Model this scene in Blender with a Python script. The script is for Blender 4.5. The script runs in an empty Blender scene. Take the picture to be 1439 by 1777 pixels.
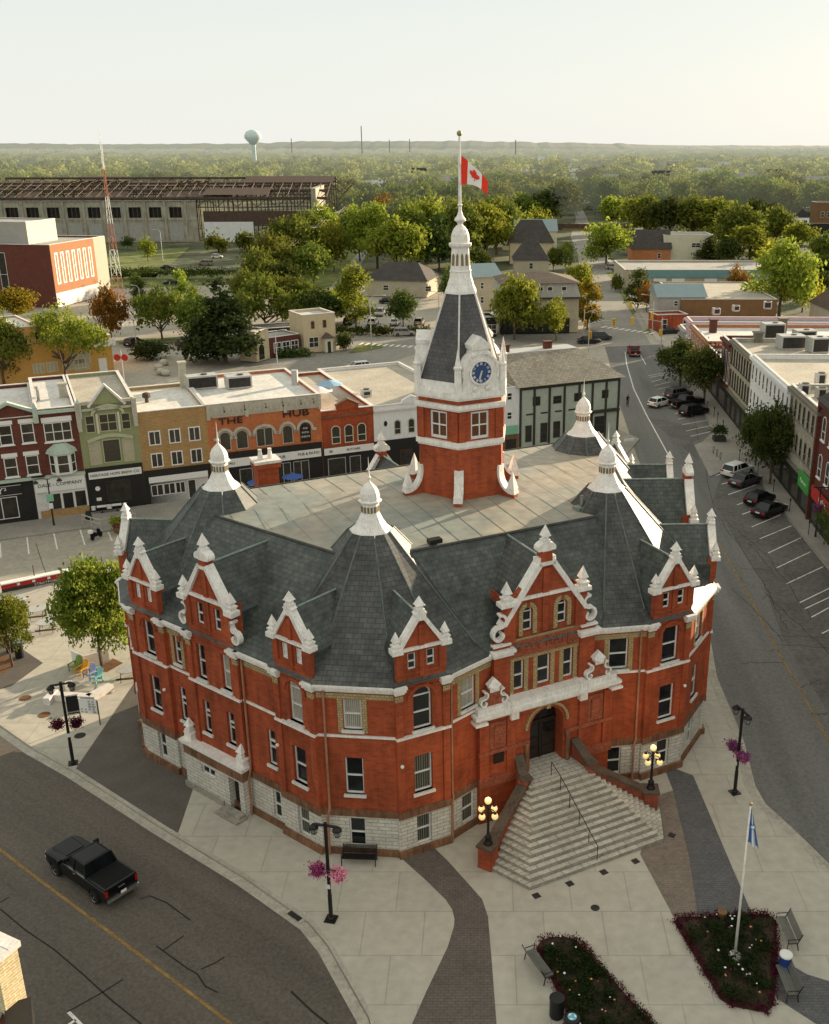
import bpy, math, random
import numpy as np
from mathutils import Matrix, Vector
random.seed(7)
S = bpy.context.scene
COL = S.collection
R = math.radians
# ---------------------------------------------------------------- camera
CAMH = 38.0; FPX = 1770.0; CX = 840.0; CY = 888.0; HY = 250.0
PT = math.atan((CY - HY) / FPX)
cd = bpy.data.cameras.new("camera"); cam = bpy.data.objects.new("camera", cd); COL.objects.link(cam); S.camera = cam
cam.location = (0, 0, CAMH); cam.rotation_euler = (math.pi / 2 - PT, 0, 0)
cd.sensor_fit = 'VERTICAL'; cd.sensor_height = 24; cd.lens = 24 * FPX / 1777
cd.shift_x = -(CX - 719.5) / 1777; cd.clip_start = 0.5; cd.clip_end = 30000
def G(u, v, z=0.0):
    "where the line of sight of a photo point meets the level z: used to survey the town plan"
    x = (u - CX) / FPX; y = -(v - CY) / FPX
    ry = math.cos(PT) + y * math.sin(PT); rz = -math.sin(PT) + y * math.cos(PT)
    t = (z - CAMH) / rz
    return (x * t, ry * t)
def G3(u, v, z=0.0):
    p = G(u, v, z); return (p[0], p[1], z)
# ---------------------------------------------------------------- light
SUN_AZ = R(45)      # direction to the sun in the ground plane, from +X towards +Y
SUN_EL = R(11.5)
w = bpy.data.worlds.new("World"); S.world = w; w.use_nodes = True
nt = w.node_tree; bg = nt.nodes["Background"]
sky = nt.nodes.new("ShaderNodeTexSky"); sky.sky_type = 'NISHITA'; sky.sun_disc = False
sky.sun_elevation = SUN_EL; sky.sun_rotation = math.pi / 2 - SUN_AZ
sky.air_density = 1.0; sky.dust_density = 3.0; sky.ozone_density = 1.0; sky.altitude = 300
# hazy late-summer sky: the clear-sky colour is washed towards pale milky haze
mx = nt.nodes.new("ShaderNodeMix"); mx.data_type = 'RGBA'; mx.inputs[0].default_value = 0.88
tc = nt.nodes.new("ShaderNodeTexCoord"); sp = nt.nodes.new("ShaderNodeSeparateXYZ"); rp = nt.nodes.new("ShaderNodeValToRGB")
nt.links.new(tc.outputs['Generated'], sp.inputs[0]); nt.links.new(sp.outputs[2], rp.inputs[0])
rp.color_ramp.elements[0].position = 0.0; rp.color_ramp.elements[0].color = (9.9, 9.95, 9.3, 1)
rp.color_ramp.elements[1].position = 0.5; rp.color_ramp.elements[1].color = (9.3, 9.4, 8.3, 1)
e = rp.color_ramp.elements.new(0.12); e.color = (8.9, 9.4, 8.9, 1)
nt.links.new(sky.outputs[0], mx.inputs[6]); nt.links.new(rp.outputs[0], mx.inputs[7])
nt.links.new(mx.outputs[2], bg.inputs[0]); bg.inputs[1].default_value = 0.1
ld = bpy.data.lights.new("sun", 'SUN'); sun = bpy.data.objects.new("sun", ld); COL.objects.link(sun)
ld.energy = 11.5; ld.angle = R(0.6); ld.color = (1.0, 0.81, 0.57)
sun.rotation_euler = Vector((math.cos(SUN_AZ) * math.cos(SUN_EL), math.sin(SUN_AZ) * math.cos(SUN_EL), math.sin(SUN_EL))).to_track_quat('Z', 'Y').to_euler()
sun.location = (60, 60, 80)
S.view_settings.view_transform = 'Standard'; S.view_settings.look = 'None'; S.view_settings.exposure = 0
S.cycles.max_bounces = 5; S.cycles.diffuse_bounces = 3; S.cycles.glossy_bounces = 2; S.cycles.transparent_max_bounces = 4
S.cycles.use_denoising = True
# ---------------------------------------------------------------- materials
MATS = {}
def mat(name, col, rough=0.85, var=0.12, scale=0.6, tex=None, col2=None, bw=0.4, bh=0.2, mort=0.02, metal=0.0, bump=0.0, emit=0.0, spec=0.3, haze=0.0, streak=0.0, fine=6.0, aniso=None):
    """procedural surface: base colour, two noises, and optionally bricks / slates / slabs laid out in metres"""
    if name in MATS: return MATS[name]
    m = bpy.data.materials.new(name); m.use_nodes = True; n = m.node_tree.nodes; l = m.node_tree.links
    b = n["Principled BSDF"]; b.inputs["Roughness"].default_value = rough; b.inputs["Metallic"].default_value = metal
    b.inputs["Specular IOR Level"].default_value = spec
    tcx = n.new("ShaderNodeTexCoord")
    src = None
    if tex:
        br = n.new("ShaderNodeTexBrick"); br.inputs["Scale"].default_value = 1.0
        br.inputs["Brick Width"].default_value = bw; br.inputs["Row Height"].default_value = bh
        br.inputs["Mortar Size"].default_value = mort; br.inputs["Mortar Smooth"].default_value = 0.3
        c2 = col2 or tuple(c * 0.72 for c in col)
        br.inputs["Color1"].default_value = (*col, 1); br.inputs["Color2"].default_value = (*c2, 1)
        mc = tex if isinstance(tex, tuple) else tuple(c * 0.45 for c in col)
        br.inputs["Mortar"].default_value = (*mc, 1); br.inputs["Bias"].default_value = -0.2
        l.new(tcx.outputs["UV"], br.inputs["Vector"]); src = br.outputs["Color"]
    n1 = n.new("ShaderNodeTexNoise"); n1.inputs["Scale"].default_value = scale; n1.inputs["Detail"].default_value = 5; n1.inputs["Roughness"].default_value = 0.62
    if aniso is not None:
        m1_ = n.new("ShaderNodeMapping"); m1_.inputs["Rotation"].default_value = (0, 0, R(aniso)); m2_ = n.new("ShaderNodeMapping"); m2_.inputs["Scale"].default_value = (0.10, 1.6, 1)
        l.new(tcx.outputs["Object"], m1_.inputs[0]); l.new(m1_.outputs[0], m2_.inputs[0]); l.new(m2_.outputs[0], n1.inputs["Vector"])
    else: l.new(tcx.outputs["Object"], n1.inputs["Vector"])
    n2 = n.new("ShaderNodeTexNoise"); n2.inputs["Scale"].default_value = scale * fine; n2.inputs["Detail"].default_value = 3
    if streak:
        mp = n.new("ShaderNodeMapping"); mp.inputs["Scale"].default_value = (1, 1, 0.18); l.new(tcx.outputs["Object"], mp.inputs[0]); l.new(mp.outputs[0], n2.inputs["Vector"])
    else: l.new(tcx.outputs["Object"], n2.inputs["Vector"])
    ad = n.new("ShaderNodeMath"); ad.operation = 'ADD'; l.new(n1.outputs[0], ad.inputs[0]); l.new(n2.outputs[0], ad.inputs[1])
    mr = n.new("ShaderNodeMapRange"); mr.inputs[1].default_value = 0.62; mr.inputs[2].default_value = 1.38
    mr.inputs[3].default_value = 1 - 2.2 * var; mr.inputs[4].default_value = 1 + 1.6 * var
    l.new(ad.outputs[0], mr.inputs[0])
    mu = n.new("ShaderNodeMix"); mu.data_type = 'RGBA'; mu.blend_type = 'MULTIPLY'; mu.inputs[0].default_value = 1
    if src: l.new(src, mu.inputs[6])
    else: mu.inputs[6].default_value = (*col, 1)
    l.new(mr.outputs[0], mu.inputs[7])
    out = mu.outputs[2]
    if not src and col2:
        mm = n.new("ShaderNodeMix"); mm.data_type = 'RGBA'; l.new(n1.outputs[0], mm.inputs[0]); 
        rr = n.new("ShaderNodeMapRange"); rr.inputs[1].default_value = 0.42; rr.inputs[2].default_value = 0.6; l.new(n1.outputs[0], rr.inputs[0]); l.new(rr.outputs[0], mm.inputs[0])
        mm.inputs[6].default_value = (*col, 1); mm.inputs[7].default_value = (*col2, 1); l.new(mm.outputs[2], mu.inputs[6])
    l.new(out, b.inputs["Base Color"])
    if bump:
        bp = n.new("ShaderNodeBump"); bp.inputs["Strength"].default_value = 0.5; bp.inputs["Distance"].default_value = bump
        l.new(src if src else n2.outputs[0], bp.inputs["Height"]); l.new(bp.outputs[0], b.inputs["Normal"])
    if emit: 
        b.inputs["Emission Color"].default_value = (*col, 1); b.inputs["Emission Strength"].default_value = emit
    MATS[name] = m; return m
def glassm(name, col=(0.012, 0.014, 0.016), rough=0.08, spec=0.5):
    m = mat(name, col, rough=rough, var=0.3, scale=0.35, spec=spec); return m
def leafm(name, c1, c2, trans=0.35, scale=0.35, haze=0.0, hazecol=(0.42, 0.47, 0.36)):
    m = bpy.data.materials.new(name); m.use_nodes = True; n = m.node_tree.nodes; l = m.node_tree.links
    n.remove(n["Principled BSDF"]); o = n["Material Output"]
    d = n.new("ShaderNodeBsdfDiffuse"); t = n.new("ShaderNodeBsdfTranslucent"); mx = n.new("ShaderNodeMixShader"); mx.inputs[0].default_value = trans
    g = n.new("ShaderNodeNewGeometry"); no = n.new("ShaderNodeTexNoise"); no.inputs["Scale"].default_value = scale; no.inputs["Detail"].default_value = 4
    l.new(g.outputs["Position"], no.inputs["Vector"])
    rr = n.new("ShaderNodeMapRange"); rr.inputs[1].default_value = 0.38; rr.inputs[2].default_value = 0.64; l.new(no.outputs[0], rr.inputs[0])
    oi = n.new("ShaderNodeObjectInfo"); 
    mc = n.new("ShaderNodeMix"); mc.data_type = 'RGBA'; l.new(rr.outputs[0], mc.inputs[0]); mc.inputs[6].default_value = (*c1, 1); mc.inputs[7].default_value = (*c2, 1)
    hs = n.new("ShaderNodeHueSaturation"); hs.inputs["Saturation"].default_value = 1.0
    m1 = n.new("ShaderNodeMapRange"); m1.inputs[3].default_value = 0.475; m1.inputs[4].default_value = 0.515; l.new(oi.outputs["Random"], m1.inputs[0]); l.new(m1.outputs[0], hs.inputs["Hue"])
    m2 = n.new("ShaderNodeMapRange"); m2.inputs[3].default_value = 0.72; m2.inputs[4].default_value = 1.25; l.new(oi.outputs["Random"], m2.inputs[0]); l.new(m2.outputs[0], hs.inputs["Value"])
    l.new(mc.outputs[2], hs.inputs["Color"])
    l.new(hs.outputs[0], d.inputs[0]); l.new(hs.outputs[0], t.inputs[0])
    l.new(d.outputs[0], mx.inputs[1]); l.new(t.outputs[0], mx.inputs[2])
    if haze:  # distance haze painted into the leaves as emission, stronger farther away
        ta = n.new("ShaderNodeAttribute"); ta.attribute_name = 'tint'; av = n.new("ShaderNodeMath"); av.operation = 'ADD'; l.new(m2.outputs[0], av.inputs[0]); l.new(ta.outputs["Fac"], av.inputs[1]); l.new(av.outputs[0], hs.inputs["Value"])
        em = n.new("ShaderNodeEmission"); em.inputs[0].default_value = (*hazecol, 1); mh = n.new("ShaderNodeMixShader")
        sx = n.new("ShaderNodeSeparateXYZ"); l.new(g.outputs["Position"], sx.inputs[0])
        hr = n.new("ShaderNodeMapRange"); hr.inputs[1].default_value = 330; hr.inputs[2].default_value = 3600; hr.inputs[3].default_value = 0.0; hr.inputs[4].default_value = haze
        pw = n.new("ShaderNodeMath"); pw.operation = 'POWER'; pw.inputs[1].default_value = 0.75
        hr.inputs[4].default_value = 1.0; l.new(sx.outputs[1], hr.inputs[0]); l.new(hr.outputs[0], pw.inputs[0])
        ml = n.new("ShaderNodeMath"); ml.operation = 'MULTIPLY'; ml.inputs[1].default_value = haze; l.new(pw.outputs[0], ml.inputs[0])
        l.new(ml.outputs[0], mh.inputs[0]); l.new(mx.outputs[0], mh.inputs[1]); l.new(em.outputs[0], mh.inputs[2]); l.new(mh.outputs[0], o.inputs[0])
    else: l.new(mx.outputs[0], o.inputs[0])
    MATS[name] = m; return m
# ---------------------------------------------------------------- mesh builder
class MB:
    def __init__(s, M=None): s.v = []; s.f = []; s.mi = []; s.M = M or Matrix.Identity(4); s.cur = 0
    def at(s, M): s.M = M; return s
    def add(s, vs, fs, mi=None):
        o = len(s.v)
        for p in vs: s.v.append(tuple(s.M @ Vector(p)))
        for f in fs: s.f.append(tuple(i + o for i in f)); s.mi.append(s.cur if mi is None else mi)
        return s
    def box(s, x0, x1, y0, y1, z0, z1, mi=None, cap=True):
        v = [(x0, y0, z0), (x1, y0, z0), (x1, y1, z0), (x0, y1, z0), (x0, y0, z1), (x1, y0, z1), (x1, y1, z1), (x0, y1, z1)]
        return s.add(v, [(3, 2, 1, 0), (4, 5, 6, 7), (0, 1, 5, 4), (1, 2, 6, 5), (2, 3, 7, 6), (3, 0, 4, 7)], mi)
    def taper(s, x0, x1, y0, y1, z0, z1, k, mi=None):
        cx, cy = (x0 + x1) / 2, (y0 + y1) / 2; hx, hy = (x1 - x0) / 2 * k, (y1 - y0) / 2 * k
        v = [(x0, y0, z0), (x1, y0, z0), (x1, y1, z0), (x0, y1, z0), (cx - hx, cy - hy, z1), (cx + hx, cy - hy, z1), (cx + hx, cy + hy, z1), (cx - hx, cy + hy, z1)]
        return s.add(v, [(3, 2, 1, 0), (4, 5, 6, 7), (0, 1, 5, 4), (1, 2, 6, 5), (2, 3, 7, 6), (3, 0, 4, 7)], mi)
    def pyr(s, x0, x1, y0, y1, z0, z1, mi=None):
        return s.add([(x0, y0, z0), (x1, y0, z0), (x1, y1, z0), (x0, y1, z0), ((x0 + x1) / 2, (y0 + y1) / 2, z1)], [(3, 2, 1, 0), (0, 1, 4), (1, 2, 4), (2, 3, 4), (3, 0, 4)], mi)
    def quad(s, *p, mi=None): return s.add(p, [tuple(range(len(p)))], mi)
    def prism(s, poly, z0, z1, mi=None, bottom=True, top=True):
        n = len(poly); v = [(x, y, z0) for x, y in poly] + [(x, y, z1) for x, y in poly]
        f = [(i, (i + 1) % n, n + (i + 1) % n, n + i) for i in range(n)]
        if top: f.append(tuple(range(n, 2 * n)))
        if bottom: f.append(tuple(range(n - 1, -1, -1)))
        return s.add(v, f, mi)
    def prismY(s, poly, y0, y1, mi=None):
        "polygon given as (x, z), counter-clockwise seen from -y, extruded along y"
        n = len(poly); v = [(x, y0, z) for x, z in poly] + [(x, y1, z) for x, z in poly]
        f = [((i + 1) % n, i, n + i, n + (i + 1) % n) for i in range(n)] + [tuple(range(n)), tuple(range(2 * n - 1, n - 1, -1))]
        return s.add(v, f, mi)
    def prismX(s, poly, x0, x1, mi=None):
        "polygon given as (y, z) extruded along x"
        n = len(poly); v = [(x0, y, z) for y, z in poly] + [(x1, y, z) for y, z in poly]
        f = [(i, (i + 1) % n, n + (i + 1) % n, n + i) for i in range(n)] + [tuple(range(n - 1, -1, -1)), tuple(range(n, 2 * n))]
        return s.add(v, f, mi)
    def loft(s, rings, mi=None, capb=False, capt=False, closed=True):
        n = len(rings[0]); v = [p for r in rings for p in r]; f = []
        for k in range(len(rings) - 1):
            for i in range(n if closed else n - 1):
                j = (i + 1) % n; f.append((k * n + i, k * n + j, (k + 1) * n + j, (k + 1) * n + i))
        if capb: f.append(tuple(range(n - 1, -1, -1)))
        if capt: f.append(tuple(range((len(rings) - 1) * n, len(rings) * n)))
        return s.add(v, f, mi)
    def lathe(s, prof, n=12, c=(0, 0, 0), mi=None, rot=0.0, sx=1, sy=1):
        rings = [[(c[0] + sx * r * math.cos(rot + 2 * math.pi * i / n), c[1] + sy * r * math.sin(rot + 2 * math.pi * i / n), c[2] + z) for i in range(n)] for r, z in prof]
        return s.loft(rings, mi, capb=True, capt=True)
    def tube(s, pts, r, n=6, mi=None, r1=None):
        pts = [Vector(p) for p in pts]; rings = []
        for i, p in enumerate(pts):
            d = (pts[min(i + 1, len(pts) - 1)] - pts[max(i - 1, 0)]).normalized()
            a = d.cross(Vector((0, 0, 1)) if abs(d.z) < 0.9 else Vector((1, 0, 0))).normalized(); b = a.cross(d)
            rr = r if r1 is None else r + (r1 - r) * i / (len(pts) - 1)
            rings.append([tuple(p + a * rr * math.cos(2 * math.pi * k / n) + b * rr * math.sin(2 * math.pi * k / n)) for k in range(n)])
        return s.loft(rings, mi, capb=True, capt=True)
    def ball(s, c, r, n=10, mi=None, sz=1.0):
        prof = [(max(0.001, r * math.sin(math.pi * k / (n // 2 + 2))), -r * sz * math.cos(math.pi * k / (n // 2 + 2))) for k in range(n // 2 + 3)]
        return s.lathe(prof, n, c, mi)
    def ribbon(s, pts, wd, y0, y1, mi=None):
        "flat scroll drawn in the x-z plane, wd wide, from y0 to y1"
        L = []; Rr = []
        for i, (x, z) in enumerate(pts):
            x0, z0 = pts[max(i - 1, 0)]; x1, z1 = pts[min(i + 1, len(pts) - 1)]
            d = math.hypot(x1 - x0, z1 - z0) or 1; nx, nz = -(z1 - z0) / d, (x1 - x0) / d
            L.append((x + nx * wd / 2, z + nz * wd / 2)); Rr.append((x - nx * wd / 2, z - nz * wd / 2))
        for i in range(len(pts) - 1):
            s.prismY([Rr[i], Rr[i + 1], L[i + 1], L[i]], y0, y1, mi)
        return s
    def wall(s, L, z0, z1, holes=(), depth=0.2, y=0.0, x0=0.0, mi=None):
        "wall face in the plane y with openings (a0,a1,z0,z1[,'arch']) and their reveals"
        xs = sorted({x0, L} | {h[i] for h in holes for i in (0, 1)}); zs = sorted({z0, z1} | {h[i] for h in holes for i in (2, 3)})
        for i in range(len(xs) - 1):
            for j in range(len(zs) - 1):
                cx, cz = (xs[i] + xs[i + 1]) / 2, (zs[j] + zs[j + 1]) / 2
                if any(h[0] < cx < h[1] and h[2] < cz < h[3] for h in holes): continue
                s.add([(xs[i], y, zs[j]), (xs[i + 1], y, zs[j]), (xs[i + 1], y, zs[j + 1]), (xs[i], y, zs[j + 1])], [(0, 1, 2, 3)], mi)
        for h in holes:
            a, b, c, d = h[:4]; Y = y + depth
            fr = [(a, c), (b, c), (b, d), (a, d)]
            if len(h) > 4:
                rr = (b - a) / 2; zc = d - rr; arc = [((a + b) / 2 + rr * math.cos(t), zc + rr * math.sin(t)) for t in [math.pi * k / 8 for k in range(9)]]
                for k in range(4): s.add([(b, y, d), (arc[k + 1][0], y, arc[k + 1][1]), (arc[k][0], y, arc[k][1])], [(0, 1, 2)], mi)
                for k in range(4, 8): s.add([(a, y, d), (arc[k + 1][0], y, arc[k + 1][1]), (arc[k][0], y, arc[k][1])], [(0, 1, 2)], mi)
                fr = [(a, c), (b, c)] + arc
            for k in range(len(fr)):
                p, q = fr[k], fr[(k + 1) % len(fr)]
                s.add([(p[0], y, p[1]), (p[0], Y, p[1]), (q[0], Y, q[1]), (q[0], y, q[1])], [(0, 1, 2, 3)], mi)
        return s
    def build(s, name, mats, parent=None, smooth=False, uv=True, loc=None):
        me = bpy.data.meshes.new(name); me.from_pydata(s.v, [], s.f)
        if not isinstance(mats, (list, tuple)): mats = [mats]
        for m in mats: me.materials.append(MATS[m] if isinstance(m, str) else m)
        if len(mats) > 1: me.polygons.foreach_set("material_index", s.mi)
        if uv and s.f:
            ul = me.uv_layers.new(name="UVMap"); d = ul.data
            for p in me.polygons:
                nx, ny, nz = p.normal
                if abs(nz) > 0.985: t = (1, 0, 0); b = (0, 1, 0)
                else:
                    h = math.hypot(nx, ny); t = (-ny / h, nx / h, 0)
                    b = (ny * t[2] - nz * t[1], nz * t[0] - nx * t[2], nx * t[1] - ny * t[0])
                for li in p.loop_indices:
                    c = me.vertices[me.loops[li].vertex_index].co
                    d[li].uv = (c.x * t[0] + c.y * t[1] + c.z * t[2], c.x * b[0] + c.y * b[1] + c.z * b[2])
        if smooth: me.shade_smooth() if smooth is True else None
        me.update()
        o = bpy.data.objects.new(name, me); COL.objects.link(o)
        if parent is not None: o.parent = parent
        if loc is not None: o.location = loc
        return o
def tag(o, label=None, cat=None, group=None, kind=None):
    if label: o['label'] = label
    if cat: o['category'] = cat
    if group: o['group'] = group
    if kind: o['kind'] = kind
    return o
def thing(name, label, cat, loc=(0, 0, 0), rz=0.0, group=None):
    o = bpy.data.objects.new(name, None); COL.objects.link(o); o.location = loc; o.rotation_euler = (0, 0, rz)
    o.empty_display_size = 0.3
    return tag(o, label, cat, group)
KIDS = {}
def dup(root, loc, rz=0.0, label=None, group=None, scale=None, newmat=None):
    ch = KIDS.setdefault(root.name, [(c, list(c.children)) for c in root.children])
    def cp(o, par):
        c = o.copy(); COL.objects.link(c)
        if par is not None: c.parent = par
        if newmat and o.data and o.data.materials and o.data.materials[0].name in newmat:
            c.data = o.data.copy(); c.data.materials[0] = MATS[newmat[o.data.materials[0].name]]
        return c
    r = cp(root, None); r.location = loc; r.rotation_euler = (0, 0, rz)
    if scale: r.scale = scale if isinstance(scale, tuple) else (scale,) * 3
    if label: r['label'] = label
    if group: r['group'] = group
    for c, gs in ch:
        cc = cp(c, r)
        for g in gs: cp(g, cc)
    return r
def frame(a, b, z=0.0):
    "local frame with x from a to b, y to the left of that (into the building), z up"
    return Matrix.Translation((a[0], a[1], z)) @ Matrix.Rotation(math.atan2(b[1] - a[1], b[0] - a[0]), 4, 'Z')
def text_part(name, s, size, M, m, parent, depth=0.02, cw=None, align='CENTER', sx=1.0):
    "lettering as real extruded mesh, standing in the x-z plane of frame M facing -y"
    c = bpy.data.curves.new(name, 'FONT'); c.body = s; c.size = size; c.extrude = depth; c.align_x = align; c.align_y = 'CENTER'; c.resolution_u = 2
    o = bpy.data.objects.new(name, c); COL.objects.link(o)
    dg = bpy.context.evaluated_depsgraph_get(); me = bpy.data.meshes.new_from_object(o.evaluated_get(dg)); bpy.data.objects.remove(o); bpy.data.curves.remove(c)
    me.transform(M @ Matrix.Rotation(math.pi / 2, 4, 'X') @ Matrix.Diagonal((sx, 1, 1, 1)))
    me.materials.clear(); me.materials.append(MATS[m])
    o = bpy.data.objects.new(name, me); COL.objects.link(o)
    if parent is not None: o.parent = parent
    return o
T = Matrix.Translation
def RZ(a): return Matrix.Rotation(a, 4, 'Z')
# ---------------------------------------------------------------- palette
mat('red_brick', (0.37, 0.070, 0.022), var=0.21, scale=0.35, tex=(0.29, 0.085, 0.04), col2=(0.25, 0.042, 0.016), bw=0.42, bh=0.15, mort=0.016, streak=1, bump=.01)
mat('tan_brick', (0.46, 0.34, 0.17), var=0.1, scale=0.8, tex=True, bw=0.25, bh=0.15, mort=0.02)
mat('white_stone', (0.60, 0.57, 0.50), var=0.12, scale=1.2, tex=(0.33, 0.30, 0.25), col2=(0.52, 0.49, 0.43), bw=0.75, bh=0.24, mort=0.025, bump=0.05)
mat('brown_stone', (0.20, 0.10, 0.055), var=0.3, scale=0.9, streak=1)
mat('terracotta', (0.30, 0.085, 0.045), var=0.25, scale=2.0, fine=4)
mat('white_paint', (0.78, 0.74, 0.69), var=0.13, scale=2.2, rough=0.55, streak=1)
mat('sill_paint', (0.68, 0.64, 0.60), var=0.13, scale=2, rough=0.6)
mat('frame_paint', (0.70, 0.69, 0.66), var=0.04, rough=0.5)
mat('slate', (0.070, 0.070, 0.064), var=0.40, scale=0.28, tex=(0.018, 0.019, 0.019), col2=(0.044, 0.046, 0.045), bw=0.46, bh=0.30, mort=0.022, rough=0.5, spec=0.5, bump=0.03)
mat('slate_green', (0.070, 0.080, 0.071), var=0.36, scale=0.35, tex=(0.03, 0.034, 0.03), col2=(0.044, 0.054, 0.050), bw=0.46, bh=0.30, mort=0.022, rough=0.55, spec=0.5, bump=0.03)
mat('spire_slate', (0.085, 0.08, 0.082), var=0.25, scale=0.5, tex=(0.035, 0.035, 0.037), col2=(0.065, 0.063, 0.066), bw=0.3, bh=0.24, mort=0.015, rough=0.55, spec=0.4)
mat('deck', (0.36, 0.32, 0.255), var=0.16, scale=0.13, col2=(0.22, 0.235, 0.21), fine=9, rough=0.6, streak=0)
mat('lead', (0.20, 0.25, 0.22), var=0.2, scale=1.0, rough=0.5)
mat('hip_lead', (0.105, 0.125, 0.112), var=0.2, rough=.5); mat('seam_metal', (0.16, 0.15, 0.13), var=.2)
mat('dark_lead', (0.05, 0.05, 0.045), var=0.3, scale=1.0, rough=0.6)
mat('copper_pipe', (0.36, 0.17, 0.10), var=0.15, rough=0.6)
mat('dark_wood', (0.028, 0.018, 0.013), var=0.2, scale=2, rough=0.45)
glassm('glass'); glassm('glass_brown', (0.13, 0.045, 0.012), 0.35)
mat('curtain', (0.42, 0.40, 0.34), var=0.1, scale=1, tex=(0.22, 0.20, 0.16), col2=(0.5, 0.48, 0.40), bw=0.11, bh=30, mort=0.03, rough=0.3)
mat('blind_dark', (0.20, 0.20, 0.15), var=0.1, scale=1, tex=(0.03, 0.03, 0.03), bw=0.14, bh=30, mort=0.05, rough=0.3)
mat('clock_blue', (0.035, 0.075, 0.19), var=0.05, rough=0.4)
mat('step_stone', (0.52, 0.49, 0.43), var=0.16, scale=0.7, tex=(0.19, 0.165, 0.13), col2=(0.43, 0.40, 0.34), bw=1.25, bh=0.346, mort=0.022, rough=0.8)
mat('step_riser', (0.31, 0.28, 0.23), var=0.2, scale=0.9)  # darker than the treads: nosing shadow put into the riser colour
mat('black_metal', (0.012, 0.012, 0.012), rough=0.45, var=0.05)
mat('globe', (1.0, 0.74, 0.34), rough=0.3, var=0.02, emit=0.42)
mat('gold', (0.30, 0.24, 0.09), rough=0.4, metal=0.4)
# ================================================================ CITY HALL
CH = thing('city_hall', 'red brick city hall with slate turret roofs, white cupolas and a clock tower', 'city hall', (3.6, 53.0, 0), R(27.5))
wallm = MB(); stone = MB(); band = MB(); tanb = MB(); corn = MB(); string_ = MB(); plinth = MB()
EZ = 10.65
def win(M, a0, a1, z0, z1, y=0.0, arch=False, glass='glass', name='window', split=0.5, sill=True, fm='frame_paint', mull=0, dep=0.20, par=None, parts=True, th=0.075, transom=None):
    par = par or CH
    f = MB(M); Y0, Y1 = y + dep - 0.07, y + dep + 0.02
    f.box(a0, a0 + th, Y0, Y1, z0, z1); f.box(a1 - th, a1, Y0, Y1, z0, z1); f.box(a0 + th, a1 - th, Y0, Y1, z0, z0 + th * 1.4)
    zt = z1 - (a1 - a0) / 2 if arch else z1
    if arch:
        rr = (a1 - a0) / 2; pts = [((a0 + a1) / 2 + (rr - th / 2) * math.cos(math.pi * k / 10), zt + (rr - th / 2) * math.sin(math.pi * k / 10)) for k in range(11)]
        f.ribbon(pts, th, Y0, Y1); f.v = f.v
        f = trim_arch(f, M, a0, a1, z0, zt, th, Y0, Y1, pts)
        f.box(a0 + th, a1 - th, Y0, Y1, zt - th / 2, zt + th / 2)
    else: f.box(a0 + th, a1 - th, Y0, Y1, z1 - th, z1)
    if split: 
        zm = z0 + (zt - z0) * split; f.box(a0 + th, a1 - th, Y0 - 0.02, Y1, zm - 0.04, zm + 0.04)
    if transom: f.box(a0 + th, a1 - th, Y0 - 0.03, Y1, transom - 0.06, transom + 0.06)
    for k in range(mull):
        xm = a0 + (a1 - a0) * (k + 1) / (mull + 1); f.box(xm - 0.035, xm + 0.035, Y0 - 0.01, Y1, z0 + th, (z1 if not arch else z1 - 0.15) - th)
    w_ = f.build(name, fm, par, uv=False)
    g = MB(M)
    if arch: g.prismY([(a0, z0), (a1, z0)] + [((a0 + a1) / 2 + rr * math.cos(math.pi * k / 10), zt + rr * math.sin(math.pi * k / 10)) for k in range(11)], y + dep - 0.01, y + dep + 0.05)
    else: g.box(a0, a1, y + dep - 0.01, y + dep + 0.05, z0, z1)
    g.build('pane', glass, w_)
    if sill: 
        MB(M).box(a0 - 0.12, a1 + 0.12, y - 0.13, y + dep - 0.07, z0 - 0.16, z0).build('sill', 'sill_paint', w_, uv=False)
    return w_
def trim_arch(f, M, a0, a1, z0, zt, th, Y0, Y1, pts):
    g = MB(M); g.box(a0, a0 + th, Y0, Y1, z0, zt); g.box(a1 - th, a1, Y0, Y1, z0, zt); g.box(a0 + th, a1 - th, Y0, Y1, z0, z0 + th * 1.4); g.ribbon(pts, th, Y0, Y1); return g
def bands(M, L, y=0.0, corner=0.0, st=True, cor=True, tn=True, x0=0.0):
    a, b = x0 - corner, L + corner
    if st: string_.at(M).box(a, b, y - 0.09, y, 7.66, 7.80)
    if tn: tanb.at(M).box(a, b, y - 0.025, y, 10.02, 10.36)
    if cor:
        corn.at(M).box(a, b, y - 0.12, y, EZ - 0.18, EZ); corn.box(a - .06, b + .06, y - 0.30, y, EZ, EZ + 0.2); corn.box(a - .1, b + .1, y - 0.42, y, EZ + 0.2, EZ + 0.34)
    band.at(M).box(a, b, y - 0.07, y, 2.55, 3.0); plinth.at(M).box(a - .03, b + .03, y - 0.14, y, -0.1, 0.42)
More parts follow.
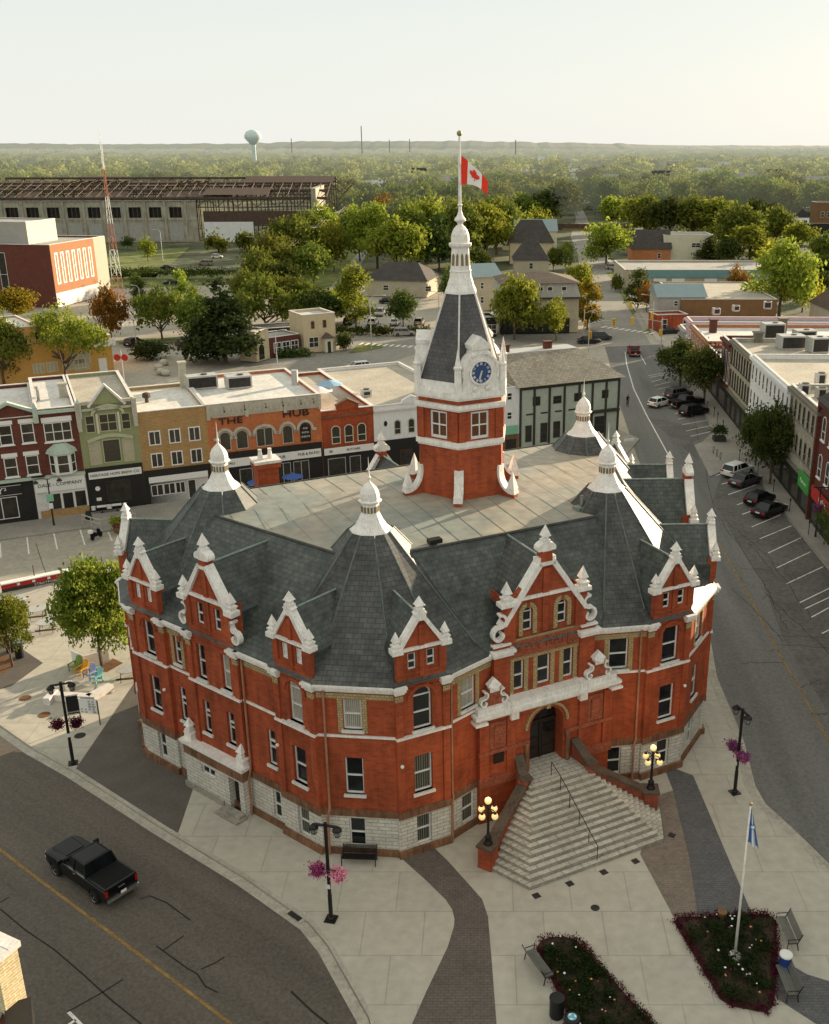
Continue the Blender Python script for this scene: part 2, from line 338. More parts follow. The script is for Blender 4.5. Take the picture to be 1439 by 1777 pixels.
def facet(a, b, wins=(), y=0.0, ztop=EZ, base_holes=(), st=True, cor=True, tn=True, corner=0.05):
    """wins: (a0,a1,z0,z1,arch,glass,tan surround)"""
    M = frame(a, b); L = math.dist(a, b)
    hl = [(w_[0], w_[1], w_[2], w_[3]) + (('arch',) if w_[4] else ()) for w_ in wins]
    up = [h for h in hl if h[2] > 2.9]; lo = [h for h in hl if h[2] <= 2.9]
    wallm.at(M).wall(L, 2.6, ztop, up, y=y); stone.at(M).wall(L, 0.0, 2.6, lo, y=y)
    bands(M, L, y, corner, st, cor, tn)
    for w_ in wins:
        win(M, *w_[:4], y=y, arch=w_[4], glass=w_[5], split=0.5, sill=w_[2] > 2.9, transom=w_[7] if len(w_) > 7 else None)
        if len(w_) > 6 and w_[6]:
            t = tanb.at(M); t.box(w_[0] - 0.3, w_[0] - 0.02, y - 0.03, y, w_[2] - 0.2, 10.02); t.box(w_[1] + 0.02, w_[1] + 0.3, y - 0.03, y, w_[2] - 0.2, 10.02)
            
    return M, L
def finial(par, M, x, y, z, s=1.0, name='pinnacle', m='white_paint'):
    g = MB(M @ T((x, y, z)) @ Matrix.Scale(s, 4))
    g.box(-.21, .21, -.21, .21, 0, .2); g.box(-.26, .26, -.26, .26, .2, .28); g.taper(-.17, .17, -.17, .17, .28, .42, .75)
    g.taper(-.14, .14, -.14, .14, .42, .50, 1.55); g.pyr(-.22, .22, -.22, .22, .50, 1.12)
    return g.build(name, m, par, uv=False)
def big_finial(par, M, x, y, z, s=1.0, bulb=False):
    g = MB(M @ T((x, y, z)) @ Matrix.Scale(s, 4))
    if bulb:
        g.box(-.30, .30, -.26, .26, 0, .12); g.prismY([(-.66, .26), (-.62, .12), (.62, .12), (.66, .26), (.62, .42), (.45, .58), (.26, .66), (-.26, .66), (-.45, .58), (-.62, .42)], -.3, .3)
        g.box(-.26, .26, -.26, .26, .66, .80); g.taper(-.2, .2, -.2, .2, .80, .98, .8); g.taper(-.15, .15, -.15, .15, .98, 1.06, 1.9); g.pyr(-.28, .28, -.28, .28, 1.06, 1.80)
    else:
        g.prismY([(-.38, -.1), (.38, -.1), (.30, .25), (.40, .34), (.22, .5), (-.22, .5), (-.40, .34), (-.30, .25)], -.24, .24)
        g.box(-.26, .26, -.24, .24, .5, .60); g.taper(-.2, .2, -.2, .2, .60, .80, .8); g.taper(-.16, .16, -.16, .16, .80, .86, 1.8); g.pyr(-.26, .26, -.26, .26, .86, 1.42)
    return g.build('finial', 'white_paint', par, uv=False)
def small_gable(M, c, y, depth=4.2, first='glass'):
    "dormer gable standing on a wall bay: brick face, white copings, pinnacles, its own slate roof"
    g = MB(M); H = [(c - .78, c - .32, 11.75, 12.72), (c + .32, c + .78, 11.75, 12.72)]
    g.wall(c + 1.42, EZ - .05, 13.0, H, y=y, x0=c - 1.42, depth=.16)
    g.prismY([(c - 1.2, 13.0), (c + 1.2, 13.0), (c + .16, 14.62), (c - .16, 14.62)], y, y + .3)
    for s_ in (-1, 1):
        g.box(min(c + s_ * 1.44, c + s_ * 1.02), max(c + s_ * 1.44, c + s_ * 1.02), y - .1, y, 11.55, 12.9)
        g.box(c + s_ * 1.42 - .02, c + s_ * 1.42 + .02, y, y + .5, EZ, 13.0)
    g.box(c - .13, c + .13, y - .09, y, 11.3, 14.3); g.box(c - 1.42, c + 1.42, y - .06, y, 11.45, 11.6)
    ga = g.build('gable', 'red_brick', CH)
    k = MB(M); k.box(c - 1.5, c + 1.5, y - .16, y + .04, 12.92, 13.08)
    for s_ in (-1, 1):
        k.prismY([(c + s_ * 1.42, 13.08), (c + s_ * 1.12, 13.08), (c + s_ * .10, 14.62), (c + s_ * .24, 14.80)][::s_ if s_ > 0 else -1], y - .14, y + .36)
        k.box(min(c + s_ * 1.72, c + s_ * 1.1), max(c + s_ * 1.72, c + s_ * 1.1), y - .26, y + .32, 12.86, 13.14)
    k.build('coping', 'white_paint', ga, uv=False)
    for s_ in (-1, 1): finial(ga, M, c + s_ * 1.42, y + .03, 13.12, 0.92)
    big_finial(ga, M, c, y + .1, 14.62, 0.9)
    for h in H: win(M, *h, y=y, glass=first, sill=False, dep=.15, name='dormer_window', th=.06)
    d = MB(M); n = depth
    prof = [(c - 1.45, EZ + .2), (c + 1.45, EZ + .2), (c + 1.45, 12.55), (c, 14.75), (c - 1.45, 12.55)]
    d.prismY(prof, y + .28, y + n)
    d.build('dormer_roof', 'slate_green', CH)
    MB(M).tube([(c, y + .3, 14.78), (c, y + n - .1, 14.78)], .06, 6).build('ridge', 'lead', CH, uv=False)
def scroll(par, M, x, z, s, y, mirror=1):
    pts = []
    for k in range(11): t = -math.pi / 2 - k * .42; r = .10 + .018 * (10 - k) * 1.2; 
    def sp(cx, cz, r0, r1, t0, t1, n=12): return [(cx + (r0 + (r1 - r0) * k / n) * math.cos(t0 + (t1 - t0) * k / n), cz + (r0 + (r1 - r0) * k / n) * math.sin(t0 + (t1 - t0) * k / n)) for k in range(n + 1)]
    p = sp(0.0, .35, .10, .34, -4.2, 1.2) + sp(.02, 1.02, .36, .16, -1.9 + 2 * math.pi - 2 * math.pi, -4.8)
    p = [(x + mirror * a * s, z + b * s) for a, b in p]
    MB(M).ribbon(p, .115 * s, y - .12, y + .22).build('scroll', 'white_paint', par, uv=False)
# --- footprint (local): front centre is the origin, x to the right, y into the building
def mir(p): return (-p[0], p[1])
A1, A2, A3 = (6.65, -.70), (9.85, -.70), (13.40, 1.60)
A4, A5, A6, A7 = (20.65, 16.85), (20.23, 20.17), (18.53, 22.87), (15.70, 24.70)
PR = (3.4, .35)
SL = math.dist(A3, A4)
Wc = [(1.43, 2.45, 8.12, 10.02, False, 'curtain', True), (1.38, 2.40, 4.0, 6.35, False, 'glass', False), (1.45, 2.38, .45, 2.4, False, 'glass', False)]
# left chamfer and right chamfer
facet(mir(A3), mir(A2), Wc)
facet(A2, A3, [(1.55, 2.65, 8.12, 10.02, False, 'curtain', True), (1.55, 2.6, 4.0, 6.35, False, 'glass', False), (1.6, 2.5, .45, 2.4, False, 'glass', False)])
# recessed walls beside the entrance
facet(mir(A1), (-3.4, .35), [(1.0, 2.1, 8.1, 10.02, False, 'curtain', True), (1.0, 2.0, .45, 2.4, False, 'blind_dark', False)])
facet((3.4, .35), A1, [(1.1, 2.3, 7.95, 10.02, False, 'glass', True), (1.1, 2.2, .45, 2.4, False, 'glass', False)])
def bay(a, b, c, wins, lo=0.0, hi=None, gl='glass', depth=4.2, arch_panel=True):
    "dormer bay: wall panel with corner piers, arched top window and a gable over it"
    M = frame(a, b); L = math.dist(a, b); hi = hi or L
    up = [(w_[0], w_[1], w_[2], w_[3]) + (('arch',) if w_[4] else ()) for w_ in wins if w_[2] > 2.9]
    lw = [w_[:4] for w_ in wins if w_[2] <= 2.9]
    y = -.16
    wallm.at(M).wall(hi, 2.6, EZ + .02, up, y=y, x0=lo, depth=.28); stone.at(M).wall(hi, 0, 2.6, lw, y=y, x0=lo, depth=.28)
    for x in (lo, hi):
        wallm.box(x - .01, x + .01, y, .2, 2.6, EZ); stone.box(x - .01, x + .01, y, .2, 0, 2.6)
    m_ = MB(M)
    for x0, x1 in ((lo, lo + .42), (hi - .42, hi)):
        m_.box(x0, x1, y - .10, y, 3.0, EZ - .2)
    rr = .82; m_.ribbon([(c + rr * math.cos(math.pi * k / 12), 9.85 + rr * math.sin(math.pi * k / 12)) for k in range(13)], .2, y - .07, y)
    m_.build('pier', 'red_brick', CH)
    string_.at(M).box(lo - .03, hi + .03, y - .19, y, 7.66, 7.80); tanb.at(M).box(lo - .02, lo + .42, y - .125, y, 10.02, 10.36); tanb.box(hi - .42, hi + .02, y - .125, y, 10.02, 10.36)
    for x0, x1 in ((lo - .06, lo + .5), (hi - .5, hi + .06)):
        corn.at(M).box(x0, x1, y - .2, y, EZ - .18, EZ); corn.box(x0 - .08, x1 + .05, y - .34, y, EZ, EZ + .2); corn.box(x0 - .12, x1 + .08, y - .44, y, EZ + .2, EZ + .34)
    band.at(M).box(lo - .02, hi + .02, y - .12, y, 2.55, 3.0); plinth.at(M).box(lo - .05, hi + .05, y - .2, y, -.1, .42)
    for w_ in wins: win(M, *w_[:4], y=y, arch=w_[4], glass=w_[5], dep=.26, sill=w_[2] > 2.9, transom=w_[6] if len(w_) > 6 else None)
    if c: small_gable(M, c, y, depth, gl)
    return M
bay(mir(A2), mir(A1), 1.58, [(1.05, 2.15, 7.98, 10.55, True, 'glass'), (1.02, 2.12, 3.95, 6.35, False, 'blind_dark'), (1.1, 2.0, .45, 2.4, False, 'blind_dark')])
bay(A1, A2, 1.75, [(1.13, 2.33, 7.98, 10.35, False, 'glass'), (1.15, 2.3, 3.95, 6.35, False, 'glass'), (1.2, 2.2, .45, 2.4, False, 'glass')])
# --- the two long sides
def side(a, b, flip):
    M = frame(a, b); L = math.dist(a, b)
    def f(p, q): return (L - q, L - p) if flip else (p, q)
    def sub(p, q):
        p, q = f(p, q); d = Vector((b[0] - a[0], b[1] - a[1])) / L
        return (a[0] + d.x * p, a[1] + d.y * p), (a[0] + d.x * q, a[1] + d.y * q)
    def rel(o, w_, ln):   # window list in side metres -> along the sub facet
        r = []
        for x in w_:
            p, q = x[0] - o, x[1] - o
            if flip: p, q = ln - q, ln - p
            r.append((p, q) + tuple(x[2:]))
        return r
    # end bay, plain, centre gable bay, plain, end bay
    seg = [('bay', 0.55, 3.95, 2.25, [(1.78, 2.78, 8.05, 10.35, False, 'glass'), (1.78, 2.78, 4.1, 6.5, False, 'glass'), (1.9, 2.7, .5, 2.4, False, 'glass')]),
           ('wall', 3.95, 6.15, 0, [(4.55, 5.2, 8.15, 10.02, False, 'glass', True), (4.55, 5.15, 4.15, 6.5, False, 'glass', False, 5.75), (4.65, 5.15, .5, 2.4, False, 'glass', False)]),
           ('mid', 6.15, 10.75, 8.45, [(6.95, 7.72, 8.0, 10.3, False, 'glass'), (9.18, 9.95, 8.0, 10.3, False, 'curtain'), (6.98, 7.66, 4.3, 6.5, False, 'glass', 5.75), (9.2, 9.88, 4.3, 6.5, False, 'glass', 5.75)]),
           ('wall', 10.75, 13.75, 0, [(12.6, 13.25, 4.15, 6.5, False, 'glass', False, 5.75), (12.65, 13.3, .5, 2.4, False, 'glass', False)]),
           ('bay', 13.75, L, 15.35, [(14.85, 15.9, 7.98, 10.6, True, 'curtain'), (14.85, 15.9, 4.0, 6.4, False, 'glass'), (14.9, 15.85, .45, 2.4, False, 'blind_dark')])]
    p0 = sub(0, .55); facet(*p0, [])
    for k, s0, s1, c, ws in seg:
        p, q = sub(s0, s1); ln = s1 - s0; w2 = rel(s0, ws, ln)
        if k == 'wall': facet(p, q, w2)
        elif k == 'bay': bay(p, q, (ln - (c - s0)) if flip else c - s0, w2, gl='frame_paint' if not flip else 'glass')
        else:
            Mm = bay(p, q, 0, w2); cc = (ln - (c - s0)) if flip else c - s0
            mid_gable(Mm, cc, -.16); side_porch(Mm, cc, flip)
def mid_gable(M, c, y):
    g = MB(M); H = [(c - 1.05, c - .5, 11.75, 13.1), (c + .5, c + 1.05, 11.75, 13.1)]
    g.wall(c + 2.0, EZ - .05, 13.6, H, y=y, x0=c - 2.0, depth=.18)
    g.prismY([(c - 1.75, 13.6), (c + 1.75, 13.6), (c + .26, 15.45), (c - .26, 15.45)], y, y + .35)
    g.box(c - .3, c + .3, y - .12, y + .45, 15.3, 15.95)
    for s_ in (-1, 1):
        g.box(min(c + s_ * 2.02, c + s_ * 1.55), max(c + s_ * 2.02, c + s_ * 1.55), y - .12, y, 11.5, 13.5)
        g.box(c + s_ * 2 - .02, c + s_ * 2 + .02, y, y + .8, EZ, 13.6)
    g.box(c - .16, c + .16, y - .1, y, 11.3, 15.3); g.box(c - 2, c + 2, y - .07, y, 11.35, 11.5)
    ga = g.build('gable', 'red_brick', CH)
    k = MB(M); k.box(c - 2.0, c + 2.0, y - .18, y + .04, 13.5, 13.68)
    for s_ in (-1, 1):
        k.prismY([(c + s_ * 2.02, 13.3), (c + s_ * 1.62, 13.3), (c + s_ * .22, 15.5), (c + s_ * .36, 15.72)][::s_ if s_ > 0 else -1], y - .2, y + .42)
        k.box(min(c + s_ * 2.45, c + s_ * 1.75), max(c + s_ * 2.45, c + s_ * 1.75), y - .3, y + .34, 13.1, 13.4)
    k.box(c - .42, c + .42, y - .2, y + .42, 15.45, 15.62)
    k.build('coping', 'white_paint', ga, uv=False)
    for s_ in (-1, 1):
        finial(ga, M, c + s_ * 2.1, y + .03, 13.4, 1.0); scroll(ga, M, c + s_ * 2.28, 11.25, 1.25, y, s_)
    big_finial(ga, M, c, y + .12, 15.9, .92, True)
    for h in H: win(M, *h, y=y, glass='glass', sill=False, dep=.17, name='gable_window', th=.06)
    MB(M).prismY([(c - 2.0, EZ + .2), (c + 2.0, EZ + .2), (c + 2.0, 13.0), (c, 15.6), (c - 2.0, 13.0)], y + .34, y + 4.9).build('dormer_roof', 'slate_green', CH)
    MB(M).tube([(c, y + .4, 15.64), (c, y + 4.8, 15.64)], .07, 6).build('ridge', 'lead', CH, uv=False)
def side_porch(M, c, flip):
    y = -.16; s_ = -1 if flip else 1
    st = MB(M); L0, L1 = c - 3.1, c + 2.35
    if flip: L0, L1 = c - 2.35, c + 3.1
    d = .5
    # stone ground-floor porch with a doorway at the nearer end
    dx0, dx1 = (c + 1.0, c + 1.95) if not flip else (c - 1.95, c - 1.0)
    st.wall(L1, 0, 2.45, [(dx0, dx1, 0, 2.3), (c - 1.55, c - .25, 1.55, 2.2)], y=y - d, x0=L0, depth=.45)
    for x in (L0, L1): st.box(x - .01, x + .01, y - d, y, 0, 2.45)
    st.build('porch', 'white_stone', CH)
    win(M, c - 1.55, c - .25, 1.55, 2.2, y=y - d, split=0, mull=1, sill=False)
    MB(M).box(dx0, dx1, y - d + .45, y - d + .5, 0.1, 2.3).build('door', 'dark_wood', CH)
    b = MB(M); b.box(L0 - .03, L1 + .03, y - d - .03, y, 2.45, 3.25); b.build('porch_wall', 'brown_stone', CH)
    k = MB(M); k.box(L0 - .2, L1 + .2, y - d - .2, y + .1, 3.25, 3.42); k.box(L0 - .12, L1 + .12, y - d - .12, y + .1, 3.13, 3.25); lg = k.build('ledge', 'white_paint', CH, uv=False)
    for x in (L0 + .3, L1 - .3): big_finial(lg, M, x, y - d + .35, 3.5, .95)
    q = MB(M); q.box(dx0 - .5, dx1 + .6, y - d - .9, y - d - .02, -.05, .12); q.box(dx0 - .3, dx1 + .4, y - d - .55, y - d - .02, .12, .26)
    q.box(L0 - .1, dx0 - .55, y - d - .12, y - d - .01, -.05, .4); q.build('doorstep', 'step_riser', CH)
side(mir(A4), mir(A3), False)
side(A3, A4, True)
# rear corners and back
for s_ in (1, -1):
    pts = [A4, A5, A6, A7] if s_ > 0 else [mir(p) for p in (A7, A6, A5, A4)]
    for i in range(3):
        if i == 1: bay(pts[1], pts[2], 1.6, [(1.05, 2.1, 7.98, 10.4, False, 'glass'), (1.05, 2.1, 4.0, 6.4, False, 'glass')])
        else: facet(pts[i], pts[i + 1], [(1.1, 2.1, 8.1, 10.0, False, 'glass', True), (1.1, 2.1, 4.0, 6.4, False, 'glass', False)])
facet((15.7, 24.7), (2.3, 24.7), [(x, x + 1.1, z, z + 2.2, False, 'glass', False) for x in (2, 5, 8, 11) for z in (4.1, 7.95)])
facet((-2.3, 24.7), (-15.7, 24.7), [(x, x + 1.1, z, z + 2.2, False, 'glass', False) for x in (2, 5, 8, 11) for z in (4.1, 7.95)])
Mb = bay((2.3, 24.7), (-2.3, 24.7), 0, [(1.0, 1.9, 8, 10.2, False, 'glass'), (2.7, 3.6, 8, 10.2, False, 'glass')]); mid_gable(Mb, 2.3, -.16)
# --- entrance pavilion
F = T((0, 0, 0))
up = [(-2.0, -1.35, 8.1, 10.0), (-.42, .42, 8.1, 10.0), (1.35, 2.0, 8.1, 10.0)]
wallm.at(F).wall(3.4, 7.2, 11.5, up, y=.2, x0=-3.4)
for h in up: win(F, *h, y=.2, sill=False, glass='glass')
for x in (-3.4, 3.4): wallm.box(x - .02, x + .02, .2, 1.2, 7.2, 11.5)
for s_ in (-1, 1):
    wallm.box(min(s_ * 3.4, s_ * 2.35), max(s_ * 3.4, s_ * 2.35), .02, .2, 7.2, 11.4)
    k = MB(F); k.box(min(s_ * 3.55, s_ * 2.25), max(s_ * 3.55, s_ * 2.25), -.25, .3, 10.72, 10.92); k.box(min(s_ * 3.65, s_ * 2.15), max(s_ * 3.65, s_ * 2.15), -.35, .3, 10.92, 11.1)
    k.box(min(s_ * 3.5, s_ * 2.35), max(s_ * 3.5, s_ * 2.35), -.1, .3, 11.3, 11.42); k.build('cornice', 'white_paint', CH, uv=False)
tanb.at(F)
for x in (-2.3, -1.33, -.72, .44, 1.05, 2.02): tanb.box(x, x + .27, .17, .2, 7.9, 10.15)
tanb.box(-2.4, 2.4, .14, .2, 10.05, 10.28)
MB(F).box(-2.35, 2.35, .1, .2, 10.28, 11.35).build('name_panel', 'terracotta', CH)
text_part('name_lettering', 'CITY HALL', .80, F @ T((0, .085, 10.82)), 'red_brick', CH, .05, sx=.95)
tanb.box(-2.4, 2.4, .08, .2, 11.35, 11.45)
g = MB(F); GH = [(-1.45, -.85, 11.8, 13.3, 'arch'), (.85, 1.45, 11.8, 13.3, 'arch')]
g.wall(2.45, 11.4, 13.9, GH, y=.2, x0=-2.45)
g.prismY([(-2.1, 13.9), (2.1, 13.9), (.36, 15.75), (-.36, 15.75)], .2, .6); g.box(-.36, .36, .1, .65, 15.7, 16.5)
for s_ in (-1, 1):
    g.box(min(s_ * 2.75, s_ * 2.0), max(s_ * 2.75, s_ * 2.0), .04, .5, 11.4, 13.75); g.box(s_ * 2.45 - .02, s_ * 2.45 + .02, .2, 2.2, 11, 13.9)
g.box(-.2, .2, .1, .2, 11.6, 15.5)
ga = g.build('gable', 'red_brick', CH); tag(ga, 'tall front gable with two round headed windows')
for h in GH:
    win(F, *h[:4], y=.2, arch=True, name='gable_window', th=.06, sill=False)
    c = (h[0] + h[1]) / 2; t = MB(F); t.ribbon([(c + .46 * math.cos(math.pi * k / 12), 13.0 + .46 * math.sin(math.pi * k / 12)) for k in range(13)], .26, .13, .2)
    t.box(c - .59, c - .33, .13, .2, 11.6, 13.0); t.box(c + .33, c + .59, .13, .2, 11.6, 13.0); t.build('window_surround', 'tan_brick', ga)
    MB(F).box(c - .07, c + .07, .06, .2, 13.3, 13.62).build('keystone', 'red_brick', ga)
k = MB(F); k.box(-2.3, 2.3, .04, .22, 13.82, 14.0)
for s_ in (-1, 1):
    k.prismY([(s_ * 2.95, 12.45), (s_ * 2.6, 12.45), (s_ * .30, 15.75), (s_ * .52, 15.98)][::s_ if s_ > 0 else -1], .0, .66)
    k.box(min(s_ * 2.98, s_ * 2.05), max(s_ * 2.98, s_ * 2.05), -.08, .6, 13.62, 13.86)
k.box(-.52, .52, .0, .7, 15.7, 15.9); k.box(-.62, -.36, .15, .6, 15.9, 16.15); k.box(.36, .62, .15, .6, 15.9, 16.15)
k.build('coping', 'white_paint', ga, uv=False)
for s_ in (-1, 1):
    finial(ga, F, s_ * 2.52, .22, 13.86, 1.15); scroll(ga, F, s_ * 3.0, 11.45, 1.45, .15, s_)
big_finial(ga, F, 0, .36, 16.45, .9, True)
MB(F).prismY([(-2.5, EZ + .2), (2.5, EZ + .2), (2.5, 13.3), (0, 15.9), (-2.5, 13.3)], .5, 5.4).build('dormer_roof', 'slate', CH)
MB(F).tube([(0, .6, 15.93), (0, 5.2, 15.93)], .07, 6).build('ridge', 'lead', CH, uv=False)
# lower storey of the pavilion with the great arch
yl = -.3
lw = MB(F); lw.wall(4.5, 0.0, 7.2, [(-1.15, 1.15, 2.85, 6.75, 'arch')], y=yl, x0=-4.5, depth=1.0)
for x in (-4.5, 4.5): lw.box(x - .02, x + .02, yl, 1.4, 0, 7.2)
lw.box(-4.5, 4.5, yl, .3, 7.15, 7.2)
for s_ in (-1, 1):
    for x0, x1 in ((4.55, 3.95), (2.75, 2.2)): lw.box(min(s_ * x0, s_ * x1), max(s_ * x0, s_ * x1), yl - .14, yl, 2.6, 6.9)
lw.build('entrance_wall', 'red_brick', CH)
t = MB(F)
for s_ in (-1, 1):
    t.box(min(s_ * 3.9, s_ * 2.8), max(s_ * 3.9, s_ * 2.8), yl - .09, yl, 5.0, 6.75); t.box(min(s_ * 3.6, s_ * 3.05), max(s_ * 3.6, s_ * 3.05), yl - .16, yl - .09, 5.25, 6.5)
    t.box(min(s_ * 4.6, s_ * 1.25), max(s_ * 4.6, s_ * 1.25), yl - .2, yl, 4.75, 4.98); t.box(min(s_ * 4.6, s_ * 2.2), max(s_ * 4.6, s_ * 2.2), yl - .2, yl, 2.6, 3.2)
t.build('carved_panel', 'terracotta', CH)
pq = MB(F); pq.box(-3.6, -2.95, yl - .12, yl - .02, 4.0, 4.65); pq.build('plaque', 'dark_wood', CH)
t = MB(F); t.ribbon([(1.42 * math.cos(math.pi * k / 16), 5.6 + 1.42 * math.sin(math.pi * k / 16)) for k in range(17)], .16, yl - .1, yl); t.box(-.13, .13, yl - .2, yl, 6.75, 7.2)
t.build('arch_moulding', 'tan_brick', CH)
for x in (-1.42, 1.42): MB(F).lathe([(.17, 2.85), (.15, 3.0), (.13, 3.1), (.13, 4.5), (.18, 4.7), (.18, 4.76)], 10, (x, yl - .12, 0)).build('column', 'brown_stone', CH, smooth=True)
dr = MB(F)
for x0, x1 in ((-1.13, -.02), (.02, 1.13)):
    dr.box(x0, x1, .55, .63, 2.85, 5.35)
    for zz in (3.05, 3.75): dr.box(x0 + .14, x1 - .14, .51, .55, zz, zz + .55)
dr.box(-1.15, 1.15, .5, .66, 5.35, 5.5); dr.box(-.04, .04, .48, .6, 2.85, 5.35)
door = dr.build('door', 'dark_wood', CH)
gp = MB(F); 
for x0, x1 in ((-1.0, -.16), (.16, 1.0)): gp.box(x0, x1, .53, .56, 4.45, 5.2)
gp.prismY([(-1.14, 5.5), (1.14, 5.5)] + [(1.14 * math.cos(math.pi * k / 12), 5.55 + 1.14 * math.sin(math.pi * k / 12)) for k in range(13)], .6, .66)
gp.build('pane', 'glass', door)
k = MB(F); k.ribbon([(.9 * math.cos(math.pi * j / 12), 5.55 + .9 * math.sin(math.pi * j / 12)) for j in range(13)], .05, .56, .62)
for a in (40, 65, 90, 115, 140): k.tube([(0, .59, 5.55), (1.12 * math.cos(R(a)), .59, 5.55 + 1.12 * math.sin(R(a)))], .02, 4)
k.build('fanlight', 'dark_wood', door, uv=False)
# balcony cornice and broken pediments
k = MB(F); k.box(-4.75, 4.75, yl - .25, .2, 7.1, 7.35); k.box(-4.95, 4.95, yl - .5, .2, 7.35, 7.55); k.box(-4.7, 4.7, yl - .25, .2, 7.55, 7.9)
for s_ in (-1, 1): k.box(min(s_ * 2.6, s_ * 2.1), max(s_ * 2.6, s_ * 2.1), yl - .36, .2, 6.75, 7.95); k.box(min(s_ * 5.0, s_ * 4.2), max(s_ * 5.0, s_ * 4.2), yl - .56, .2, 7.0, 7.15)
bal = k.build('balcony', 'white_paint', CH, uv=False)
for s_ in (-1, 1):
    p_ = MB(F); c = s_ * 3.55; p_.prismY([(c - .55, 7.9), (c + .55, 7.9), (c + .45, 8.6), (c + .3, 8.9), (c - .3, 8.9), (c - .45, 8.6)], yl - .05, .15); p_.build('pediment', 'terracotta', bal)
    q = MB(F @ T((c, -.18, 0)) @ RZ(0)); q.add([(-.42, -.22, 9.15), (0, -.36, 8.95), (.42, -.22, 9.15), (.42, .22, 9.15), (-.42, .22, 9.15), (0, -.1, 9.62), (0, .1, 9.62)], [(0, 1, 5), (1, 2, 5), (2, 3, 6, 5), (4, 0, 5, 6), (3, 4, 6), (4, 3, 2, 1, 0)])
    q.box(-.3, .3, -.2, .2, 8.75, 9.1); q.build('finial', 'white_paint', bal, uv=False)
    for m_ in (-1, 1): scroll(bal, F, c + m_ * .62, 7.82, .82, yl + .05, m_)
# --- roofs
TA, TC = (8.1, 6.3), (13.8, 18.0)
deckp = [(-9.2, 4.8), (9.2, 4.8), (10.2, 6.4), (15.6, 17.6), (14.8, 19.8), (12.5, 20.2), (-12.5, 20.2), (-14.8, 19.8), (-15.6, 17.6), (-10.2, 6.4)]
eavep = [(-9.85, -.8), (9.85, -.8), (13.6, 1.5), (20.95, 16.8), (20.5, 20.3), (15.8, 25.1), (-15.8, 25.1), (-20.5, 20.3), (-20.95, 16.8), (-13.6, 1.5)]
eavep[0] = (-9.5, -.0); eavep[1] = (9.5, -.0)
rf = MB(); rf.loft([[(x, y, 10.98) for x, y in eavep], [(x, y, 16.0) for x, y in deckp]]); rf.build('main_roof', 'slate_green', CH)
dk = MB(); cxy = (0, 12.5)
dk.add([(x, y, 16.02) for x, y in deckp] + [(cxy[0], cxy[1], 16.45)], [(i, (i + 1) % 10, 10) for i in range(10)]); dk.build('roof_deck', 'deck', CH)
sm = MB()
for k in range(-9, 10):
    x = k * 1.55
    y0 = 5.0 if abs(x) < 9 else 5.0 + (abs(x) - 9) * 1.95; y1 = 20.0 if abs(x) < 12.4 else 19.6
    if y1 - y0 < 1: continue
    def zd(x_, y_): 
        t_ = min(1.0, max(0.0, 1 - max(abs(x_) / 14.5, abs(y_ - 12.5) / 7.7))); return 16.03 + .43 * t_
    ps = [(x, y0 + (y1 - y0) * j / 8) for j in range(9)]
    for p, q in zip(ps, ps[1:]): sm.tube([(p[0], p[1], zd(*p)), (q[0], q[1], zd(*q))], .009, 4)
sm.build('deck_seam', 'seam_metal', CH, uv=False)
ed = MB()
for i in range(10):
    p, q = deckp[i], deckp[(i + 1) % 10]; ed.tube([(p[0], p[1], 16.0), (q[0], q[1], 16.0)], .10, 6)
ed.build('roof_edge', 'dark_lead', CH, uv=False)
def turret(c, outer, m):
    ang = lambda p: math.atan2(p[1] - c[1], p[0] - c[0])
    pts = list(outer); used = [ang(p) for p in pts]
    a0 = ang(outer[0]); a1 = ang(outer[-1]); 
    gap = (a0 - a1) % (2 * math.pi); n = max(3, int(gap / R(36)))
    for k in range(1, n): t = a1 + gap * k / n; pts.append((c[0] + 6.6 * math.cos(t), c[1] + 6.6 * math.sin(t)))
    base = [(c[0] + (p[0] - c[0]) * 1.055, c[1] + (p[1] - c[1]) * 1.055, 10.98) for p in pts]
    base2 = [(c[0] + (p[0] - c[0]) * .93, c[1] + (p[1] - c[1]) * .93, 11.62) for p in pts]
    ring = [(c[0] + 1.3 * math.cos(ang(p)), c[1] + 1.3 * math.sin(ang(p)), 17.25) for p in pts]
    t_ = MB(); t_.loft([base, base2, ring]); rfo = t_.build('turret_roof', m, CH)
    h = MB()
    for b0, r0 in zip(base2, ring): h.tube([b0, r0], .055, 5)
    h.build('hip', 'hip_lead', rfo, uv=False)
    q = MB(); cc = (c[0], c[1], 0)
    q.lathe([(1.40, 17.0), (1.40, 17.08), (1.34, 17.1), (1.30, 17.2), (1.22, 17.22), (.95, 17.45), (.73, 17.78), (.58, 18.1), (.54, 18.2)], 8, cc, rot=R(22.5))
    q.lathe([(.52, 18.15), (.52, 18.85)], 8, cc, rot=R(22.5)); q.lathe([(.54, 18.8), (.68, 18.9), (.70, 18.97), (.56, 19.02)], 8, cc, rot=R(22.5))
    q.lathe([(.55, 19.0), (.58, 19.18), (.55, 19.42), (.43, 19.70), (.23, 19.92), (.08, 20.06), (.05, 20.16), (.11, 20.3), (.05, 20.42), (.03, 20.8), (.008, 21.5)], 8, cc, rot=R(22.5))
    cu = q.build('cupola', 'white_paint', CH, uv=False)
    o_ = MB()
    for k in range(8):
        a = R(45 * k); Mx = T((c[0], c[1], 0)) @ RZ(a)
        for dy in (-.1, .1):
            o_.at(Mx).box(.475, .50, dy - .065, dy + .065, 18.3, 18.66)
    o_.build('cupola_opening', 'tan_brick', cu, uv=False)
fA = [mir(A4), mir(A3), mir(A2), mir(A1), (-3.4, .35)]
def lerp(a, b, t): return (a[0] + (b[0] - a[0]) * t, a[1] + (b[1] - a[1]) * t)
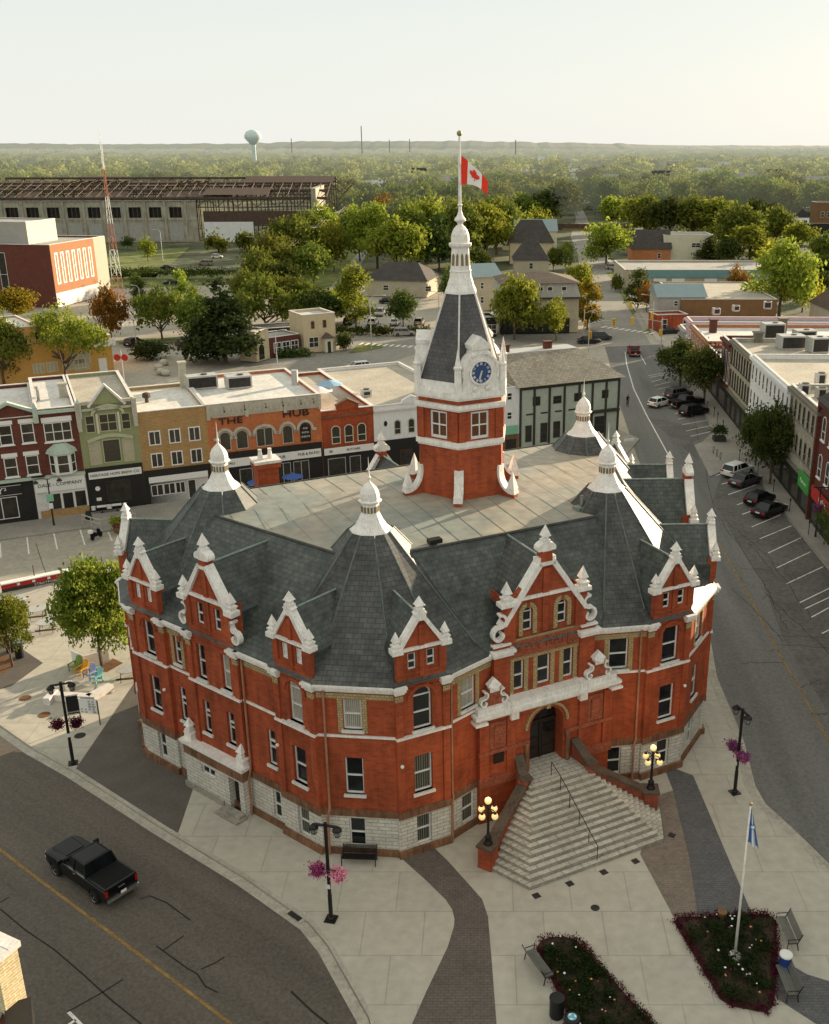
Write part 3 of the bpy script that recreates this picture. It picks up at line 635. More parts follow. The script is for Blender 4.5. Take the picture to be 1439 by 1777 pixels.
turret(mir(TA), [lerp(mir(A3), mir(A4), 3.3 / SL), mir(A3), mir(A2), mir(A1), lerp(mir(A1), (-3.4, .35), .8)], 'slate')
turret(TA, [lerp(A1, (3.4, .35), .8), A1, A2, A3, lerp(A3, A4, 3.3 / SL)], 'slate')
turret(TC, [lerp(A4, A3, 3.6 / SL), A4, A5, A6, A7, (12.4, 24.7)], 'slate')
turret(mir(TC), [(-12.4, 24.7), mir(A7), mir(A6), mir(A5), mir(A4), lerp(mir(A4), mir(A3), 3.6 / SL)], 'slate_green')
# downpipes
dp = [(frame(mir(A3), mir(A2)), .42), (frame(mir(A1), (-3.4, .35)), .12), (frame((3.4, .35), A1), 3.05), (frame(mir(A4), mir(A3)), 11.0)]
for Mx, x in dp:
    MB(Mx).tube([(x, -.14, 10.6), (x, -.14, 3.3), (x - .0, -.22, 3.0), (x - .12, -.24, 2.6), (x - .12, -.24, .05)], .07, 6).build('downpipe', 'copper_pipe', CH, uv=False)
for p_, nm in ((wallm, 'wall'),): p_.build('wall', 'red_brick', CH)
stone.build('stone_base', 'white_stone', CH); band.build('stone_band', 'brown_stone', CH, uv=False); tanb.build('tan_band', 'tan_brick', CH)
corn.build('cornice', 'white_paint', CH, uv=False); string_.build('string_course', 'white_paint', CH, uv=False); plinth.build('plinth', 'brown_stone', CH, uv=False)
# --- clock tower (hexagonal)
TC0 = (1.18, 13.25)
TM = T((TC0[0], TC0[1], 0))
def hexr(r, z, rot=0): return [(r * math.cos(R(60 * k) + rot), r * math.sin(R(60 * k) + rot), z) for k in range(6)]
RB = 3.07
tw = MB(TM); tw.loft([hexr(RB + .08, 15.8), hexr(RB, 19.8)])
ap = RB * math.cos(R(30))
def tface(k): # frame of face k: face normals at 30+60k ; front face (local -y) is k=4
    a = R(60 * k); b = R(60 * (k + 1)); p = (TC0[0] + RB * math.cos(a), TC0[1] + RB * math.sin(a)); q = (TC0[0] + RB * math.cos(b), TC0[1] + RB * math.sin(b))
    return frame(p, q)
for k in range(6):
    Mx = tface(k); tw.at(Mx).wall(RB, 19.8, 22.9, [(.88, 2.19, 20.3, 22.1)], y=0, depth=.2)
    for x0, x1 in ((0, .45), (RB - .45, RB)): tw.box(x0, x1, -.12, 0, 20.2, 22.2)
    win(Mx, .88, 2.19, 20.3, 22.1, split=.5, mull=1, glass='glass_brown', sill=False, name='tower_window', dep=.17, th=.13)
tw.build('tower_wall', 'red_brick', CH)
tr = MB(TM)
for z0, z1, e in ((19.75, 19.9, .1), (19.9, 20.22, .24), (22.22, 22.36, .14), (22.36, 22.62, .3), (22.9, 23.05, .16), (23.05, 23.4, .30)):
    tr.loft([hexr(RB + e, z0), hexr(RB + e, z1)], capb=True, capt=True)
tr.build('tower_cornice', 'white_paint', CH, uv=False)
dm = MB(TM); dm.loft([hexr(RB + .12, 23.4), hexr(RB + .05, 24.0)], capt=True)
dm.build('spire_base', 'white_paint', CH, uv=False)
spb = MB(TM); spb.loft([hexr(RB - .12, 23.95), hexr(1.02, 29.3)], capt=True); spb.build('spire', 'spire_slate', CH)
hp = MB(TM)
for k in range(6): 
    a, b = hexr(RB - .1, 23.95)[k], hexr(1.03, 29.3)[k]; hp.tube([a, b], .06, 5)
hp.build('spire_hip', 'sill_paint', CH, uv=False)
for k in range(6):   # corner pinnacles on the spire base
    a = hexr(RB + .02, 23.3)[k]; g = MB(T((TC0[0] + a[0], TC0[1] + a[1], 23.4)))
    g.lathe([(.26, 0), (.24, 1.5), (.30, 1.56), (.30, 1.66), (.22, 1.72)], 6); g.lathe([(.22, 1.7), (.02, 2.75)], 6); g.build('tower_pinnacle', 'white_paint', CH, uv=False)
# clocks on three faces
def arc_pts(cx, cz, r, a0, a1, n): return [(cx + r * math.cos(R(a0 + (a1 - a0) * k / n)), cz + r * math.sin(R(a0 + (a1 - a0) * k / n))) for k in range(n + 1)]
for k in (4, 2, 0):
    Mx = tface(k); c = RB / 2; zc = 24.62; d = MB(Mx)
    d.prismY([(c - 1.32, 23.4), (c + 1.32, 23.4)] + arc_pts(c, zc, 1.3, -18, 62, 8) + [(c + .52, 26.1), (c - .52, 26.1)] + arc_pts(c, zc, 1.3, 118, 198, 8), -.12, 1.6)
    d.prismY([(c - .62, 26.05), (c + .62, 26.05), (c + .66, 26.3), (c, 26.85), (c - .66, 26.3)], -.2, 1.5)
    d.ribbon(arc_pts(c, zc, .76, 0, 360, 28), .13, -.24, -.12); d.ribbon(arc_pts(c, zc, 1.2, -20, 200, 20), .12, -.2, -.12)
    for sx in (-1, 1):
        d.at(Mx @ T((c + sx * .45, -.16, 23.62)) @ Matrix.Rotation(math.pi / 2, 4, 'X')).lathe([(.16, 0), (.16, .08), (.06, .12)], 10)
        d.at(Mx @ T((c + sx * .55, -.16, 25.75)) @ Matrix.Rotation(math.pi / 2, 4, 'X')).lathe([(.16, 0), (.16, .08), (.06, .12)], 10)
    dmr = d.build('clock_dormer', 'white_paint', CH, uv=False)
    f = MB(Mx); f.prismY(arc_pts(c, zc, .70, 0, 349, 31), -.16, -.1); f.build('clock_face', 'clock_blue', dmr, uv=False)
    nm = MB(Mx)
    for h in range(12):
        a = R(90 - 30 * h); Mh = Mx @ T((c, 0, zc)) @ Matrix.Rotation(-(a - math.pi / 2), 4, 'Y')
        nm.at(Mh)
        for xo in ((0,) if h in (1, 5) else (-.05, .05) if h in (2, 10) else (-.055, 0, .055)): nm.box(xo - .014, xo + .014, -.185, -.16, .47, .64)
    nm.build('clock_numeral', 'white_paint', dmr, uv=False)
    hh = MB()
    for ang, ln, wd in ((-167, .58, .03), (-162, .42, .05)):
        hh.at(Mx @ T((c, 0, zc)) @ Matrix.Rotation(R(ang), 4, 'Y')).box(-wd, wd, -.22, -.19, -.12, ln)
    hh.build('clock_hand', 'white_paint', dmr, uv=False)
# lantern and pole
ln = MB(TM)
ln.loft([hexr(1.12, 29.2), hexr(1.10, 29.35), hexr(.92, 29.72), hexr(.90, 29.85), hexr(.76, 30.2), hexr(.73, 30.5), hexr(.78, 30.55), hexr(.70, 30.62), hexr(.60, 31.9), hexr(.62, 31.95), hexr(.78, 32.08), hexr(.80, 32.22), hexr(.58, 32.26)], capt=True)
ln.lathe([(.56, 32.24), (.58, 32.45), (.55, 32.75), (.43, 33.05), (.25, 33.27), (.14, 33.36), (.20, 33.46), (.36, 33.58), (.35, 33.66), (.18, 33.9), (.11, 34.15), (.09, 34.4), (.17, 34.5), (.08, 34.6)], 12)
lan = ln.build('lantern', 'white_paint', CH, uv=False)
op = MB()
for k in range(6):
    Mx = TM @ RZ(R(30 + 60 * k))
    for dy in (-.15, .15): op.at(Mx).add([(.605, dy - .09, 30.9), (.605, dy + .09, 30.9), (.56, dy + .09, 31.5), (.55, dy, 31.66), (.56, dy - .09, 31.5)], [(0, 1, 2, 3, 4)])
op.build('lantern_opening', 'tan_brick', lan, uv=False)
MB(TM).tube([(0, 0, 34.5), (0, 0, 38.5)], .11, 8, r1=.07).build('flagpole', 'white_paint', CH, uv=False)
MB(TM).ball((0, 0, 38.62), .17, 10).build('flagpole_ball', 'gold', CH, uv=False)
# buttresses
for k in range(6):
    a = R(60 * k); Mx = T((TC0[0], TC0[1], 0)) @ RZ(a)
    b = MB(Mx @ RZ(0)); Mxx = Mx @ Matrix.Rotation(math.pi / 2, 4, 'Z')
    # curved brick fin in the radial plane
    cur = [(RB + 1.0 - 1.05 * math.sin(R(t)), 17.95 - 1.35 * math.cos(R(t))) for t in range(0, 91, 15)]
    b = MB(Mx); poly = [(RB - .3, 15.8), (RB + 1.15, 15.8), (RB + 1.15, 16.6)] + cur + [(RB - .3, 18.2)]
    b.prismY(poly, -.24, .24); bt = b.build('buttress', 'red_brick', CH)
    c_ = MB(Mx); c_.ribbon([(RB + 1.2, 16.62)] + cur + [(RB - .02, 18.35)], .16, -.3, .3); c_.build('buttress_coping', 'white_paint', bt, uv=False)
    g = MB(Mx @ T((RB + .88, 0, 16.6))); g.box(-.27, .27, -.27, .27, 0, .28); g.pyr(-.29, .29, -.29, .29, .28, 1.45); g.build('pinnacle', 'white_paint', bt, uv=False)
# chimney at the back, roof hatch and gutters
ch = MB(T((-9.5, 23.0, 0))); ch.box(-.75, .75, -.6, .6, 11, 16.6); ch.box(-.9, .9, -.75, .75, 16.6, 16.95)
cho = ch.build('chimney', 'red_brick', CH); MB(T((-9.5, 23.0, 0))).box(-.95, .95, -.8, .8, 16.95, 17.15).build('chimney_cap', 'sill_paint', cho, uv=False)
for dx in (-.35, .35): MB(T((-9.5 + dx, 23, 17.1))).lathe([(.22, 0), (.12, .6), (.15, .75)], 8).build('chimney_pot', 'sill_paint', cho, uv=False)
v_ = MB(T((6.2, 6.2, 16.1))); v_.tube([(0, 0, 0), (0, 0, .9)], .1, 8); v_.box(-.5, .4, -.3, .3, 0, .2); v_.build('roof_vent', 'lead', CH, uv=False)
v_ = MB(T((-4.6, 5.2, 16.1))); v_.box(-.4, .4, -.25, .25, 0, .25); v_.build('roof_hatch', 'black_metal', CH, uv=False)
sc_ = MB()
for Mx, x in ((frame(mir(A2), mir(A1)), .2), (frame(A1, A2), 2.9), (frame(mir(A4), mir(A3)), 3.6), (frame(mir(A4), mir(A3)), 13.9)):
    sc_.at(Mx).ball((x, -.42, 6.1), .11, 8)
sc_.build('wall_lamp', 'white_paint', CH, uv=False)
# ================================================================ GROUND
mat('far_ground', (0.085, 0.10, 0.045), var=0.35, scale=0.02, col2=(0.12, 0.115, 0.06), fine=8)
mat('town_paving', (0.30, 0.275, 0.235), var=0.16, scale=0.06, fine=10)
mat('asphalt', (0.115, 0.098, 0.082), var=0.19, scale=0.28, aniso=37, fine=22, rough=0.9)
mat('asphalt_patch', (0.125, 0.118, 0.108), var=0.2, scale=0.2, fine=14); mat('asphalt_side', (0.150, 0.148, 0.140), var=0.17, scale=0.28, aniso=-88, fine=18)
mat('asphalt_pale', (0.36, 0.325, 0.265), var=0.13, scale=0.10, fine=20)
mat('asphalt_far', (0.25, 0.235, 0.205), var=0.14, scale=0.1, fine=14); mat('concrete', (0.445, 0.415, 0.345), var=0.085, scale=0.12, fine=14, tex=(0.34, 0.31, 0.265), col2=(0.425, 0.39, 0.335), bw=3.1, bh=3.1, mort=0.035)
mat('sidewalk', (0.30, 0.275, 0.24), var=0.14, scale=0.3, fine=14, tex=(0.22, 0.20, 0.18), col2=(0.285, 0.26, 0.225), bw=1.6, bh=1.6, mort=0.02)
mat('brick_paving', (0.135, 0.113, 0.098), var=0.14, scale=0.6, tex=(0.085, 0.072, 0.062), col2=(0.12, 0.10, 0.088), bw=0.34, bh=0.17, mort=0.018)
mat('brick_paving_brown', (0.225, 0.185, 0.15), var=0.12, scale=0.6, tex=(0.15, 0.12, 0.10), col2=(0.185, 0.15, 0.12), bw=0.34, bh=0.17, mort=0.018)
mat('brick_paving_grey', (0.125, 0.122, 0.125), var=0.12, scale=0.6, tex=(0.08, 0.078, 0.08), col2=(0.105, 0.102, 0.105), bw=0.34, bh=0.17, mort=0.018)
mat('stone_dark_paving', (0.115, 0.10, 0.086), var=0.14, scale=0.5, fine=14)
mat('kerb_stone', (0.40, 0.37, 0.31), var=0.15, scale=0.8)
mat('road_paint', (0.72, 0.70, 0.64), var=0.14, scale=1.5, fine=9)
mat('yellow_paint', (0.27, 0.165, 0.05), var=0.3, scale=1.2, fine=9)
mat('tar', (0.02, 0.018, 0.016), var=0.2)
mat('grass_green', (0.12, 0.15, 0.03), var=0.3, scale=0.25, fine=12, col2=(0.17, 0.18, 0.05))
mat('soil', (0.05, 0.03, 0.02), var=0.3, scale=2)
mat('mulch', (0.16, 0.075, 0.03), var=0.3, scale=3)
def struct(o): o['kind'] = 'structure'; return o
def sheet(name, pts, z, m):
    g = MB(); g.add([(p[0], p[1], z) for p in pts], [tuple(range(len(pts)))]); o = g.build(name, m)
    if o.data.polygons[0].normal.z < 0: o.data.flip_normals()
    return struct(o)
def GP(l, z=0.0): return [G(u, v, z) for u, v in l]
def strip(g, pts, wd, z, off=0.0):
    L = []; Rr = []
    for i, (x, y) in enumerate(pts):
        x0, y0 = pts[max(i - 1, 0)]; x1, y1 = pts[min(i + 1, len(pts) - 1)]
        d = math.hypot(x1 - x0, y1 - y0) or 1; nx, ny = -(y1 - y0) / d, (x1 - x0) / d
        L.append((x + nx * (off + wd / 2), y + ny * (off + wd / 2), z)); Rr.append((x + nx * (off - wd / 2), y + ny * (off - wd / 2), z))
    for i in range(len(pts) - 1): g.add([Rr[i], Rr[i + 1], L[i + 1], L[i]], [(0, 1, 2, 3)])
    return g
ROADZ = -0.12
sheet('ground', [(-9000, -60), (9000, -60), (9000, 12000), (-9000, 12000)], -0.22, 'far_ground')
sheet('town_square', [(-170, 10), (120, 10), (120, 215), (60, 250), (-40, 300), (-170, 300)], -0.16, 'asphalt_pale')
kerbL = GP([(0, 1258), (56, 1297), (128, 1337), (281, 1435), (424, 1521), (490, 1567), (537, 1600), (570, 1640), (600, 1693), (640, 1763)])
kerbL = [(-55.8, 79.9)] + kerbL + [(-4.2, 33.0), (-3.2, 27)]
kerbR = GP([(1439, 1510), (1361, 1435), (1316, 1394), (1297, 1360), (1278, 1282), (1233, 1172)])
kerbR = [(27, 41)] + kerbR + [(18.4, 78), (19.3, 92), (16.5, 103)]
sheet('road', kerbL + [(-3, 20), (-70, 20), (-140, 60), (-140, 150)], ROADZ, 'asphalt')
rr_left = GP([(1106, 790), (1072, 690), (1062, 640), (1050, 600)])
sheet('side_street', [(27, 41)] + kerbR[1:7] + [(18.9, 84)] + rr_left + [G(1150, 596)] + [(36.5, 196), (33.4, 155), (32, 133), (32.5, 84), (34, 60), (46, 30), (60, 20), (40, 20)], ROADZ, 'asphalt_side')
plz = kerbL + [(-3.2, 22), (20, 22), (29, 30)] + kerbR + [(5, 100), (-20, 92.5), (-34.5, 88.2), (-44, 84.7), (-60, 79.5), (-75, 86)]
def slab(name, pts, z0, z1, m):
    g = MB(); g.prism(pts, z0, z1, bottom=False); o = g.build(name, m)
    return struct(o)
def ccw(p): return p if sum(a[0] * b[1] - b[0] * a[1] for a, b in zip(p, p[1:] + p[:1])) > 0 else p[::-1]
plaza_left = ccw(kerbL + [(-3.2, 22), (20, 22), (29, 30)] + kerbR + [(5, 100), (-20, 92.5), (-34.5, 88.2), (-44, 84.7)])
slab('plaza', plaza_left, -0.2, 0.0, 'concrete')
for nm, z, pts, m in (
    ('paving_path', .004, GP([(690, 1483), (737, 1525), (773, 1560), (785, 1578), (789, 1595), (788, 1607), (777, 1643), (740, 1720), (705, 1800), (864, 1800), (862, 1777), (853, 1660), (847, 1590), (837, 1560), (813, 1533), (777, 1493), (748, 1465)]), 'brick_paving'),
    ('paving_path', .004, GP([(1111, 1482), (1170, 1592), (1211, 1587), (1196, 1487), (1168, 1371), (1141, 1380)]), 'brick_paving_brown'),
    ('paving_path', .004, GP([(1203, 1345), (1308, 1592), (1211, 1588), (1196, 1487), (1168, 1371), (1150, 1325)]), 'brick_paving_grey'),
    ('paving_path', .004, GP([(1345, 1660), (1368, 1671), (1400, 1690), (1439, 1702), (1500, 1712), (1500, 1840), (1417, 1777), (1346, 1731)]), 'brick_paving_grey'),
    ('paving_apron', .004, GP([(130, 1336), (235, 1182), (300, 1290), (345, 1340), (309, 1446), (283, 1434)]), 'stone_dark_paving'),
    ('paving_apron', .004, GP([(309, 1446), (345, 1340), (480, 1400), (600, 1470), (690, 1483), (650, 1500), (575, 1500), (430, 1523)])[:0] or GP([(-60, 1130), (0, 1100), (75, 1062 + 88), (20, 1190), (-60, 1215)]), 'stone_dark_paving')):
    sheet(nm, pts, z, m)
g = MB(); strip(g, kerbL, .2, .006, .12); strip(g, kerbR, .2, .006, .12); o = struct(g.build('kerb', 'kerb_stone'))
g = MB(); strip(g, kerbL, .55, ROADZ + .004, -.30); strip(g, kerbR, .5, ROADZ + .004, -.27); struct(g.build('gutter', 'kerb_stone'))
# drains and manholes in the paving
mat('iron', (0.03, 0.028, 0.026), var=0.3, rough=0.6); mat('rusty_iron', (0.16, 0.07, 0.03), var=0.3)
def disc(name, u, v, r, m, label, z=.008, grp=None):
    x, y = G(u, v); o = MB(T((x, y, 0))).lathe([(r, 0.002), (r, z + .006)], 20).build(name, m, uv=False); return tag(o, label, 'manhole cover', grp)
disc('manhole_cover', 1033, 1575, .24, 'iron', 'dark round manhole cover in the pale paving in front of the entrance steps')
disc('manhole_cover', 44, 1211, .42, 'rusty_iron', 'rust coloured manhole cover in the sunlit paving, farther from the street lamp')
disc('manhole_cover', 77, 1240, .42, 'rusty_iron', 'rust coloured manhole cover in the sunlit paving, beside the street lamp banner')
disc('manhole_cover', 139, 1276, .38, 'iron', 'dark manhole cover just behind the lamp post with the banner')
x, y = G(508, 1590); gr = MB(T((x, y, 0)) @ RZ(R(-40)))
gr.box(-.62, .62, -.05, .75, ROADZ, -.06); sg = tag(gr.build('street_drain', 'kerb_stone', uv=False), 'square street drain with a dark grate set in the kerb', 'drain')
gr = MB(T((x, y, 0)) @ RZ(R(-40))); 
for k in range(6): gr.box(-.4 + k * .14, -.32 + k * .14, .0, .62, -.06, -.045)
gr.box(-.45, .45, -.02, .66, -.06, -.05); gr.build('grate', 'iron', sg, uv=False)
for k, (u, v) in enumerate([(931, 1554), (989, 1533), (1048, 1513), (1103, 1494), (1166, 1449)]):
    x, y = G(u, v); o = MB(T((x, y, 0)) @ RZ(R(30 + 27 * (k == 4)))).box(-.2, .2, -.2, .2, .002, .012).build('paving_plaque', 'iron', uv=False)
    tag(o, ['dark square stone inlay at the foot of the steps, lowest of the row', 'dark square stone inlay, second up from the lowest one by the steps', 'dark square stone inlay, in the middle of the row before the steps', 'dark square stone inlay beside the brown brick strip before the steps', 'dark square stone inlay lying on the brown brick strip'][k], 'paving inlay', 'dark square inlays before the steps')
# road markings
g = MB(); strip(g, [(-40, 57.0)] + GP([(0, 1471), (58, 1516), (163, 1594), (253, 1662), (336, 1724), (398, 1771), (430, 1795)]), .16, ROADZ + .008)
strip(g, GP([(1249, 942), (1300, 1032), (1351, 1127), (1388, 1192), (1438, 1282), (1490, 1372), (1560, 1500)]), .14, ROADZ + .008); struct(g.build('centre_line', 'yellow_paint'))
g = MB(); strip(g, GP([(1085, 609), (1088, 632), (1100, 673), (1122, 718), (1161, 789)]), .16, ROADZ + .008); strip(g, GP([(1110, 612), (1121, 631)]), .13, ROADZ + .008)
st_ = [((945, 185), (1125, 110)), ((995, 258), (1190, 178)), ((1048, 345), (1248, 252)), ((1100, 437), (1308, 338)), ((1160, 535), (1385, 430)), ((1240, 652), (1430, 560)), ((1272, 690), (1430, 616)), ((1312, 742), (1430, 678)), ((1378, 842), (1440, 810))]
for a, b in st_: strip(g, GP([(1039 + a[0] / 3.555, 860 + a[1] / 3.555), (1039 + b[0] / 3.555, 860 + b[1] / 3.555)]), .12, ROADZ + .008)
for a, b in [((732, 1018), (775, 1008)), ((770, 1073), (815, 1060)), ((810, 1138), (985, 1078)), ((865, 1202), (912, 1185)), ((897, 1262), (955, 1240)), ((495, 668), (650, 640)), ((522, 702), (678, 675)), ((545, 742), (700, 708)), ((575, 775), (730, 738)), ((310, 398), (430, 375)), ((318, 408), (430, 388)), ((330, 435), (440, 408)), ((350, 458), (450, 435)), ((368, 482), (455, 462)), ((473, 635), (500, 628)), ((400, 510), (440, 500))]:
    strip(g, GP([(1039 + a[0] / 3.6, 540 + a[1] / 3.6), (1039 + b[0] / 3.6, 540 + b[1] / 3.6)]), .14, ROADZ + .008)
for a, b in [((0, 720), (8, 870)), ((280, 655), (300, 830)), ((560, 615), (595, 780)), ((833, 575), (882, 735)), ((1120, 585), (1165, 693)), ((552, 1000), (570, 1100)), ((1295, 885), (1325, 960))]:
    strip(g, GP([(a[0] / 6, 820 + a[1] / 6), (b[0] / 6, 820 + b[1] / 6)]), .14, -.16 + .012)
# crossings and stop bars at the far junctions, drawn on the ground they cover
for (u0, v0), (u1, v1), n_ in (((1046, 566), (1140, 578), 9), ((625, 595), (742, 602), 11)):
    for k in range(n_):
        t0 = k / n_; a = lerp(G(u0, v0), G(u1, v1), t0); b = lerp(G(u0, v0), G(u1, v1), t0 + .45 / n_); strip(g, [a, b], 2.2, -.16 + .075)
for pts, wd in (([(560, 565), (575, 562)], .2), ([(1340, 1771 + 60), (1350, 1800)], .2)): strip(g, GP(pts), wd, -.16 + .012)
strip(g, GP([(118, 1752), (146, 1780)]), .16, ROADZ + .008); strip(g, GP([(115, 1777), (131, 1766)]), .14, ROADZ + .008)
struct(g.build('road_marking', 'road_paint'))
g = MB()
def zz(l, s, ox, oy): return GP([(ox + a / s, oy + b / s) for a, b in l])
for l in ([(670, 498), (720, 482), (800, 515), (860, 560), (915, 600)], [(785, 742), (830, 710), (882, 672)], [(750, 722), (830, 780), (900, 830), (945, 855), (985, 915), (1045, 945)], [(965, 833), (1030, 805), (1078, 775)], [(0, 545), (120, 645), (260, 740), (400, 860), (520, 970), (700, 1115)], [(320, 1040), (490, 945), (590, 882)], [(0, 512), (45, 488)]):
    strip(g, zz(l, 2.767, 0, 1377), .075, ROADZ + .012)
strip(g, zz([(135, 950), (240, 1050), (340, 1130)], 3, 460, 1400), .1, ROADZ + .012)
random.seed(3)
def crack(p, q, n, j, wd, z=ROADZ + .012):
    pts = [(p[0] + (q[0] - p[0]) * k / n + random.uniform(-j, j), p[1] + (q[1] - p[1]) * k / n + random.uniform(-j, j)) for k in range(n + 1)]; strip(g, pts, wd, z)
for (a, b) in (((1239, 880), (1325, 1010)), ((1325, 1010), (1365, 1090)), ((1270, 1018), (1360, 1110)), ((1286, 985), (1325, 984)), ((1288, 1148), (1360, 1147)), ((1405, 1235), (1439, 1236)), ((1390, 1190), (1425, 1175)), ((1325, 1025), (1439, 1130)), ((1345, 1100), (1439, 1105)), ((1350, 1115), (1439, 1122)), ((1200, 700), (1240, 880)), ((1260, 900), (1330, 960)), ((1300, 940), (1350, 1000)), ((1330, 960), (1410, 1070)), ((1068, 692), (1150, 695)), ((1075, 640), (1120, 640))):
    p, q = G(*a), G(*b); crack(p, q, 10, .16, .05)
for _ in range(46):
    u, v = random.uniform(1235, 1400), random.uniform(900, 1130); 
    if u > 1225 + (v - 780) * .55 + 80 or u < 1236 + (v - 900) * .48: continue
    p = G(u, v); a = random.uniform(0, 6.28); l_ = random.uniform(.8, 2.5); crack(p, (p[0] + l_ * math.cos(a), p[1] + l_ * math.sin(a)), 6, .14, .035)
struct(g.build('tar_line', 'tar'))
g = MB(); strip(g, GP([(62, 940), (75, 980), (88, 1008)]), .05, -.16 + .008); struct(g.build('paving_joint', 'tar'))
# shop-side pavement and right-hand pavement
SP, SQ = (-60.0, 97.75), (-8.0, 121.6); SD = ((SQ[0] - SP[0]) / 57.208, (SQ[1] - SP[1]) / 57.208)
def sh(a, o=0.0): return (SP[0] + SD[0] * a - SD[1] * -o * -1, SP[1] + SD[1] * a + SD[0] * o)
slab('sidewalk', ccw([sh(-30, 0), sh(-30, -5.0), sh(18, -5.0), sh(19, -6.8), sh(57, -6.8), sh(84, -5.5), sh(89.5, 0), sh(89.5, 9), sh(57, 2)]), -.2, .01, 'sidewalk')
def rgt(a, o=0.0): # right-hand street frontage line
    d = (2.2 / 72.03, 72 / 72.03); return (34.6 + d[0] * a + d[1] * o, 88 + d[1] * a - d[0] * o)
rk = GP([(1206, 768), (1203, 778), (1222, 810), (1232, 826), (1283, 801 + 0), (1309, 812), (1330, 850), (1373, 903), (1439, 985)])
rk = [(36.8, 196), (34.2, 170), (32.9, 150)] + GP([(1226, 722), (1243, 745)]) + [(29.6, 133.5)] + GP([(1205, 772), (1222, 806), (1232, 826)]) + [G(1276, 808), G(1309, 812)] + GP([(1330, 850), (1373, 903), (1439, 985)]) + [(33.6, 74), (38, 55), (48, 36)]
slab('sidewalk', ccw([rgt(112, 0), rgt(112, 20), (80, 40), (55, 30)] + rk[::-1]), -.2, .01, 'sidewalk')
# beyond the junction: street running away, pavement strips, lawns
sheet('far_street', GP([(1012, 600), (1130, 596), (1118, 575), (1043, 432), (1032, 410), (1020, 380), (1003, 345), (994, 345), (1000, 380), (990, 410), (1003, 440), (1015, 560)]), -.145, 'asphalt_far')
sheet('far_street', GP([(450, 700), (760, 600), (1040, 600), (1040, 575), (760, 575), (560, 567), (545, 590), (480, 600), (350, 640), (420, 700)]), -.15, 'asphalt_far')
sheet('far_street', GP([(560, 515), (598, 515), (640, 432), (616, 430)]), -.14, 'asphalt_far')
g = MB(); strip(g, GP([(1129, 590), (1100, 540), (1060, 470), (1040, 440), (1028, 418)]), 1.8, -.088, -2.2); struct(g.build('far_sidewalk', 'concrete'))
for nm, pts in (('lawn', [(1115, 575), (1148, 583), (1152, 578), (1128, 566)]), ('lawn', [(1075, 505), (1083, 505), (1104, 540), (1098, 545)]), ('lawn', [(1052, 472), (1088, 468), (1100, 488), (1070, 490)]), ('lawn', [(604, 612), (625, 594), (663, 597), (664, 602), (640, 607)]),
                ('lawn', [(200, 590), (240, 586), (420, 580), (440, 588), (330, 592), (215, 598)]), ('lawn', [(500, 540), (560, 515), (625, 432), (600, 425), (555, 455), (470, 520)]), ('lawn', [(180, 480), (180, 440), (330, 428), (300, 455), (270, 480)]), ('lawn', [(180, 500), (420, 492), (400, 470), (180, 475)])):
    o = sheet(nm, GP(pts), -.10, 'grass_green')
for pts in ([(1236, 868), (1250, 828), (1276, 812), (1309, 815), (1330, 852), (1373, 905), (1439, 988), (1439, 1235), (1362, 1112), (1325, 1010)], [(1120, 720), (1186, 735), (1243, 745), (1203, 766), (1215, 800), (1150, 745)]):
    sheet('road_patch', GP(pts), ROADZ + .003, 'asphalt_patch')
# low ridges on the horizon
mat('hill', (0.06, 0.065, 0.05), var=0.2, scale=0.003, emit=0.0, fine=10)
hl = bpy.data.materials['hill']; pb = hl.node_tree.nodes['Principled BSDF']; pb.inputs['Emission Color'].default_value = (0.40, 0.42, 0.34, 1); pb.inputs['Emission Strength'].default_value = 0.54  # flat emission over a near-black base paints the ridges' hazy light
def ridge(name, y, x0, x1, h, seed, n=160):
    rnd = random.Random(seed); ph = [rnd.uniform(0, 6.28) for _ in range(8)]; g = MB()
    def z(x): t = x / (x1 - x0) * 6.28; return h * (.6 +   .08 * math.sin(t * 1.7 + ph[0]) + .04 * math.sin(t * 4.1 + ph[1]) + .02 * math.sin(t * 11 + ph[2]) + .012 * math.sin(t * 31 + ph[3]) + .012 * math.sin(t * 67 + ph[4])) + rnd.uniform(-1, 1) * h * .025
    top = [(x0 + (x1 - x0) * k / n) for k in range(n + 1)]; zs = [max(1, z(x) * min(1, (x1 - x) / 1900 + .02, (x - x0) / 1900 + .02)) for x in top]
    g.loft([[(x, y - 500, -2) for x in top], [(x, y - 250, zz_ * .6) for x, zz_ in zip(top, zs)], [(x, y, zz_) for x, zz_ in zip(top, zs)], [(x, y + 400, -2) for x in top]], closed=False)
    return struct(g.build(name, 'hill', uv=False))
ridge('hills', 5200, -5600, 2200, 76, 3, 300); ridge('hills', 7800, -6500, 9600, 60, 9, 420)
# ================================================================ STEPS
mat('coping_dark', (0.10, 0.075, 0.055), var=0.25, scale=1.5)
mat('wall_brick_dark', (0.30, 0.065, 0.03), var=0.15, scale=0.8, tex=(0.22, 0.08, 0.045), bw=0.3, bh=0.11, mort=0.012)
LZ = 2.85; NS = 14
stp = MB(); stpR = MB()
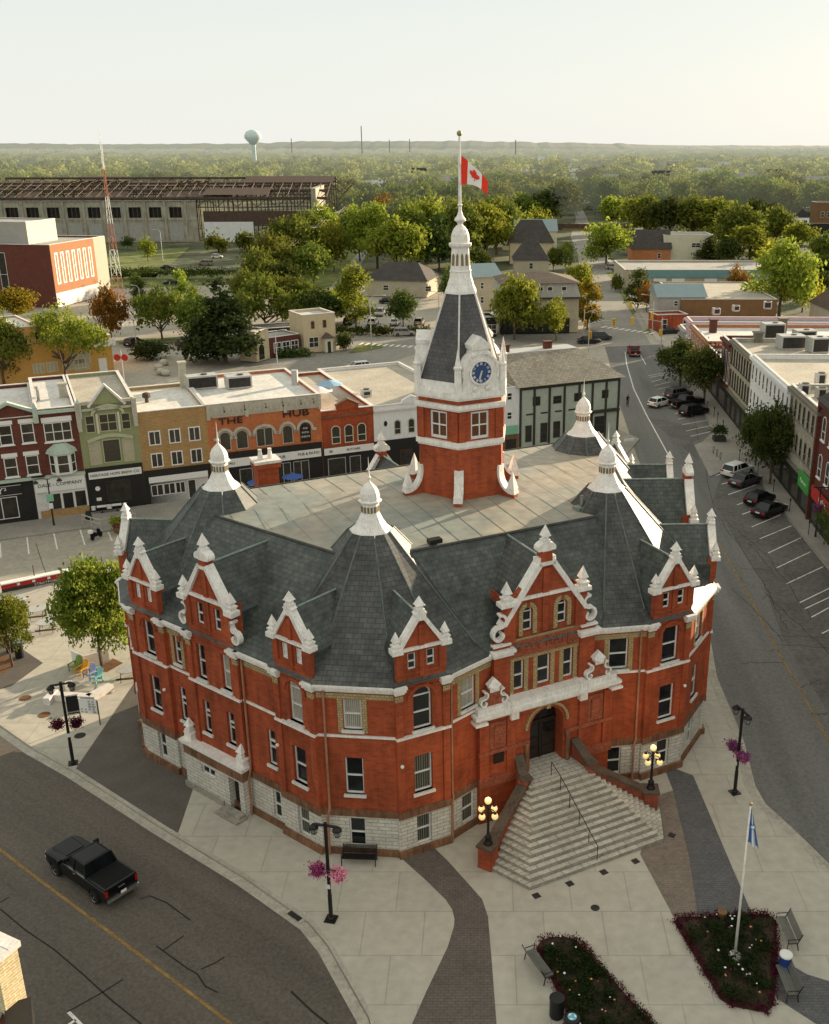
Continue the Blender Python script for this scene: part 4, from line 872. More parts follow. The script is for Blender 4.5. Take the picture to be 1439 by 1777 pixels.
# plan of each tread: polygon growing outwards; three-sided flight with cut corners
def steppoly(k):
    t = k / NS; A_ = [(-1.95, -1.2), (-1.85, -1.73), (1.85, -1.73), (2.0, -1.2)]; B_ = [(-5.75, -4.25), (-4.68, -6.574), (4.25, -6.574), (5.8, -4.1)]
    q = [(p[0] + (r[0] - p[0]) * t, p[1] + (r[1] - p[1]) * t) for p, r in zip(A_, B_)]
    return [(-1.9, -.5)] + q + [(1.95, -.5)]
hst = LZ / NS
for k in range(NS, 0, -1):
    P_ = steppoly(k); z = LZ - k * hst
    n = len(P_); v = [(x, y, z - (hst if k < NS else .15)) for x, y in P_] + [(x, y, z + hst - .0) for x, y in P_]
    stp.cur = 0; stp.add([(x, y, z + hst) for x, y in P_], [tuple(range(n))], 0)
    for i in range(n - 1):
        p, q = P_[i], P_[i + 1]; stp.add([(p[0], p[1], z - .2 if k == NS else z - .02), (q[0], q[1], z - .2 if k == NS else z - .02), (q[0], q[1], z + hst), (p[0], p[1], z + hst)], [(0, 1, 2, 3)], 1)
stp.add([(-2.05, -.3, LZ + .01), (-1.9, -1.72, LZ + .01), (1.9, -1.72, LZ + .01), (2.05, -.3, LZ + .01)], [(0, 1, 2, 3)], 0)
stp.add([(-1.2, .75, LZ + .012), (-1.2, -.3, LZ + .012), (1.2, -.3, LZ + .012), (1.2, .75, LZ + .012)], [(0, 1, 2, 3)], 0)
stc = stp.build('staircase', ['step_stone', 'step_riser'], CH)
for s_ in (-1, 1):
    w1 = MB(); 
    A_, B_, C_ = (s_ * 1.95, -.4), (s_ * 2.15, -1.9 if s_ > 0 else -1.5), (5.35, -3.7) if s_ > 0 else (-5.75, -3.75)
    m1 = frame(A_, B_); L1 = math.dist(A_, B_); m2 = frame(B_, C_); L2 = math.dist(B_, C_)
    w1.at(m1).prismY([(0, 0), (L1, 0), (L1, 3.1), (0, 3.95)], -.22, .22)
    w1.at(m2).prismY([(-.2, 0), (L2, 0), (L2, 1.15), (-.2, 3.0)], -.22, .22)
    w1.at(T((C_[0], C_[1], 0)) @ RZ(math.atan2(C_[1] - B_[1], C_[0] - B_[0]))).box(-.42, .42, -.42, .42, 0, 1.35)
    w1.at(T((B_[0], B_[1], 0)) @ RZ(math.atan2(C_[1] - B_[1], C_[0] - B_[0]))).box(-.3, .3, -.3, .3, 0, 3.2)
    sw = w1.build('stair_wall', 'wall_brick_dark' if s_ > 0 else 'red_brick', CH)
    c_ = MB(); c_.at(m1).prismY([(0, 3.95), (L1, 3.1), (L1, 3.28), (0, 4.13)], -.3, .3); c_.at(m2).prismY([(-.1, 2.96), (L2, 1.15), (L2, 1.33), (-.1, 3.14)], -.32, .32)
    c_.at(T((C_[0], C_[1], 0)) @ RZ(math.atan2(C_[1] - B_[1], C_[0] - B_[0]))).box(-.5, .5, -.5, .5, 1.35, 1.5); c_.at(T((B_[0], B_[1], 0))).box(-.36, .36, -.36, .36, 3.2, 3.36)
    c_.build('coping', 'coping_dark', sw, uv=False)
r_ = MB(); hp_ = [(-.35, -1.5), (-.32, -2.5), (-.29, -3.5), (-.26, -4.5), (-.23, -5.5), (-.2, -6.35)]
def stz(y): return LZ if y > -1.8 else max(0.0, LZ + (y + 1.8) / 4.85 * LZ)
tp = [(x, y, stz(y) + .95) for x, y in hp_]; r_.tube(tp, .028, 6)
for x, y in hp_: r_.tube([(x, y, stz(y) - .1), (x, y, stz(y) + .95)], .022, 6)
r_.build('handrail', 'black_metal', stc, uv=False)
# the globe lamps are lit
def globe_lamp(lx, ly, lz, label):
    x, y = L2W(lx, ly); t = thing('globe_lamp', label, 'lamp', (x, y, lz), R(27.5), 'globe lamps on the stair piers')
    p = MB(); p.lathe([(.26, 0), (.26, .08), (.2, .14), (.17, .4), (.2, .46), (.11, .55), (.075, .75), (.065, 2.0), (.11, 2.08), (.07, 2.15), (.06, 2.5), (.1, 2.55), (.05, 2.62)], 10); p.build('post', 'black_metal', t, smooth=True, uv=False)
    for k in range(4):
        a = R(20 + 90 * k); c, s = math.cos(a), math.sin(a); q = MB(); q.tube([(0, 0, 2.2), (.2 * c, .2 * s, 2.36), (.42 * c, .42 * s, 2.36), (.5 * c, .5 * s, 2.26)], .028, 5); q.lathe([(.1, 2.2), (.06, 2.28)], 8, (.5 * c, .5 * s, 0))
        ar = q.build('arm', 'black_metal', t, uv=False); MB().ball((.5 * c, .5 * s, 2.03), .19, 14).build('globe', 'globe', ar, smooth=True, uv=False)
    MB().ball((0, 0, 2.80), .20, 14).build('globe', 'globe', t, smooth=True, uv=False)
    ll = bpy.data.lights.new('lamp_light', 'POINT'); ll.energy = 110; ll.color = (1, .62, .25); ll.shadow_soft_size = .45; lo = bpy.data.objects.new('lamp_light', ll); COL.objects.link(lo); lo.parent = t; lo.location = (0, 0, 3.25)
def L2W(s, t): c, n = math.cos(R(27.5)), math.sin(R(27.5)); return (3.6 + s * c - t * n, 53.0 + s * n + t * c)
globe_lamp(-5.75, -3.75, 1.5, 'black five-globe lamp on the brick pier with sunlit steps beside it')
globe_lamp(5.35, -3.7, 1.5, 'black five-globe lamp on the shaded pier near the white stone basement')
# ================================================================ BUILDINGS
mat('roof_gravel', (0.42, 0.38, 0.31), var=0.16, scale=0.25, fine=12)
mat('roof_white', (0.62, 0.60, 0.56), var=0.12, scale=0.3, fine=8)
mat('roof_grey', (0.34, 0.33, 0.31), var=0.16, scale=0.25, fine=10)
mat('roof_brown', (0.17, 0.13, 0.10), var=0.15, scale=0.4, tex=True, bw=.5, bh=.3, mort=.02)
mat('roof_dark', (0.075, 0.065, 0.06), var=0.18, scale=0.4, tex=True, bw=.6, bh=.35, mort=.03)
mat('roof_tan', (0.33, 0.29, 0.23), var=0.16, scale=0.4, tex=True, bw=.6, bh=.35, mort=.03)
mat('roof_blue', (0.22, 0.29, 0.30), var=0.06, scale=0.4, rough=.5)
mat('brick_dark', (0.15, 0.045, 0.03), var=0.14, scale=0.5, tex=(0.10, 0.04, 0.03), bw=.35, bh=.14, mort=.015)
mat('brick_orange', (0.52, 0.20, 0.075), var=0.12, scale=0.5, tex=(0.38, 0.19, 0.10), col2=(0.42, 0.14, 0.055), bw=.4, bh=.16, mort=.02)
mat('brick_hub', (0.52, 0.15, 0.045), var=0.12, scale=0.6, tex=(0.4, 0.19, 0.1), col2=(0.45, 0.12, 0.04), bw=.4, bh=.16, mort=.02)
mat('brick_yellow', (0.44, 0.28, 0.12), var=0.1, scale=0.6, tex=True, col2=(0.37, 0.22, 0.09), bw=.4, bh=.16, mort=.015)
mat('green_paint', (0.27, 0.29, 0.15), var=0.08, scale=0.8, streak=1)
mat('pale_green', (0.42, 0.44, 0.28), var=0.06)
mat('mint', (0.42, 0.50, 0.42), var=0.08)
mat('plaster_grey', (0.46, 0.43, 0.35), var=0.12, scale=0.8)
mat('orange_wall', (0.55, 0.30, 0.08), var=0.08, scale=0.5)
mat('cream_wall', (0.56, 0.46, 0.30), var=0.08, scale=0.6)
mat('cream_light', (0.62, 0.58, 0.44), var=0.08, scale=0.6)
mat('beige_wall', (0.44, 0.39, 0.29), var=0.1, scale=0.5)
mat('grey_wall', (0.36, 0.35, 0.32), var=0.1, scale=0.5)
mat('stone_wall', (0.40, 0.37, 0.29), var=0.14, scale=0.8, tex=True, bw=.6, bh=.3, mort=.02)
mat('white_wall', (0.72, 0.72, 0.71), var=0.06, scale=0.8, streak=1)
mat('timber_dark', (0.045, 0.045, 0.035), var=0.1)
mat('tudor_green', (0.40, 0.44, 0.37), var=0.1, scale=1.0)
mat('shop_black', (0.018, 0.017, 0.016), var=0.15, rough=.5)
mat('sign_white', (0.74, 0.73, 0.70), var=0.03)
mat('sign_green', (0.05, 0.30, 0.05), var=0.05); mat('sign_green_pale', (0.22, 0.48, 0.33), var=0.05)
mat('sign_red', (0.42, 0.03, 0.025), var=0.05)
mat('pink_wall', (0.62, 0.42, 0.45), var=0.06)
mat('teal_band', (0.16, 0.30, 0.31), var=0.08)
mat('rust', (0.10, 0.065, 0.048), var=0.3, scale=1.0)
mat('concrete_old', (0.36, 0.33, 0.26), var=0.22, scale=0.25, streak=1)
mat('metal_grey', (0.45, 0.45, 0.43), var=0.08, rough=.5, metal=.2)
mat('wood_brown', (0.20, 0.11, 0.05), var=0.15)
glassm('glass_day', (0.03, 0.028, 0.022), 0.15)
mat('blind_cream', (0.42, 0.38, 0.27), var=0.1)
def b_win(par, M, a0, a1, z0, z1, y=0.0, name='window', fm='sign_white', gm='glass_day', arch=False, rail=True, mull=0, sill=None, hood=None, th=.09):
    "window of a town building: frame proud of the wall, pane set inside it"
    f = MB(M); Y = y - .05
    if arch:
        rr = (a1 - a0) / 2; zt = z1 - rr; f.ribbon([((a0 + a1) / 2 + rr * math.cos(math.pi * k / 8), zt + rr * math.sin(math.pi * k / 8)) for k in range(9)], th, Y, y + .03)
    else: zt = z1; f.box(a0, a1, Y, y + .03, z1 - th, z1)
    f.box(a0, a0 + th, Y, y + .03, z0, zt - (0 if arch else th)); f.box(a1 - th, a1, Y, y + .03, z0, zt - (0 if arch else th)); f.box(a0 + th, a1 - th, Y, y + .03, z0, z0 + th)
    if rail: f.box(a0 + th, a1 - th, Y + .01, y + .03, (z0 + zt) / 2 - .04, (z0 + zt) / 2 + .04)
    for k in range(mull): xm = a0 + (a1 - a0) * (k + 1) / (mull + 1); f.box(xm - .04, xm + .04, Y + .005, y + .03, z0 + th, zt - th)
    if sill: f.box(a0 - .12, a1 + .12, y - .14, y, z0 - .14, z0)
    if hood: f.box(a0 - .15, a1 + .15, y - .13, y, z1 + .05, z1 + .05 + hood)
    w_ = f.build(name, fm, par, uv=False)
    g = MB(M)
    if arch: g.prismY([(a0 + th, z0 + th), (a1 - th, z0 + th)] + [((a0 + a1) / 2 + (rr - th) * math.cos(math.pi * k / 8), zt + (rr - th) * math.sin(math.pi * k / 8)) for k in range(9)], y - .02, y + .02)
    else: g.box(a0 + th * .5, a1 - th * .5, y - .02, y + .02, z0 + th * .5, z1 - th * .5)
    g.build('pane', gm, w_, uv=False); return w_
def root_on(name, label, cat, p, q, grp=None, z=0):
    t = thing(name, label, cat, (p[0], p[1], z), math.atan2(q[1] - p[1], q[0] - p[0]), grp); return t, math.dist(p, q)
I4 = Matrix.Identity(4)
def faceM(L, D, f): return {'f': I4, 'r': T((L, 0, 0)) @ RZ(math.pi / 2), 'l': T((0, D, 0)) @ RZ(-math.pi / 2), 'b': T((L, D, 0)) @ RZ(math.pi)}[f]
def block(t, L, D, h, wm, rm='roof_gravel', par=.5, z0=0.0, x0=0.0, y0=0.0, cap='sill_paint', name='wall'):
    "flat-roofed block with a parapet"
    w_ = MB(); x1, y1 = x0 + L, y0 + D; w_.box(x0, x1, y0, y1, z0, h - par)
    for b in ((x0, x1, y0, y0 + .25), (x0, x1, y1 - .25, y1), (x0, x0 + .25, y0 + .25, y1 - .25), (x1 - .25, x1, y0 + .25, y1 - .25)): w_.box(*b, h - par, h)
    w_.build(name, wm, t)
    MB().box(x0 + .25, x1 - .25, y0 + .25, y1 - .25, h - par + .001, h - par + .05).build('roof', rm, t)
    c = MB()
    for b in ((x0 - .06, x1 + .06, y0 - .06, y0 + .3), (x0 - .06, x1 + .06, y1 - .3, y1 + .06), (x0 - .06, x0 + .3, y0 + .3, y1 - .3), (x1 - .3, x1 + .06, y0 + .3, y1 - .3)): c.box(*b, h, h + .09)
    c.build('parapet_cap', cap, t, uv=False)
def gable_roof(t, L, D, h, rise, rm, wm, ov=.4, axis='x', hip=0.0, name='roof'):
    g = MB()
    if axis == 'x': 
        v = [(-ov, -ov, h), (L + ov, -ov, h), (L + ov, D + ov, h), (-ov, D + ov, h), (-ov + hip, D / 2, h + rise), (L + ov - hip, D / 2, h + rise)]
        g.add(v, [(0, 1, 5, 4), (2, 3, 4, 5), (3, 0, 4), (1, 2, 5), (3, 2, 1, 0)])
    else:
        v = [(-ov, -ov, h), (L + ov, -ov, h), (L + ov, D + ov, h), (-ov, D + ov, h), (L / 2, -ov + hip, h + rise), (L / 2, D + ov - hip, h + rise)]
        g.add(v, [(3, 0, 4, 5), (1, 2, 5, 4), (0, 1, 4), (2, 3, 5), (3, 2, 1, 0)])
    g.build(name, rm, t)
    if not hip:
        w_ = MB()
        if axis == 'x': w_.prismX([(0, h - .1), (D, h - .1), (D / 2, h + rise * D / (D + 2 * ov) - .0)], -.02, L + .02)
        else: w_.prismY([(0, h - .1), (L, h - .1), (L / 2, h + rise * L / (L + 2 * ov))], -.02, D + .02)
        w_.v = [(x * 1, y * 1, z) for x, y, z in w_.v]; 
def house(name, label, cat, p, q, D, h, wm, rm, roof='flat', rise=2.5, wins=(), hip=0.0, grp=None, gm='glass_day', fm='sign_white', par=.5, ov=.4):
    t, L = root_on(name, label, cat, p, q, grp)
    if roof == 'flat': block(t, L, D, h, wm, rm, par)
    else:
        w_ = MB(); w_.box(0, L, 0, D, 0, h)
        if roof == 'gx' and not hip: w_.prismX([(0, h), (D, h), (D / 2, h + rise * .9)], .0, L)
        if roof == 'gy' and not hip: w_.prismY([(0, h), (L, h), (L / 2, h + rise * .9)], .0, D)
        w_.build('wall', wm, t); gable_roof(t, L, D, h, rise, rm, wm, ov, 'x' if roof == 'gx' else 'y', hip)
    for w_ in wins:
        Mf = faceM(L, D, w_[0])
        for a in w_[1]:
            for z in w_[2]: b_win(t, Mf, a, a + w_[3], z, z + w_[4], gm=gm, fm=fm, mull=1 if w_[3] > 1.6 else 0)
    return t, L
def ac_unit(par_xy, z, s=(1.8, 1.2, 1.2), rz=0.0, label='', grp=None, fans=1):
    t = thing('rooftop_unit', label, 'air conditioner', (par_xy[0], par_xy[1], z), rz, grp)
    b = MB(); b.box(-s[0] / 2, s[0] / 2, -s[1] / 2, s[1] / 2, .15, s[2]); b.box(-s[0] / 2 + .1, s[0] / 2 - .1, -s[1] / 2 + .1, s[1] / 2 - .1, 0, .15); b.build('housing', 'metal_grey', t, uv=False)
    f = MB(T((s[0] * .1, 0, s[2]))); f.lathe([(.4, 0), (.4, .08), (.34, .08)], 14); f.build('fan', 'iron', t, uv=False)
    l_ = MB(); l_.box(s[0] / 2, s[0] / 2 + .02, -s[1] / 2 + .12, s[1] / 2 - .12, .25, s[2] - .15); l_.box(-s[0] / 2 + .2, s[0] / 2 - .2, -s[1] / 2 - .02, -s[1] / 2, .3, s[2] - .2); l_.build('grille', 'iron', t, uv=False)
    return t
# ---- the shop row behind the square (distances along the frontage line from SP)
def shop(name, label, a0, a1, h, wm, D=17, rm='roof_gravel', par=.4, cap='sill_paint'):
    t, L = root_on(name, label, 'shop building', sh(a0), sh(a1), 'shops facing the square'); block(t, L, D, h, wm, rm, par, cap=cap); return t, L
def storefront(t, a0, a1, z1, m='shop_black', panes=(), sign=None):
    MB().box(a0, a1, -.12, -.0, 0, z1).build('shopfront', m, t, uv=False)
    for p in panes:
        b_win(t, T((0, -.12, 0)), p[0], p[1], p[2], p[3], name='shop_window', fm=p[4] if len(p) > 4 else 'timber_dark', rail=False, mull=p[5] if len(p) > 5 else 0, th=.07)
def sign(t, a0, a1, z0, z1, m, text=None, tm='shop_black', ts=.5, y=-.3, sx=1.0, th=.14, name='sign'):
    s_ = MB(); s_.box(a0, a1, y, y + th, z0, z1); o = s_.build(name, m, t, uv=False)
    if text: text_part('lettering', text, ts, T(((a0 + a1) / 2, y - .015, (z0 + z1) / 2)), tm, o, .012, sx=sx)
    return o
# red gabled pair at the far left
t, L = shop('brick_shop', 'dark red brick shop with white lintels and a low gabled parapet at the row end', 4.0, 14.4, 11.3, 'brick_dark', rm='roof_white')
MB().prismY([(-.0, 11.3), (10.4, 11.3), (10.4, 11.5), (7.9, 12.75), (5.2, 11.5)], 0, .3).build('gable', 'brick_dark', t)
MB().ribbon([(4.9, 11.5), (7.9, 12.9), (10.5, 11.75)], .3, -.3, .4).build('cornice', 'mint', t, uv=False)
for a in (1.2, 3.9, 6.7, 9.1 - .3): 
    for z in (5.0, 8.5): b_win(t, I4, a, a + 1.25, z, z + 2.1, sill=1, hood=.42)
storefront(t, 0, 10.4, 4.5, panes=[(4.3, 7.4, .5, 2.9, 'sign_white', 1)]); MB().box(0, 10.45, -.45, .0, 4.5, 4.75).build('ledge', 'mint', t, uv=False)
s_ = sign(t, 3.3, 8.0, 3.1, 4.2, 'shop_black', 'OY²', 'sign_white', .95, sx=1.1); fb = MB(); fb.box(3.35, 7.95, -.32, -.3, 4.13, 4.17); fb.box(3.35, 7.95, -.32, -.3, 3.13, 3.17); fb.build('sign_border', 'sign_white', s_, uv=False)
t, L = shop('brick_shop', 'dark red brick shop with a green domed bay window over a white shop sign', 14.4, 18.4, 11.9, 'brick_dark', rm='roof_white')
MB().box(-.1, 4.1, -.35, .1, 11.45, 11.8).build('cornice', 'mint', t, uv=False)
for a in (-.25, 4.0): 
    k = MB(); k.box(a, a + .5, -.5, .1, 10.6, 12.2); k.pyr(a, a + .5, -.5, .1, 12.2, 12.8); k.build('bracket', 'mint', t, uv=False)
b_win(t, I4, .6, 3.3, 8.35, 10.4, mull=2, sill=1, hood=.55)
bw_ = MB(); bw_.prism([(.7, 0), (1.3, -.8), (2.7, -.8), (3.3, 0)], 4.8, 7.1); bw_.build('bay_window', 'sign_white', t, uv=False)
for Mx, l_ in ((frame((.7, 0), (1.3, -.8)), 1.0), (frame((1.3, -.8), (2.7, -.8)), 1.4), (frame((2.7, -.8), (3.3, 0)), 1.0)): b_win(t, Mx, .1, l_ - .1, 4.95, 7.0, y=-.01)
d_ = MB(); d_.loft([[(.4, 0, 7.1), (1.2, -1.05, 7.1), (2.8, -1.05, 7.1), (3.6, 0, 7.1)], [(.6, 0, 7.5), (1.3, -.85, 7.5), (2.7, -.85, 7.5), (3.4, 0, 7.5)], [(1.4, 0, 8.1), (1.7, -.3, 8.1), (2.3, -.3, 8.1), (2.6, 0, 8.1)]], capb=True, capt=True); d_.build('bay_roof', 'mint', t, uv=False)
storefront(t, -1.2, 4.0, 4.5, 'sign_white', [(.05, 1.25, .9, 2.6), (2.75, 3.8, .9, 2.6)]); MB().box(1.5, 2.5, -.16, -.10, 0, 2.55).build('door', 'shop_black', t, uv=False)
MB().box(-.9, 4.0, -.2, -.1, .0, .85).build('stall_riser', 'brick_yellow', t)
MB().box(-1.3, 4.05, -.45, 0, 4.5, 4.75).build('ledge', 'mint', t, uv=False)
sign(t, -1.1, 3.9, 2.95, 4.45, 'sign_white', 'DALE - COMPANY', 'shop_black', .55)
# green pedimented building
t, L = shop('green_shop', 'green painted three storey shop with a pointed pediment above a black brewery front', 18.4, 24.45, 11.9, 'green_paint', rm='roof_gravel')
k = MB(); k.box(.2, 5.9, -.3, .1, 11.3, 11.55); k.box(.3, 1.5, -.35, .05, 12.0, 12.3); k.box(4.5, 5.8, -.35, .05, 12.0, 12.3)
for a in (-.1, 5.6): k.box(a, a + .5, -.5, .1, 9.6, 12.3); k.box(a + .05, a + .45, -.6, -.5, 9.2, 10.4)
k.build('cornice', 'plaster_grey', t, uv=False)
k = MB(); k.prismY([(1.5, 11.9), (4.7, 11.9), (3.1, 13.8)], -.2, .3); k.build('pediment', 'green_paint', t); MB().ribbon([(1.2, 11.75), (3.1, 13.95), (5.0, 11.75)], .28, -.4, .3).build('pediment_moulding', 'sill_paint', t, uv=False)
MB().ribbon([(3.1 + 1.6 * math.cos(math.pi * j / 10), 10.75 + 1.0 * math.sin(math.pi * j / 10)) for j in range(11)], .3, -.3, 0).build('arch_moulding', 'pale_green', t, uv=False)
text_part('date_lettering', 'NESBITT', .32, T((3.1, -.22, 12.2)), 'plaster_grey', t, .02) if False else None
b_win(t, I4, .75, 1.7, 8.85, 10.75, fm='pale_green'); b_win(t, I4, 2.15, 3.95, 8.85, 10.8, mull=1, fm='pale_green'); b_win(t, I4, 4.4, 5.35, 8.85, 10.7, fm='pale_green')
for a in (1.85, 4.05): MB().box(a, a + .22, -.12, 0, 8.7, 10.9).build('pilaster', 'cream_light', t, uv=False)
MB().ribbon([(.7 + (4.7) * j / 8, 7.9 + .5 * math.sin(math.pi * j / 8)) for j in range(9)], .35, -.15, 0).build('window_arch', 'pale_green', t, uv=False)
b_win(t, I4, .75, 1.95, 5.25, 7.9, fm='pale_green', gm='blind_cream'); b_win(t, I4, 2.15, 4.0, 5.35, 7.95, rail=False, fm='pale_green'); b_win(t, I4, 4.2, 5.35, 5.25, 7.9, fm='pale_green', gm='blind_cream')
storefront(t, .05, 6.0, 4.95, 'shop_black', [(2.0, 4.5, .9, 3.3)]); sign(t, .35, 5.85, 3.75, 4.5, 'sign_white', 'HERITAGE HOPS BREW CO.', 'shop_black', .42)
dc = MB()
dc.at(T((1.1, -.14, 2.6)) @ Matrix.Rotation(math.pi / 2, 4, 'X')).lathe([(.26, 0), (.26, .03)], 14); dc.at(I4).box(.85, 1.35, -.17, -.12, 1.2, 1.55); dc.build('shop_sticker', 'sign_white', t, uv=False)
# plain yellow brick block
t, L = shop('yellow_brick_shop', 'plain yellow brick shop with paired white windows and a flat roof', 24.45, 31.85, 10.55, 'brick_yellow', rm='roof_white', D=13)
for a in (.95, 3.1, 5.25):
    for z in (4.15, 6.7): b_win(t, I4, a, a + 1.3, z, z + 1.65, mull=1, rail=False, th=.12)
storefront(t, 0, 7.3, 3.9, 'shop_black'); storefront(t, .45, 6.9, 3.0, 'sign_white', [(.6, 1.9, .9, 2.2, 'sign_white', 1), (1.95, 3.2, .9, 2.2, 'sign_white', 1), (3.25, 4.3, .9, 2.2, 'sign_white', 1), (4.6, 5.5, .1, 2.3, 'sign_white', 0)])
sign(t, .45, 6.9, 2.5, 3.15, 'sign_white', y=-.35)
# the pub
t, L = shop('pub', 'orange brick pub with a scalloped stone cornice and large dark lettering', 31.85, 44.95, 10.6, 'brick_hub', rm='roof_white', D=16)
k = MB(); k.box(0, 13.1, -.12, 0, 9.1, 10.55)
for a in range(21): k.box(.35 + a * .61, .65 + a * .61, -.2, -.12, 9.35, 10.0)
for a in (0, 4.3, 8.7, 12.8): k.box(a, a + .35, -.24, 0, 8.9, 10.7)
k.build('parapet_stone', 'plaster_grey', t, uv=False)
aw = [(1.2, 2.45), (3.05, 4.4), (5.35, 7.3), (8.4, 9.65), (10.5, 11.75)]
hm = MB()
for a0, a1 in aw: c = (a0 + a1) / 2; r_ = (a1 - a0) / 2 + .25; hm.ribbon([(c - r_ - .45, 6.55), (c - r_, 6.6)] + [(c + r_ * math.cos(math.pi - math.pi * j / 10), 6.7 + .95 * math.sin(math.pi * j / 10)) for j in range(11)] + [(c + r_, 6.6), (c + r_ + .45, 6.55)], .3, -.14, 0)
hm.build('window_hood', 'plaster_grey', t, uv=False)
for i, (a0, a1) in enumerate(aw): b_win(t, I4, a0, a1, 5.15, 7.35, arch=i != 2, fm='plaster_grey' if i < 4 else 'shop_black', rail=False, mull=1 if i == 2 else 0, gm='glass_day' if i < 4 else 'shop_black')
for j, s in enumerate(('PUB', 'PATIO', 'EVENTS')): text_part('window_lettering', s, .30, T((11.12, -.09, 6.75 - j * .5)), 'sign_white', t, .01)
text_part('name_lettering', 'THE', 1.05, T((2.6, -.10, 8.55)), 'shop_black', t, .06, sx=1.45); text_part('name_lettering', 'HUB', 1.15, T((10.1, -.10, 8.65)), 'shop_black', t, .06, sx=1.4)
for a in (1.9, 4.2, 6.6, 8.6, 10.7, 12.2): k = MB(); k.tube([(a, -.1, 10.2), (a, -.5, 10.25), (a, -.55, 9.95)], .03, 5); k.lathe([(.12, 9.75), (.05, 9.95)], 8, (a, -.55, 0)); k.build('gooseneck_lamp', 'iron', t, uv=False)
storefront(t, 0, 13.0, 4.9, 'shop_black', [(3.1, 4.6, .6, 2.8, 'metal_grey'), (5.2, 6.9, .3, 2.9, 'metal_grey', 1), (7.3, 9.1, .3, 2.9, 'metal_grey', 1), (9.4, 11.3, .3, 2.9, 'metal_grey', 1)])
s_ = sign(t, .2, 12.8, 3.2, 4.15, 'sign_white', y=-.32)
text_part('lettering', 'THE', .5, T((5.55, -.34, 3.68)), 'shop_black', s_, .012); text_part('lettering', 'HUB', .5, T((8.0, -.34, 3.68)), 'shop_black', s_, .012); text_part('lettering', 'PUB & PATIO', .45, T((11.3, -.34, 3.72)), 'shop_black', s_, .012); text_part('lettering', 'HALL', .42, T((2.2, -.34, 3.66)), 'shop_black', s_, .012)
k = MB(T((6.75, -.33, 3.68)) @ Matrix.Rotation(math.pi / 2, 4, 'X')); k.lathe([(.44, 0), (.44, .02)], 18); em = k.build('emblem', 'shop_black', s_, uv=False); k = MB(T((6.75, -.355, 3.68)) @ Matrix.Rotation(math.pi / 2, 4, 'X')); k.lathe([(.37, 0), (.37, .01)], 18); k.build('emblem_disc', 'sign_white', s_, uv=False); text_part('lettering', 'H', .6, T((6.75, -.375, 3.68)), 'shop_black', s_, .01)
# red brick two storey, then white
t, L = shop('small_red_shop', 'small red brick shop with a stepped gable parapet and arched windows', 44.95, 51.4, 8.5, 'red_brick', rm='roof_gravel', D=22)
MB().prismY([(1.9, 8.5), (4.6, 8.5), (4.6, 9.0), (3.25, 9.6), (1.9, 9.0)], -.1, .35).build('gable', 'red_brick', t); MB().box(0, 6.45, -.2, 0, 7.7, 7.85).build('cornice', 'brown_stone', t, uv=False); MB().ribbon([(1.8, 9.0), (3.25, 9.75), (4.7, 9.0)], .14, -.2, .4).build('gable_coping', 'brown_stone', t, uv=False)
for a in (1.15, 2.75, 4.35): b_win(t, I4, a, a + 1.1, 4.4, 6.6, arch=True, fm='cream_light')
storefront(t, 0, 6.4, 4.0, 'shop_black', [(.5, 2.7, .3, 2.7, 'metal_grey'), (3.2, 4.6, .1, 2.7, 'metal_grey')]); s_ = sign(t, .1, 6.3, 3.2, 4.0, 'sign_white'); text_part('lettering', '88', .42, T((.9, -.32, 3.6)), 'shop_black', s_, .012); text_part('lettering', 'BUTCHER', .38, T((3.7, -.32, 3.6)), 'shop_black', s_, .012)
t, L = shop('white_shop', 'white painted shop with two arched windows and a small round pediment', 51.4, 63.5, 8.4, 'white_wall', rm='roof_gravel', D=24)
MB().prismY([(3.6, 8.4), (6.2, 8.4), (6.0, 8.9), (4.9, 9.4), (3.8, 8.9)], -.1, .35).build('pediment', 'white_wall', t); MB().box(0, 12, -.25, 0, 7.75, 7.95).build('cornice', 'sill_paint', t, uv=False)
for a in (2.6, 4.4, 7.4, 9.2): b_win(t, I4, a, a + .85, 4.7, 6.5, arch=True, fm='plaster_grey')
MB(T((1.5, -.03, 6.2)) @ Matrix.Rotation(math.pi / 2, 4, 'X')).lathe([(.22, 0), (.22, .02)], 12, sy=1.6).build('vent_hole', 'shop_black', t, uv=False)
storefront(t, 0, 12, 4.1, 'shop_black', [(3.2, 4.8, .3, 2.7, 'brick_dark'), (6.0, 8.0, .3, 2.7, 'brick_dark')])
t, L = shop('white_shop', 'narrow white rendered shop with a pale green sign beside the timbered building', 66.0, 71.0, 9.0, 'white_wall', rm='roof_gravel', D=12)
for z in (4.9, 7.4): b_win(t, I4, 3.2, 3.95, z, z + 1.0)
storefront(t, 0, 4.9, 2.9, 'wood_brown', [(.6, 2.4, .3, 2.3), (3.0, 4.5, .3, 2.3)]); sign(t, .5, 4.7, 2.95, 4.1, 'sign_green_pale', y=-.25)
